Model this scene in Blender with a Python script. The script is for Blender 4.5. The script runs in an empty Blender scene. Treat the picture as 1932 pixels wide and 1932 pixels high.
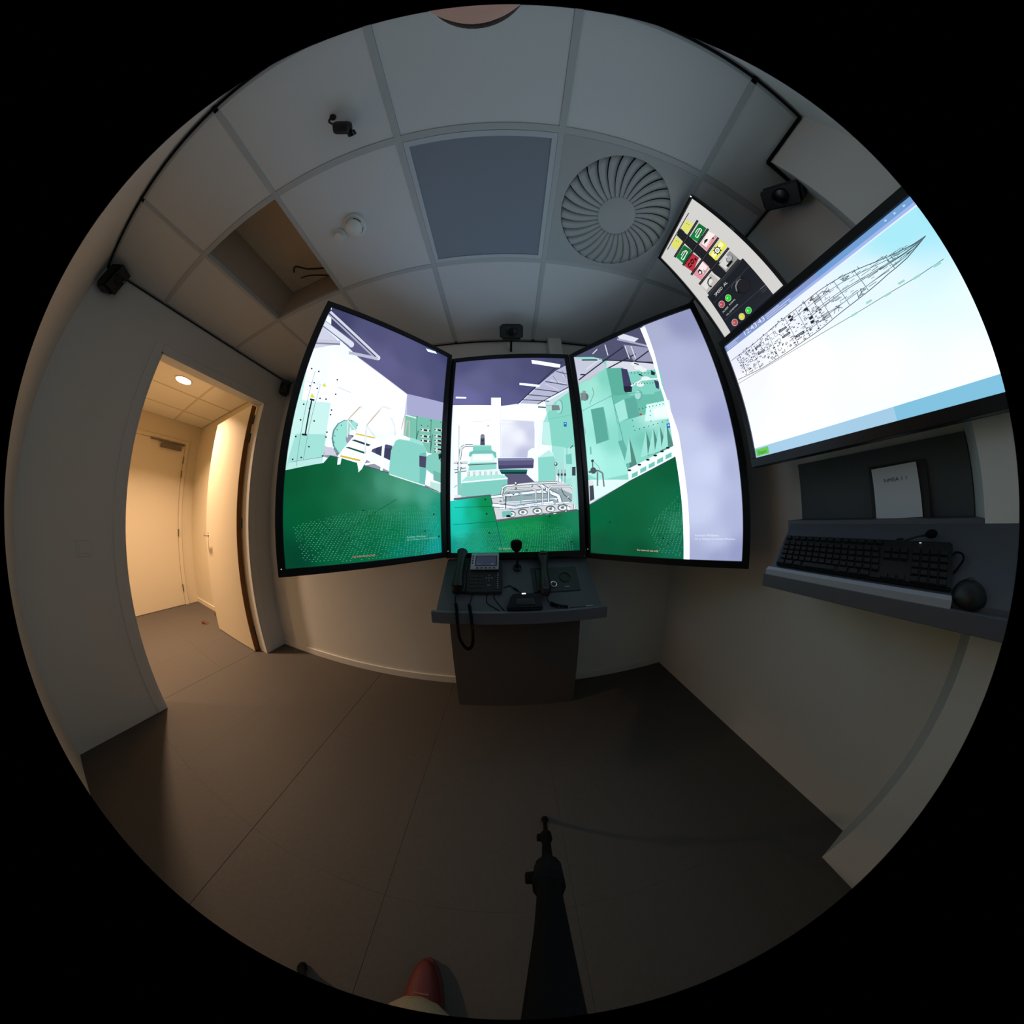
import bpy, bmesh, math, random
from mathutils import Vector, Matrix
R = math.radians
sc = bpy.context.scene
C = sc.collection

# ------------------------------------------------------------------ camera, world, exposure
HC = 1.208                                   # lens height above the floor
K1, K2, K3, K4 = 2.57614, -0.51486, -0.46442, 0.16208   # angle from the axis as a function of image radius (1 = half width)
RMAX = 958/966
cd = bpy.data.cameras.new('camera'); cam = bpy.data.objects.new('camera', cd); C.objects.link(cam)
cd.type = 'PANO'; cd.sensor_width = 36; cd.sensor_fit = 'HORIZONTAL'; cd.clip_start = .004; cd.clip_end = 60
theta = K1*RMAX+K2*RMAX**2+K3*RMAX**3+K4*RMAX**4
for tgt in (cd, getattr(cd, 'cycles', None)):
    if tgt is None: continue
    try:
        tgt.panorama_type = 'FISHEYE_LENS_POLYNOMIAL'
        tgt.fisheye_fov = 2*theta
        tgt.fisheye_polynomial_k0 = 0
        tgt.fisheye_polynomial_k1 = -K1/18
        tgt.fisheye_polynomial_k2 = -K2/18**2
        tgt.fisheye_polynomial_k3 = -K3/18**3
        tgt.fisheye_polynomial_k4 = -K4/18**4
    except Exception as e:
        print('cam', e)
r_ = (0.999737, -0.01622, -0.016182); f_ = (0.016753, 0.999303, 0.033362); u_ = (0.01563, -0.033624, 0.999312)
cam.matrix_world = Matrix(((r_[0], u_[0], -f_[0], 0), (r_[1], u_[1], -f_[1], 0), (r_[2], u_[2], -f_[2], HC), (0, 0, 0, 1)))
sc.camera = cam
w = bpy.data.worlds.new('world'); sc.world = w; w.use_nodes = True
w.node_tree.nodes['Background'].inputs[0].default_value = (0, 0, 0, 1)
w.node_tree.nodes['Background'].inputs[1].default_value = 0
sc.view_settings.view_transform = 'Standard'; sc.view_settings.look = 'None'
sc.view_settings.gamma = 1; sc.view_settings.use_curve_mapping = False
sc.view_settings.exposure = EXPOSURE = 0.0
SCREEN = 1.0                                  # luminance of the displays
HALL = 42.0                                   # watts of the downlight in the hall

# ------------------------------------------------------------------ helpers
def lin(c):
    return tuple(((v/255)/12.92 if v/255 <= .04045 else ((v/255+.055)/1.055)**2.4) for v in c)
def mat(name, col, rough=.6, metal=0, noise=0, scale=30, bump=0, spec=.5, emit=None, es=0, alpha=1, coat=0):
    m = bpy.data.materials.new(name); m.use_nodes = True
    nt = m.node_tree; b = nt.nodes['Principled BSDF']
    c = lin(col)+(1,)
    b.inputs['Base Color'].default_value = c; b.inputs['Roughness'].default_value = rough
    b.inputs['Metallic'].default_value = metal; b.inputs['Specular IOR Level'].default_value = spec
    b.inputs['Coat Weight'].default_value = coat
    if emit: b.inputs['Emission Color'].default_value = lin(emit)+(1,); b.inputs['Emission Strength'].default_value = es
    if noise or bump:
        tc = nt.nodes.new('ShaderNodeTexCoord'); n = nt.nodes.new('ShaderNodeTexNoise')
        n.inputs['Scale'].default_value = scale; n.inputs['Detail'].default_value = 4
        nt.links.new(tc.outputs['Object'], n.inputs['Vector'])
        if noise:
            mx = nt.nodes.new('ShaderNodeMix'); mx.data_type = 'RGBA'
            mx.inputs[6].default_value = tuple(v*(1-noise) for v in c[:3])+(1,)
            mx.inputs[7].default_value = tuple(min(1, v*(1+noise)) for v in c[:3])+(1,)
            nt.links.new(n.outputs['Fac'], mx.inputs[0]); nt.links.new(mx.outputs[2], b.inputs['Base Color'])
        if bump:
            bp = nt.nodes.new('ShaderNodeBump'); bp.inputs['Strength'].default_value = bump; bp.inputs['Distance'].default_value = .002
            nt.links.new(n.outputs['Fac'], bp.inputs['Height']); nt.links.new(bp.outputs[0], b.inputs['Normal'])
    return m
M = dict(
    wall=mat('painted_wall', (222, 220, 214), .75, noise=.03, scale=6, bump=.15),
    hallwall=mat('hall_wall', (216, 203, 174), .7, noise=.03, scale=6),
    tile=mat('ceiling_board', (216, 218, 218), .85, noise=.02, scale=220, bump=.3),
    grid=mat('ceiling_grid', (186, 190, 190), .6),
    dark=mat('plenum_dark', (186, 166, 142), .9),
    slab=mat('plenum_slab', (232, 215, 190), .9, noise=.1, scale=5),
    floor=mat('floor_vinyl', (83, 77, 71), .62, noise=.12, scale=60, bump=.25, spec=.35),
    floorlo=mat('floor_joint', (40, 36, 32), .8),
    door=mat('door_laminate', (218, 205, 178), .5), halltile=mat('hall_board', (236, 230, 212), .85),
    dooredge=mat('door_edge_wood', (150, 96, 45), .6, noise=.2, scale=20),
    frame=mat('door_frame_paint', (196, 186, 176), .45),
    base=mat('skirting_paint', (214, 200, 184), .5),
    bezel=mat('black_bezel', (16, 16, 18), .35, spec=.4),
    back=mat('monitor_back', (22, 22, 24), .6),
    black=mat('black_plastic', (14, 14, 15), .5, noise=.1, scale=90),
    blacks=mat('black_gloss', (12, 12, 14), .25),
    dk=mat('charcoal_plastic', (38, 39, 42), .5),
    key=mat('key_plastic', (15, 15, 16), .6),
    console=mat('console_laminate', (72, 75, 82), .5, noise=.05, scale=40),
    consolebody=mat('console_body', (88, 82, 78), .6, noise=.06, scale=40),
    consoler=mat('side_console_laminate', (84, 88, 96), .55, noise=.05, scale=40),
    lip=mat('console_lip', (98, 100, 108), .5),
    liplight=mat('side_console_lip', (165, 168, 176), .5),
    board=mat('grey_board', (78, 84, 88), .7, noise=.05, scale=30),
    cork=mat('clipboard', (36, 40, 42), .6),
    paper=mat('paper', (225, 228, 232), .8),
    ink=mat('ink', (50, 60, 70), .8),
    silver=mat('silver_plastic', (165, 168, 174), .35, metal=.3),
    chrome=mat('chrome', (200, 200, 200), .2, metal=1),
    steel=mat('hinge_steel', (120, 112, 100), .4, metal=.8),
    white=mat('white_plastic', (222, 220, 212), .45),
    ledframe=mat('light_frame', (196, 202, 208), .5),
    leddiff=mat('light_diffuser', (140, 148, 160), .5, spec=.3),
    vent=mat('diffuser_metal', (176, 180, 180), .5),
    void=mat('vent_void', (8, 8, 9), .9),
    skin=mat('skin', (206, 150, 132), .5, noise=.06, scale=30),
    hair=mat('hair', (62, 42, 30), .7, noise=.3, scale=200, bump=1),
    shoe=mat('red_shoe', (100, 30, 24), .6, noise=.1, scale=60),
    sole=mat('shoe_sole', (95, 40, 32), .7), lace=mat('shoe_lace', (150, 90, 70), .7),
    trousers=mat('beige_trousers', (178, 152, 118), .85, noise=.12, scale=150, bump=.5),
    jacket=mat('dark_blue_sweater', (34, 42, 60), .9, noise=.15, scale=120, bump=.6),
    eye=mat('eye_white', (235, 232, 228), .2), iris=mat('iris', (60, 45, 30), .2),
    rubber=mat('rubber', (8, 8, 8), .9, spec=.2), alu=mat('tripod_black', (5, 5, 6), .8, spec=.15),
    lamp=mat('downlight_lens', (255, 240, 215), .5, emit=(255, 214, 160), es=30),
    led=mat('indicator_light', (255, 255, 255), .5, emit=(255, 250, 245), es=1.6),
    ledsmall=mat('standby_light', (255, 255, 255), .5, emit=(235, 240, 245), es=.5),
    lcd=mat('phone_lcd', (30, 34, 46), .2, emit=(70, 76, 100), es=.35),
    lcdtext=mat('phone_lcd_text', (30, 34, 46), .4, emit=(120, 126, 150), es=.4),
    wedge=mat('door_wedge_brown', (90, 55, 35), .7),
)
def link(name, me, m, parent=None):
    if m is not None:
        for x in (m if isinstance(m, (list, tuple)) else [m]): me.materials.append(M[x] if isinstance(x, str) else x)
    o = bpy.data.objects.new(name, me); C.objects.link(o); o.parent = parent
    return o
def ob(name, bm, m, parent=None, smooth=False):
    me = bpy.data.meshes.new(name); bm.normal_update(); bm.to_mesh(me); bm.free()
    if smooth:
        for p in me.polygons: p.use_smooth = True
        try: me.set_sharp_from_angle(angle=R(40))
        except Exception: pass
    return link(name, me, m, parent)
def thing(name, label, cat, loc=(0, 0, 0), group=None, mw=None):
    o = bpy.data.objects.new(name, None); C.objects.link(o); o.empty_display_size = .1
    if mw is not None: o.matrix_world = mw
    else: o.location = loc
    o['label'] = label; o['category'] = cat
    if group: o['group'] = group
    return o
def tag(o, label, cat, group=None):
    o['label'] = label; o['category'] = cat
    if group: o['group'] = group
    return o
def struct(o): o['kind'] = 'structure'; return o
def B(): return bmesh.new()
def box(bm, x0, y0, z0, x1, y1, z1, bev=0, mx=None, mi=0):
    vs = [bm.verts.new((x, y, z)) for z in (z0, z1) for x, y in ((x0, y0), (x1, y0), (x1, y1), (x0, y1))]
    fs = [bm.faces.new([vs[i] for i in f]) for f in ((3, 2, 1, 0), (4, 5, 6, 7), (0, 1, 5, 4), (1, 2, 6, 5), (2, 3, 7, 6), (3, 0, 4, 7))]
    for f in fs: f.material_index = mi
    if bev:
        es = list({e for f in fs for e in f.edges})
        r = bmesh.ops.bevel(bm, geom=es, offset=bev, segments=3, affect='EDGES', profile=.5)
        vs = list({v for f in r['faces'] for v in f.verts} | {v for v in vs if v.is_valid})
    if mx is not None: bmesh.ops.transform(bm, matrix=mx, verts=vs)
    return bm
def prism(bm, pts, axis, a, b, bev=0):
    """extrude 2D pts along axis (0 x,1 y,2 z) from a to b"""
    def mk(p, t):
        q = list(p); q.insert(axis, t); return bm.verts.new(q)
    A = [mk(p, a) for p in pts]; D = [mk(p, b) for p in pts]
    n = len(pts); fs = [bm.faces.new(A[::-1]), bm.faces.new(D)]
    for i in range(n): fs.append(bm.faces.new((A[i], A[(i+1) % n], D[(i+1) % n], D[i])))
    bmesh.ops.recalc_face_normals(bm, faces=fs)
    if bev: bmesh.ops.bevel(bm, geom=list({e for f in fs for e in f.edges}), offset=bev, segments=2, affect='EDGES')
    return bm
def lathe(bm, prof, n=24, mx=None):
    """prof [(r,z)] spun about z"""
    rows = []
    allv = []
    for r, z in prof:
        if r < 1e-6: row = [bm.verts.new((0, 0, z))]
        else: row = [bm.verts.new((r*math.cos(2*math.pi*i/n), r*math.sin(2*math.pi*i/n), z)) for i in range(n)]
        rows.append(row); allv += row
    for a, b in zip(rows[:-1], rows[1:]):
        for i in range(n):
            j = (i+1) % n
            f = [a[i % len(a)], a[j % len(a)], b[j % len(b)], b[i % len(b)]]
            g = []
            for v in f:
                if v not in g: g.append(v)
            if len(g) > 2: bm.faces.new(g)
    if mx is not None: bmesh.ops.transform(bm, matrix=mx, verts=allv)
    return bm
def tube(bm, pts, r, n=8, caps=True):
    pts = [Vector(p) for p in pts]; rs = r if isinstance(r, (list, tuple)) else [r]*len(pts)
    rows = []; up = None
    for i, p in enumerate(pts):
        d = (pts[min(i+1, len(pts)-1)]-pts[max(i-1, 0)]).normalized()
        if up is None: up = d.orthogonal().normalized()
        up = (up-d*up.dot(d)).normalized(); s = d.cross(up)
        rows.append([bm.verts.new(p+(up*math.cos(2*math.pi*k/n)+s*math.sin(2*math.pi*k/n))*rs[i]) for k in range(n)])
    for a, b in zip(rows[:-1], rows[1:]):
        for k in range(n): bm.faces.new((a[k], a[(k+1) % n], b[(k+1) % n], b[k]))
    if caps: bm.faces.new(rows[0][::-1]); bm.faces.new(rows[-1])
    return bm
def smoothpath(pts, k=6):
    pts = [Vector(p) for p in pts]; out = []
    P = [pts[0]]+pts+[pts[-1]]
    for i in range(1, len(P)-2):
        for j in range(k):
            t = j/k; a, b, c, d = P[i-1], P[i], P[i+1], P[i+2]
            out.append(.5*((2*b)+(c-a)*t+(2*a-5*b+4*c-d)*t*t+(3*b-a-3*c+d)*t**3))
    out.append(pts[-1]); return out
def coil(path, rc, turns, n=10):
    p = smoothpath(path, 12); L = len(p); out = []
    up = Vector((0, 0, 1)); N = turns*n
    for k in range(N+1):
        t = k/N*(L-1); i = min(int(t), L-2); f = t-i; q = p[i].lerp(p[i+1], f); d = (p[i+1]-p[i]).normalized()
        a = d.orthogonal().normalized() if k == 0 else a
        a = (a-d*a.dot(d)).normalized(); s = d.cross(a); an = 2*math.pi*k/n
        out.append(q+(a*math.cos(an)+s*math.sin(an))*rc)
    return out
def frame_mx(o, x, y):
    x = Vector(x).normalized(); y = Vector(y); y = (y-x*y.dot(x)).normalized(); z = x.cross(y); o = Vector(o)
    return Matrix(((x[0], y[0], z[0], o[0]), (x[1], y[1], z[1], o[1]), (x[2], y[2], z[2], o[2]), (0, 0, 0, 1)))
def Z(p): return (p[0], p[1], p[2]+HC)        # measured about the lens -> floor level coordinates
_t = {}
def text_polys(s):
    if s not in _t:
        cu = bpy.data.curves.new('t', 'FONT'); cu.body = s; cu.resolution_u = 2
        o = bpy.data.objects.new('t', cu); C.objects.link(o)
        me = bpy.data.meshes.new_from_object(o.evaluated_get(bpy.context.evaluated_depsgraph_get()))
        vs = [v.co.copy() for v in me.vertices]; fs = [tuple(p.vertices) for p in me.polygons]
        bpy.data.objects.remove(o); bpy.data.curves.remove(cu); bpy.data.meshes.remove(me)
        x0 = min(v.x for v in vs); x1 = max(v.x for v in vs)
        _t[s] = ([(v.x-x0, v.y) for v in vs], fs, x1-x0)
    return _t[s]
def text_ob(name, s, width, m, parent, mx, hscale=1):
    vs, fs, w_ = text_polys(s); k = width/w_
    me = bpy.data.meshes.new(name); me.from_pydata([mx @ Vector((x*k, y*k*hscale, 0)) for x, y in vs], [], fs)
    return link(name, me, m, parent)

# ------------------------------------------------------------------ room shell
XL, XR, YF, YB = -2.2145, 1.2072, 1.2823, -.3317
XP, YP = 1.0436, -.144
CZ = HC+1.378                                  # ceiling height
DY0, DY1, DZ = .174, 1.078, HC+1.0645          # doorway in the left wall
WT = .11
struct(ob('wall_front', box(B(), -4.9, YF, -.05, XR+.15, YF+.12, CZ+.5), 'wall'))
bm = B(); box(bm, XR, YB-.1, -.05, XR+.12, YF, CZ+.5)
struct(ob('wall_right', bm, 'wall'))
struct(ob('wall_pillar', box(B(), XP, YB, -.05, XR, YP, CZ+.02), 'wall'))
bm = B(); box(bm, XL-WT, YB-.1, -.05, XL, DY0, CZ+.5); box(bm, XL-WT, DY1, -.05, XL, YF, CZ+.5); box(bm, XL-WT, DY0, DZ, XL, DY1, CZ+.5)
struct(ob('wall_left', bm, 'wall'))
bm = B(); OX0, OX1, OZ = -.62, .5, 2.12       # opening behind the photographer
box(bm, XL, YB-.1, -.05, OX0, YB, CZ+.5); box(bm, OX1, YB-.1, -.05, XR, YB, CZ+.5); box(bm, OX0, YB-.1, OZ, OX1, YB, CZ+.5)
struct(ob('wall_back', bm, 'wall'))
bm = B(); box(bm, OX0-.12, -1.5, -.05, OX0, YB-.1, OZ+.1); box(bm, OX1, -1.5, -.05, OX1+.12, YB-.1, OZ+.1)
box(bm, OX0-.12, -1.6, -.05, OX1+.12, -1.5, OZ+.1); box(bm, OX0, -1.5, OZ, OX1, YB-.1, OZ+.1)
struct(ob('wall_alcove', bm, 'wall'))
# baseboard along the front wall, both sides of the console
bm = B(); box(bm, XL, YF-.012, 0, -.36, YF, .06, .002); box(bm, .41, YF-.012, 0, XR, YF, .06, .002)
struct(ob('baseboard_front', bm, 'wall'))
# floor tiles 600 mm
fl = struct(ob('floor', box(B(), -4.9, -1.6, -.06, XR+.1, YF+.05, -.009), 'floorlo'))
xs = [XL+.0]+[-1.6225+.6*i for i in range(5)]+[XR]
xs = [XL-.13, -1.6225, -1.0225, -.4225, .1775, .7775, XR]
ys = [YB-.1, .08, .68, YF]
for i in range(len(xs)-1):
    for j in range(len(ys)-1):
        bm = B(); g = .0014 if xs[i+1] == -1.0225 else (.0007 if xs[i+1] == -.4225 else .0003); g0 = .0014 if xs[i] == -1.0225 else (.0007 if xs[i] == -.4225 else .0003)
        box(bm, xs[i]+g0, ys[j]+.0002, -.012, xs[i+1]-g, ys[j+1]-.0002, 0)
        ob('floor_tile', bm, 'floor', fl)
bm = B(); box(bm, OX0, -1.5, -.012, OX1, YB-.1005, 0); ob('floor_tile', bm, 'floor', fl)
xs = [-4.9+.02, -4.165, -3.565, -2.965, XL-.1325]
for i in range(4):
    for j, (a, b) in enumerate(((-1.5, -.52), (-.52, .08), (.08, .68), (.68, YF))):
        bm = B(); box(bm, xs[i]+.0004, a+.0004, -.012, xs[i+1]-.0004, b-.0004, 0); ob('floor_tile', bm, 'floor', fl)
# ceiling: grid of T-bars with loose boards
GX, GY = -.3955, .0475
cl = struct(ob('ceiling', box(B(), -4.9, -1.6, CZ+.34, XR+.1, YF+.05, CZ+.4), 'slab'))
tx = [XL, GX-1.2, GX-.6, GX, GX+.6, GX+1.2, XR]; ty = [YB, GY, GY+.6, YF]
bm = B(); hb = .012
for x in tx[1:-1]: box(bm, x-hb, YB, CZ, x+hb, YF, CZ+.028)
for y in ty[1:-1]: box(bm, XL, y-hb, CZ+.0005, XR, y+hb, CZ+.0275)
for y in (YB, YF): s = 1 if y == YB else -1; box(bm, XL, min(y, y+s*.02), CZ, XR, max(y, y+s*.02), CZ+.004)
for x in (XL, XR): s = 1 if x == XL else -1; box(bm, min(x, x+s*.02), YB, CZ, max(x, x+s*.02), YF, CZ+.004)
ob('grid_bar', bm, 'grid', cl)
for i in range(6):
    for j in range(3):
        if (i, j) in ((1, 1), (3, 1), (4, 1)): continue
        bm = B(); e = .0125
        x0 = tx[i]+(e if i else .001); x1 = tx[i+1]-(e if i < 5 else .001); y0 = ty[j]+(e if j else .001); y1 = ty[j+1]-(e if j < 2 else .001)
        box(bm, x0, y0, CZ+.004, x1, y1, CZ+.02); ob('ceiling_tile', bm, 'tile', cl)
# uncovered ceiling cell with the void above it
x0, x1, y0, y1 = GX-1.2+hb, GX-.6-hb, GY+hb, GY+.6-hb; dz = .30
bm = B(); t = .006
c2 = .003
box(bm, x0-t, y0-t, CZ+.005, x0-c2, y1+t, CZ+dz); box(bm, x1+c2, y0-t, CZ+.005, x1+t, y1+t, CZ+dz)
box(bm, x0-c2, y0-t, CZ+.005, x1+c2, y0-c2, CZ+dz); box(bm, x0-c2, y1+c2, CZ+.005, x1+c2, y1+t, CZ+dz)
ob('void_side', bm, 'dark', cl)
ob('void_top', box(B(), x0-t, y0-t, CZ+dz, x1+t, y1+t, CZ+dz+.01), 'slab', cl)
bm = B(); tube(bm, smoothpath([(-1.44, .50, CZ+.285), (-1.36, .46, CZ+.24), (-1.26, .50, CZ+.20), (-1.17, .56, CZ+.24), (-1.12, .6, CZ+.28)]), .006)
tube(bm, smoothpath([(-1.42, .56, CZ+.28), (-1.33, .56, CZ+.25), (-1.24, .59, CZ+.24), (-1.2, .625, CZ+.26)]), .005)
tag(ob('void_cable', bm, 'dk', None, True), 'loose loop of cable in the dark uncovered ceiling opening', 'cable')

# hall beyond the doorway
HX0, HX1 = -4.655, XL-WT
struct(ob('wall_hall_far', box(B(), HX0-.1, -1.5, -.05, HX0, YF, CZ+.3), 'hallwall'))
struct(ob('wall_hall_back', box(B(), HX0, -1.6, -.05, HX1, -1.5, CZ+.3), 'hallwall'))
struct(ob('wall_hall_side', box(B(), HX1-.01, -1.5, -.05, HX1, YB-.1, CZ+.3), 'hallwall'))
struct(ob('wall_hall_front', box(B(), HX0, YF-.015, -.05, HX1, YF, CZ+.3), 'hallwall'))
hc = struct(ob('ceiling_hall', box(B(), HX0, -1.5, CZ+.02, HX1, YF, CZ+.05), 'slab'))
hx = [HX0, -4.15, -3.55, -2.95, HX1]; hy = [-1.5, -.97, -.37, .23, .83, YF-.015]
bm = B()
for x in hx[1:-1]: box(bm, x-.011, -1.5, CZ-.001, x+.011, YF-.015, CZ+.0195)
for y in hy[1:-1]: box(bm, HX0, y-.011, CZ-.0005, HX1, y+.011, CZ+.019)
ob('grid_bar', bm, 'hallwall', hc)
for i in range(4):
    for j in range(5):
        bm = B(); box(bm, hx[i]+.012, hy[j]+.012, CZ+.003, hx[i+1]-.012, hy[j+1]-.012, CZ+.017); ob('ceiling_tile', bm, 'halltile', hc)
# hall baseboards
struct(ob('baseboard_hall', box(B(), HX0, YF-.027, 0, HX1, YF-.015, .06), 'hallwall'))
# closed door in the far hall wall
d = struct(ob('door_1', box(B(), HX0, .1, .008, HX0+.012, 1.065, DZ-.002, .001), 'door'))
bm = B(); box(bm, HX0, .04, 0, HX0+.02, .095, DZ+.055, .002); box(bm, HX0, 1.07, 0, HX0+.02, 1.12, DZ+.055, .002); box(bm, HX0, .095, DZ+.003, HX0+.02, 1.07, DZ+.055, .002)
ob('door_frame', bm, 'hallwall', d)
for z in (.25, 1.03, 1.85, 2.05):
    bm = B(); tube(bm, [(HX0+.026, 1.068, z-.05), (HX0+.026, 1.068, z+.05)], .008, 10); ob('hinge', bm, 'steel', d, True)
clo = thing('door_closer', 'metal door closer on top of the closed hall door', 'door closer', (HX0+.02, .85, DZ-.06))
bm = B(); box(bm, 0, -.13, -.045, .045, .16, .01, .004); ob('body', bm, 'steel', clo)
bm = B(); box(bm, 0, -.27, .035, .03, .2, .06, .003); ob('slide_rail', bm, 'steel', clo)
bm = B(); box(bm, .012, -.1, .01, .03, .02, .036, .003); ob('arm', bm, 'steel', clo)
# doorway trim and open leaf
bm = B(); e = .006
box(bm, XL, DY0-.055, 0, XL+e, DY0, DZ+.055, .003); box(bm, XL, DY1, 0, XL+e, DY1+.06, DZ+.055, .003); box(bm, XL, DY0, DZ, XL+e, DY1, DZ+.055, .003)
box(bm, XL-WT-.005, DY0-.002, 0, XL+.002, DY0+.012, DZ); box(bm, XL-WT-.005, DY1-.012, 0, XL+.002, DY1+.002, DZ); box(bm, XL-WT-.005, DY0, DZ-.012, XL+.002, DY1, DZ+.002)
struct(ob('trim_1', bm, 'wall'))
ld = thing('door', 'cream door leaf standing wide open into the hall', 'door', (XL-WT-.02, 1.062, 0))
LW = .89
mx = Matrix.Rotation(R(180-1.5), 4, 'Z')
bm = B(); box(bm, 0.004, -.001, .008, LW, .044, DZ-.012, .001); bmesh.ops.transform(bm, matrix=mx, verts=bm.verts); ob('leaf', bm, 'door', ld)
bm = B(); box(bm, 0, 0, .01, .0038, .043, DZ-.013); bmesh.ops.transform(bm, matrix=mx, verts=bm.verts); e_ = ob('hinge_edge', bm, 'dooredge', ld); e_['label'] = 'brown wooden hinge edge of the door'
for z in (.2, 1.18, 1.95, 2.13):
    bm = B(); tube(bm, [(.005, -.006, z-.045), (.005, -.006, z+.045)], .007, 10); box(bm, -.001, .002, z-.045, .0, .03, z+.045)
    ob('hinge', bm, 'steel', ld, True)
for s, yy in ((1, .038), (-1, -.001)):
    bm = B(); tube(bm, [(LW-.06, yy, 1.05), (LW-.06, yy+s*.05, 1.05)], .009, 12); tube(bm, smoothpath([(LW-.06, yy+s*.05, 1.05), (LW-.10, yy+s*.055, 1.05), (LW-.18, yy+s*.05, 1.05)]), .009, 12)
    lathe(bm, [(0, 0), (.026, 0), (.026, .006), (0, .006)], 20, Matrix.Translation((LW-.06, yy, 1.05)) @ Matrix.Rotation(R(-90*s), 4, 'X'))
    bmesh.ops.transform(bm, matrix=mx, verts=bm.verts); h_ = ob('handle', bm, 'chrome', ld, True)
bm = B(); box(bm, LW-.0005, .008, .9, LW+.001, .03, 1.13); bmesh.ops.transform(bm, matrix=mx, verts=bm.verts); ob('lock_plate', bm, 'steel', ld)
# things on the hall floor
bm = B(); prism(bm, [(-.05, 0), (.05, 0), (-.05, .035)], 1, -.02, .02, .002)
bmesh.ops.transform(bm, matrix=Matrix.Translation((-3.56, 1.0, 0)) @ Matrix.Rotation(R(20), 4, 'Z'), verts=bm.verts)
tag(ob('door_wedge', bm, 'wedge'), 'small brown door wedge lying on the hall floor', 'door wedge')
ds = thing('door_stop', 'dark floor-mounted door stop beside the hall wall', 'door stop', (-3.76, 1.205, 0))
bm = B(); lathe(bm, [(0, 0), (.022, 0), (.022, .006), (.012, .01), (.012, .03), (0, .03)], 16); ob('base', bm, 'steel', ds, True)
bm = B(); tube(bm, [(0, 0, .022), (.09, 0, .022)], .006); ob('arm', bm, 'steel', ds, True)
# downlight
dl = thing('downlight', 'round lit downlight in the hall ceiling', 'ceiling light', (-3.235, .55, CZ+.003))
bm = B(); lathe(bm, [(.078, 0), (.098, 0), (.098, -.006), (.08, -.006), (.078, 0)], 32); ob('ring', bm, 'white', dl, True)
bm = B(); lathe(bm, [(0, -.001), (.0785, -.001)], 32); ob('lens', bm, 'lamp', dl)
def area(name, loc, size, power, col, spread=180):
    l = bpy.data.lights.new(name, 'AREA'); l.shape = 'DISK'; l.size = size; l.energy = power; l.color = col; l.spread = R(spread)
    o = bpy.data.objects.new(name, l); C.objects.link(o); o.location = loc; return o
area('downlight_beam', (-3.235, .55, CZ-.012), .14, HALL, (1, .68, .46), 125)
area('downlight_beam', (-4.0, -.9, CZ-.012), .14, HALL*.45, (1, .70, .46), 125)
bm = B(); lathe(bm, [(.078, 0), (.098, 0), (.098, -.006), (.08, -.006), (.078, 0)], 32); lathe(bm, [(0, -.001), (.0785, -.001)], 32)
bmesh.ops.transform(bm, matrix=Matrix.Translation((-4.0, -.9, CZ+.003)), verts=bm.verts)
tag(ob('downlight', bm, 'lamp'), 'second round downlight further along the hall ceiling', 'ceiling light')

# ------------------------------------------------------------------ ceiling fittings
lp = thing('ceiling_light_panel', 'switched-off square grey light panel set in the ceiling grid', 'ceiling light', (GX+.3, GY+.3, CZ))
bm = B(); a_, b_ = .287, .266
for q in ((-a_, -a_, a_, -b_), (-a_, b_, a_, a_), (-a_, -b_, -b_, b_), (b_, -b_, a_, b_)): box(bm, q[0], q[1], -.001, q[2], q[3], .012, .0006)
ob('frame', bm, 'ledframe', lp)
ob('diffuser', box(B(), -b_, -b_, .004, b_, b_, .010), 'leddiff', lp)
ad = thing('air_diffuser', 'square ceiling air diffuser with a round swirl of curved vanes', 'air vent', (GX+.91, GY+.3, CZ))
bm = B(); n = 96; ri = .262; ho = .2875
inner = []; outer = []; 
for i in range(n):
    t_ = 2*math.pi*i/n; c, s = math.cos(t_), math.sin(t_); k = ho/max(abs(c), abs(s))
    inner.append(bm.verts.new((ri*c-.002, ri*s, 0))); outer.append(bm.verts.new((k*c-.01, k*s, 0)))
up_ = [bm.verts.new((v.co.x, v.co.y, .03)) for v in inner]
for i in range(n):
    j = (i+1) % n; bm.faces.new((outer[i], outer[j], inner[j], inner[i])); bm.faces.new((inner[i], inner[j], up_[j], up_[i]))
ob('face_plate', bm, 'vent', ad)
ob('plenum', box(B(), -.28, -.28, .045, .27, .28, .05), 'void', ad)
bm = B(); lathe(bm, [(0, -.003), (.083, -.003), (.09, 0), (.09, .03)], 40); ob('hub', bm, 'vent', ad, True)
NV = 32
for v in range(NV):
    bm = B(); K = 8; A_ = []; D_ = []
    for k in range(K+1):
        f = k/K; r0 = .088+(.2625-.088)*f; a0 = 2*math.pi*v/NV+.18*f*f; wd = 2*math.pi/NV*(.97-.05*f)
        A_.append(bm.verts.new((r0*math.cos(a0), r0*math.sin(a0), .0005))); D_.append(bm.verts.new((r0*math.cos(a0+wd), r0*math.sin(a0+wd), .003+.0055*f)))
    for k in range(K): bm.faces.new((A_[k], A_[k+1], D_[k+1], D_[k]))
    o = ob('vane', bm, 'vent', ad, True)
    sm = o.modifiers.new('thick', 'SOLIDIFY'); sm.thickness = .001
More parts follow.
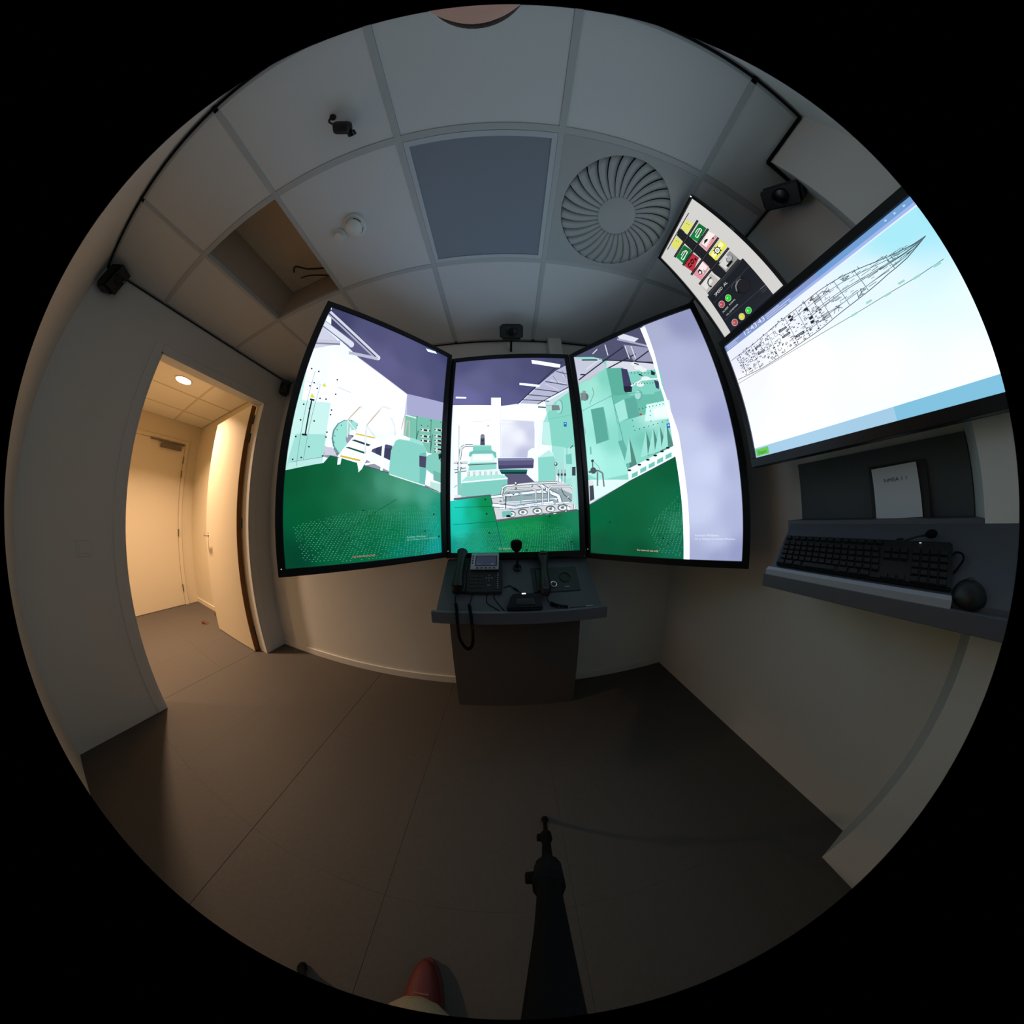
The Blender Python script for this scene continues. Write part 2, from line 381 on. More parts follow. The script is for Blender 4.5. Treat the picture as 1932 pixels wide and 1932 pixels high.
# smoke detector and its small neighbour
sd = thing('smoke_detector', 'round white smoke detector on the ceiling', 'smoke detector', (-.712, .330, CZ+.004))
bm = B(); lathe(bm, [(.058, 0), (.058, -.012), (.05, -.018), (0, -.018)], 32); ob('base', bm, 'white', sd, True)
bm = B(); lathe(bm, [(.044, -.018), (.042, -.034), (.03, -.044), (0, -.045)], 32); ob('head', bm, 'white', sd, True)
for a0 in (20, 110, 200, 290):
    bm = B()
    for k in range(5):
        t0 = R(a0+k*11); t1 = R(a0+k*11+11); 
        bm.faces.new([bm.verts.new((r0*math.cos(t_), r0*math.sin(t_), z0)) for r0, t_, z0 in ((.0442, t0, -.022), (.0442, t1, -.022), (.0436, t1, -.029), (.0436, t0, -.029))])
    ob('vent_slot', bm, 'void', sd)
sp = thing('sprinkler_cap', 'small white round ceiling cap beside the smoke detector', 'ceiling cap', (-.812, .345, CZ+.004))
bm = B(); lathe(bm, [(.034, 0), (.034, -.005), (.024, -.01), (.02, -.028), (0, -.03)], 24); ob('cap', bm, 'white', sp, True)
tr = thing('ceiling_sensor', 'small black camera-like sensor on the ceiling', 'sensor', (-.565, -.055, CZ+.004))
bm = B(); lathe(bm, [(.018, 0), (.018, -.006), (.007, -.008), (.007, -.03), (0, -.03)], 16); ob('mount', bm, 'black', tr, True)
bm = B(); box(bm, -.032, -.02, -.022, .032, .022, .022, .012, Matrix.Translation((0, 0, -.045)) @ Matrix.Rotation(R(20), 4, 'Z')); ob('body', bm, 'black', tr, True)
bm = B(); lathe(bm, [(.015, 0), (.017, .014), (.012, .016), (0, .016)], 16, Matrix.Translation((.024, .022, -.047)) @ Matrix.Rotation(R(-80), 4, 'X')); ob('lens', bm, 'blacks', tr, True)
bm = B(); tube(bm, smoothpath([(-.028, -.02, -.04), (-.045, -.035, -.03), (-.042, -.045, -.01), (-.036, -.045, 0)]), .004); lathe(bm, [(0, .004), (.011, .004), (.011, -.006), (0, -.008)], 12, Matrix.Translation((-.036, -.045, -.004))); ob('cable', bm, 'black', tr, True)

# ------------------------------------------------------------------ speakers and their cable
def speaker(label, loc, aim, w_=.1, h_=.16, d_=.1, roll=0, br=(0, 0, 0)):
    f = (Vector(aim)-Vector(loc)).normalized()
    x = Vector((0, 0, 1)).cross(f)*-1
    z = x.cross(f).normalized()
    if z.z < 0: z = -z
    x = f.cross(z).normalized()
    m = Matrix(((x.x, f.x, z.x, loc[0]), (x.y, f.y, z.y, loc[1]), (x.z, f.z, z.z, loc[2]), (0, 0, 0, 1))) @ Matrix.Rotation(R(roll), 4, 'Y')
    t = thing('speaker', label, 'speaker', mw=m, group='small black satellite speakers')
    bm = B(); prism(bm, [(-w_/2, d_/2), (w_/2, d_/2), (w_*.36, -d_/2), (-w_*.36, -d_/2)], 2, -h_/2, h_/2, .016); ob('cabinet', bm, 'black', t, True)
    bm = B(); box(bm, -w_/2+.01, d_/2-.002, -h_/2+.01, w_/2-.01, d_/2+.004, h_/2-.01, .002); ob('grille', bm, 'dk', t)
    bm = B(); lathe(bm, [(.0, .003), (.012, .004), (.028, .0), (.034, .005), (.036, .003)], 24, Matrix.Translation((0, d_/2+.004, -.0)) @ Matrix.Rotation(R(-90), 4, 'X')); ob('driver', bm, 'blacks', t, True)
    b = Vector(br); bl = m.inverted() @ b
    bm = B(); tube(bm, [(0, -d_/2+.01, 0), bl.lerp(Vector((0, -d_/2, 0)), .3), bl], .009); ob('bracket', bm, 'black', t, True)
    return t
zS = HC+1.27
speaker('black wall speaker in the back left ceiling corner', (-2.14, -.262, HC+1.285), (-.6, 1.2, 2.25), .1, .17, .09, 0, (XL, -.30, HC+1.28))
speaker('black wall speaker in the front corner above the doorway side', (-2.135, 1.195, HC+1.262), (-.8, -.4, 2.2), .1, .15, .09, 0, (XL, YF-.03, HC+1.27))
speaker('black speaker above the centre portrait screen', (.034, 1.10, HC+1.27), (.03, -.2, 1.3), .165, .105, .09, 0, (.034, YF, HC+1.265))
speaker('black speaker mounted sideways beside the pillar, above the small tilted monitor', (1.115, -.075, HC+1.262), (.1, .45, 1.5), .10, .17, .09, 35, (XR, -.08, HC+1.27))
q = CZ-.010; s_ = .009
pts = [(-2.16, YF-s_, q), (XL+s_, YF-.05, q), (XL+s_, YB+s_, q), (XP-s_, YB+s_, q), (XP-s_, YP+s_, q), (XR-s_, YP+s_, q), (XR-s_, YF-s_, q), (-2.1, YF-s_, q)]
bm = B()
for k_, (a, b) in enumerate(zip(pts[:-1], pts[1:])): tube(bm, [a, b], .0075 if k_ in (3, 4) else .0045, 8)
tag(ob('speaker_cable', bm, 'rubber', None, True), 'black cable running around the room along the ceiling edge', 'cable')
struct(ob('trim_2', box(B(), .318, YF-.05, HC+1.0, .42, YF, CZ, .003), 'wall'))

# light switch
sw = thing('light_switch', 'faint square light switch on the left wall', 'light switch', (XL, -.03, HC-.155))
ob('plate', box(B(), 0, -.04, -.04, .008, .04, .04, .003), 'wall', sw); ob('rocker', box(B(), .007, -.026, -.026, .012, .026, .026, .002), 'wall', sw)

# ------------------------------------------------------------------ displays
ART = {}
ART['left'] = '''
p|240,244,255,125|-3690 -6310 3690 -6310 3690 6310 -3690 6310
p|250,252,255,160|-2904 3550 1152 2330 1392 98 -1157 -446 -2537 412
g|1|-3690 6310 3690 6310 3690 2639 3690 2585 1399 2370 -1522 3641 -2141 4053 -3214 4652|-3166 5571 60 62 100;-1220 5613 80 80 120;-1591 4290 96 94 135;774 4856 84 84 126;17 3931 98 96 142;2801 5050 76 78 120;1982 3165 92 90 134;3526 3254 78 80 122;3701 6480 62 66 108
p|235,240,255,130|2088 6155 2769 6273 2900 6145 2245 5967
p|210,212,232,100|-3690 4863 -2812 4345 -2723 4019 -3690 3411
p|120,124,150,100|-3690 4855 -2125 4096 -2016 4538 -3690 5296
p|225,230,245,100|-3690 4930 -2115 4171 -2035 4499 -3690 5257
p|225,230,245,100|-1939 4372 -1930 4283 -1948 4201 -1989 4143 -2044 4120 -2103 4135 -2153 4187 -2186 4264 -2195 4352 -2178 4434 -2138 4494 -2083 4518 -2024 4503 -1972 4451
p|130,134,160,100|-3690 3696 -2580 4047 -2644 4332 -3690 3964
p|200,204,222,100|-3690 3793 -2607 4160 -2647 4331 -3690 3954
p|60,62,98,100|-3690 5765 -693 3868 -538 4252 -3690 6164
p|215,218,235,100|-3681 5901 -593 4049 -530 4204 -3643 6061
p|170,174,200,100|-3690 5698 -701 3888 -655 4002 -3690 5815
p|225,228,242,100|-442 4093 -440 4024 -458 3960 -494 3913 -539 3893 -586 3903 -624 3942 -647 4001 -650 4070 -632 4134 -597 4181 -552 4202 -504 4192 -465 4153
p|190,193,215,100|-560 4081 -2075 3851 -2060 3659 -554 3874
p|170,172,212,100|1367 2408 3690 2684 3690 1287 1353 975
p|200,203,232,100|1367 2408 1522 1024 -365 1280 -1438 3624
p|246,248,255,150|-1442 3571 1373 2360 1358 3 -1274 381 -2601 2355
p|120,195,175,100|1422 1151 3690 1424 3690 -749 2867 -768 2288 -222 1416 -198
p|70,130,118,100|2069 1233 2138 -255 2173 -248 2105 1243
p|70,130,118,100|2946 1258 3017 -739 3055 -732 2985 1270
p|235,245,245,100|1420 1069 2046 1067 2060 1143 1432 1143
p|215,235,232,100|2381 572 2888 652 2899 484 2393 408
p|25,32,32,100|2549 579 2756 606 2764 486 2557 460
p|25,32,32,100|2366 530 2439 550 2444 477 2371 458
p|25,32,32,100|2873 591 2949 611 2954 536 2877 516
p|215,235,232,100|2406 210 2911 281 2920 115 2417 50
p|25,32,32,100|2573 215 2779 238 2786 120 2580 98
p|25,32,32,100|2391 170 2463 188 2468 116 2395 99
p|25,32,32,100|2895 221 2971 240 2975 166 2899 147
p|215,235,232,100|2423 -57 2926 6 2934 -158 2433 -216
p|25,32,32,100|2589 -55 2794 -34 2801 -152 2596 -171
p|25,32,32,100|2407 -97 2480 -80 2484 -151 2412 -168
p|25,32,32,100|2910 -53 2985 -36 2989 -109 2913 -126
p|215,235,232,100|3235 805 3690 901 3690 724 3244 633
p|25,32,32,100|3416 817 3641 850 3647 724 3423 691
p|25,32,32,100|3217 761 3296 783 3300 707 3221 685
p|25,32,32,100|3690 836 3690 860 3690 781 3690 758
p|215,235,232,100|3255 425 3690 510 3690 336 3264 256
p|25,32,32,100|3436 433 3660 463 3665 338 3442 310
p|25,32,32,100|3238 382 3317 403 3320 327 3242 307
p|25,32,32,100|3690 446 3690 468 3690 390 3690 369
p|215,235,232,100|3270 144 3690 220 3690 48 3277 -23
p|25,32,32,100|3449 150 3672 175 3677 52 3454 28
p|25,32,32,100|3252 102 3330 121 3334 46 3255 28
p|25,32,32,100|3690 158 3690 178 3690 101 3690 81
p|215,235,232,100|3280 -88 3690 -19 3690 -190 3287 -254
p|25,32,32,100|3459 -84 3681 -62 3686 -184 3464 -205
p|25,32,32,100|3262 -130 3341 -112 3344 -186 3266 -203
p|25,32,32,100|3690 -81 3690 -62 3690 -138 3690 -156
p|215,235,232,100|3292 -364 3690 -303 3690 -472 3298 -529
p|25,32,32,100|3470 -363 3690 -343 3690 -465 3474 -483
p|25,32,32,100|3274 -405 3352 -388 3355 -462 3277 -478
p|25,32,32,100|3690 -364 3690 -346 3690 -422 3690 -439
p|215,235,232,100|3299 -547 3690 -491 3690 -660 3305 -710
p|25,32,32,100|3477 -547 3690 -530 3690 -651 3481 -667
p|25,32,32,100|3281 -587 3359 -571 3361 -644 3284 -660
p|25,32,32,100|3690 -552 3690 -535 3690 -610 3690 -626
p|25,32,32,100|2062 1212 2116 1228 2121 1172 2067 1156
p|25,32,32,100|2916 1259 2975 1277 2979 1219 2920 1201
p|25,32,32,100|2357 779 2412 794 2416 739 2361 724
p|25,32,32,100|2750 842 2807 858 2811 802 2754 786
p|25,32,32,100|3573 1331 3635 1350 3639 1290 3577 1271
p|60,90,90,100|2207 393 2128 -165 2172 -164 2251 394
p|60,90,90,100|3075 381 3007 -604 3054 -599 3124 388
p|150,150,165,100|-2240 -1270 -617 -1546 971 -2135 3690 -2811 3690 -2899 -725 -1957 -2217 -1745
g|1|-3690 -2425 -2190 -2011 -1934 -1644 -733 -1850 973 -2188 3690 -2970 3690 -6310 -3690 -6310|-3382 -2750 0 84 46;-2009 -2659 0 92 52;-2582 -4274 0 90 50;-3263 -5975 0 66 44;-1672 -5573 0 92 56;-986 -3603 0 100 58;-549 -2544 0 104 64;-254 -2875 8 112 74;461 -2676 52 142 110;1550 -2973 66 156 124;2738 -3221 66 160 134;782 -3840 20 122 84;2046 -3972 10 132 92;49 -4420 0 106 62;3379 -3785 0 146 116;3455 -4809 0 152 128;3510 -6013 4 150 142;2358 -5252 0 128 100;1145 -5032 0 114 72;2 -5832 0 100 64;1492 -6124 0 120 96
p|0,60,45,100|-2898 -6070 -365 -4424 -377 -4407 -2907 -6054
p|0,60,45,100|-366 -4424 1245 -3423 1232 -3404 -377 -4406
p|0,62,50,100|2404 -6310 3690 -4305 3690 -4293 2381 -6310
p|60,80,80,100|-450 -1943 968 -2207 978 -2169 -443 -1907
p|60,80,80,100|967 -2207 3690 -2958 3690 -2915 979 -2170
p|5,25,20,100|-1879 -4800 -1815 -4802 -1817 -4866 -1880 -4865
p|5,25,20,100|-1046 -5191 -980 -5194 -982 -5261 -1049 -5257
p|5,25,20,100|-404 -3966 -335 -3965 -335 -4035 -404 -4035
p|5,25,20,100|2670 -5026 2758 -5031 2756 -5113 2667 -5108
p|5,25,20,100|3215 -4127 3308 -4126 3307 -4211 3213 -4211
p|5,25,20,100|3506 -5351 3602 -5357 3599 -5443 3503 -5436
d|120,215,175,85|-3320 -4636 -914 -4074 1556 -3824 3475 -3611 3591 -6310 -25 -6258 -2969 -6120
p|196,236,232,110|-3690 2167 -3201 2304 -2986 1565 -2283 1589 -2227 -634 -2222 -2014 -3690 -2444
p|244,250,255,130|-3690 2361 -3201 2304 -2986 1565 -2283 1589 -2262 783 -3529 657
p|165,228,218,100|-3487 -894 -2212 -739 -2222 -2014 -3690 -2425
p|190,238,232,100|-3570 -2088 -2230 -1747 -2216 -2014 -3690 -2425
p|120,160,160,100|-3314 2231 -3284 -2239 -3265 -2242 -3293 2232
p|120,160,160,100|-2921 1544 -3033 -1960 -3014 -1963 -2901 1544
p|110,150,150,100|-3535 -2113 -2245 -1772 -2250 -1752 -3540 -2095
p|150,180,180,100|-3544 1577 -2494 1565 -2494 1581 -3545 1592
p|25,32,32,100|-3143 783 -3123 -871 -3065 -874 -3084 783
p|25,32,32,100|-3204 719 -2999 710 -2999 800 -3204 808
p|25,32,32,100|-3232 -926 -3026 -924 -3029 -843 -3235 -845
p|225,225,60,100|-3178 1078 -2995 864 -3225 858
p|225,225,60,100|-2756 1726 -2628 1537 -2823 1526
p|25,32,32,100|-3534 2328 -3468 2347 -3447 2267 -3513 2248
p|25,32,32,100|-3191 2264 -3125 2283 -3104 2203 -3171 2184
p|25,32,32,100|-3246 1636 -3181 1653 -3163 1576 -3228 1560
p|25,32,32,100|-3392 1438 -3327 1454 -3309 1378 -3374 1363
p|25,32,32,100|-3049 1387 -2983 1403 -2966 1327 -3032 1311
p|25,32,32,100|-3449 502 -3385 515 -3370 444 -3433 431
p|25,32,32,100|-3431 -231 -3368 -221 -3356 -289 -3419 -299
p|25,32,32,100|-2864 -184 -2800 -172 -2788 -242 -2852 -253
p|25,32,32,100|-2245 -602 -2180 -591 -2169 -661 -2235 -672
p|25,32,32,100|-2252 -831 -2187 -821 -2177 -890 -2242 -900
p|25,32,32,100|-3504 -983 -3442 -975 -3432 -1041 -3494 -1049
p|25,32,32,100|-2902 -1355 -2839 -1347 -2830 -1413 -2893 -1421
p|25,32,32,100|-3156 -1845 -3094 -1839 -3087 -1903 -3149 -1909
p|25,32,32,100|-3493 -1954 -3431 -1949 -3424 -2012 -3485 -2017
p|25,32,32,100|-2289 -1686 -2224 -1678 -2217 -1745 -2281 -1752
p|25,32,32,100|-2219 473 -2152 488 -2139 414 -2205 399
p|25,32,32,100|-2219 244 -2153 258 -2140 184 -2207 171
p|25,32,32,100|-2188 1299 -2120 1317 -2105 1239 -2172 1222
p|25,32,32,100|-2272 2070 -2203 2091 -2186 2009 -2254 1989
p|25,32,32,100|-2824 926 -2758 941 -2743 867 -2808 852
p|25,32,32,100|-2559 949 -2493 965 -2478 889 -2544 874
p|25,32,32,100|-3166 358 -3102 371 -3088 300 -3152 287
p|150,152,165,100|-2111 1642 -1458 1522 -1454 1547 -2108 1666
p|100,150,150,100|-506 -629 -540 -1044 -720 -1391 -1002 -1604 -1327 -1645 -1631 -1516 -1861 -1244 -1978 -880 -1961 -489 -1808 -142 -1543 94 -1212 165 -884 49 -629 -236
p|160,230,218,100|-513 -631 -544 -1032 -713 -1368 -980 -1573 -1287 -1613 -1576 -1486 -1794 -1222 -1906 -869 -1890 -490 -1746 -153 -1495 74 -1183 141 -872 27 -630 -250
p|250,252,255,140|-373 -371 -384 -676 -478 -932 -635 -1089 -822 -1118 -1001 -1018 -1141 -810 -1216 -532 -1213 -236 -1131 22 -981 191 -792 234 -602 138 -452 -79
p|160,230,218,100|-1234 114 -904 68 -898 -243 -1167 -372
p|25,32,32,100|-1655 -179 -1614 -171 -1608 -215 -1648 -223
p|25,32,32,100|-1804 -431 -1764 -423 -1758 -466 -1798 -474
p|25,32,32,100|-1864 -733 -1824 -726 -1818 -769 -1858 -775
p|25,32,32,100|-1860 -1019 -1821 -1013 -1815 -1055 -1855 -1061
p|25,32,32,100|-1824 -1317 -1785 -1312 -1780 -1354 -1819 -1359
p|25,32,32,100|-1680 -1536 -1641 -1531 -1636 -1573 -1676 -1578
p|25,32,32,100|-1220 117 -1178 126 -1172 81 -1213 72
p|25,32,32,100|-947 -35 -905 -26 -899 -72 -941 -81
p|205,208,225,100|-2235 -1304 -1874 -1289 -1636 -1642 -1934 -1644 -2192 -1675
p|78,76,112,100|-1246 -575 -567 -602 888 -764 823 -1532 -67 -1242 -1266 -984
p|58,58,92,100|57 -953 979 -909 782 -1499 85 -1295
p|150,152,180,100|-1055 -765 -1059 -863 -1092 -945 -1147 -997 -1214 -1007 -1279 -975 -1329 -907 -1355 -816 -1352 -720 -1320 -637 -1265 -584 -1198 -572 -1132 -603 -1081 -672
p|250,252,255,130|-1633 -1677 -940 -481 24 -608 -449 -1889 -634 -2268 -733 -1850
p|40,70,72,100|-1110 -827 -942 -768 -172 -892 -294 -990
p|20,90,62,100|-1330 -1212 -1177 -1160 -353 -1301 -432 -1387
p|222,205,60,100|-943 -519 -48 -565 -40 -487 -937 -443
p|215,190,30,100|-1509 -1667 -609 -1769 -596 -1683 -1499 -1584
p|250,252,255,140|24 -608 617 -369 1327 -132 1262 -358 -80 -1091 -384 -1808 -504 -2112 -661 -2285 -589 -1905
p|250,252,255,130|-1600 -1742 -1434 -1652 -1469 -2004 -1600 -2032
p|250,252,255,130|375 -534 361 -2084 479 -2081 498 -521
p|250,252,255,130|-368 -1922 642 -1604 621 -1515 -389 -1838
p|250,252,255,100|397 -1499 732 -2030 811 -1977 474 -1444
p|190,186,176,100|-1265 -728 -1346 128 -1408 117 -1326 -736
p|190,186,176,100|-1351 104 -861 946 -916 983 -1403 141
p|190,186,176,100|-917 944 -842 798 -785 837 -860 984
p|250,250,248,120|-1282 -731 -1364 125 -1391 120 -1309 -734
p|250,250,248,120|-1366 114 -876 956 -901 972 -1389 131
p|250,250,248,120|-901 955 -826 808 -801 826 -876 973
p|190,186,176,100|-387 -1367 -459 5 -524 -5 -451 -1373
p|190,186,176,100|-464 -17 106 1041 46 1074 -519 17
p|190,186,176,100|107 1043 187 1224 124 1252 45 1072
p|190,186,176,100|150 1199 601 1170 614 1251 161 1278
p|250,250,248,120|-405 -1369 -477 2 -506 -3 -433 -1372
p|250,250,248,120|-479 -8 89 1050 63 1065 -504 7
p|250,250,248,120|90 1051 169 1232 141 1245 62 1064
p|250,250,248,120|153 1221 604 1192 610 1228 158 1256
p|190,186,176,100|626 760 888 222 953 264 691 804
p|190,186,176,100|885 232 951 -217 1023 -198 957 254
p|250,250,248,120|644 772 906 234 935 252 673 791
p|250,250,248,120|905 238 971 -212 1003 -203 937 248
p|190,186,176,100|-1432 89 -901 -419 -858 -367 -1391 142
p|250,250,248,120|-1421 103 -889 -404 -870 -381 -1402 127
p|190,186,176,100|-520 13 -9 -556 42 -505 -472 65
p|250,250,248,120|-507 27 5 -541 28 -519 -486 50
p|215,180,120,100|-1368 129 -906 906 -930 923 -1391 146
p|215,180,120,100|-470 34 79 1003 53 1019 -494 50
p|60,60,96,100|2330 -1000 2876 -989 2851 -1648 2373 -1632
p|135,212,200,100|781 -2209 828 -1017 1024 -450 1416 -198 1925 -110 2467 -182 2746 -569 2822 -1609 2734 -2639 976 -2265
p|160,226,216,100|1181 -376 1416 -198 1925 -110 2467 -182 2618 -417 1767 -336
p|112,190,182,100|2414 -898 2773 -742 2822 -1609 2733 -2555 2422 -2501
p|68,64,98,100|2366 -1011 2895 -1003 2860 -1647 2390 -1621
p|250,252,255,100|814 -2250 2726 -2663 2742 -2614 827 -2206
p|250,252,255,120|1286 -141 1363 -64 1797 -156 1764 -294 1259 -317
p|200,196,188,100|1518 -51 1573 805 1514 798 1460 -55
p|200,196,188,100|1537 770 1669 761 1683 825 1550 834
p|200,196,188,100|1646 785 1705 -133 1764 -120 1706 801
p|200,196,188,100|1307 245 1382 977 1323 973 1249 243
p|200,196,188,100|1348 943 1408 942 1419 1007 1358 1007
p|200,196,188,100|1384 968 1397 188 1455 198 1443 980
p|130,205,190,100|2891 -897 3690 -490 3690 -1854 3184 -1950 2761 -1704 2783 -1005
p|90,150,145,100|3493 -738 3690 -538 3690 -1107 3690 -1195
p|25,32,32,100|3523 -732 3690 -643 3690 -920 3551 -1048
p|190,230,222,100|3050 -2337 3690 -2406 3690 -2907 3053 -2696
p|250,252,255,100|3089 -2376 3690 -2433 3690 -2341 3103 -2289
p|70,90,95,100|3220 -1796 3690 -1889 3690 -1835 3236 -1743
p|110,180,168,100|3227 -1726 3690 -1821 3690 -2371 3236 -2266
t|225,120,110,100|For internal use only|-0.0914|-0.6085|0.103
t|140,205,190,100|Activate Windows|0.1704|-0.5368|0.1073
t|120,200,185,100|Go to Settings to activate Windows.|0.1699|-0.5492|0.1716
'''
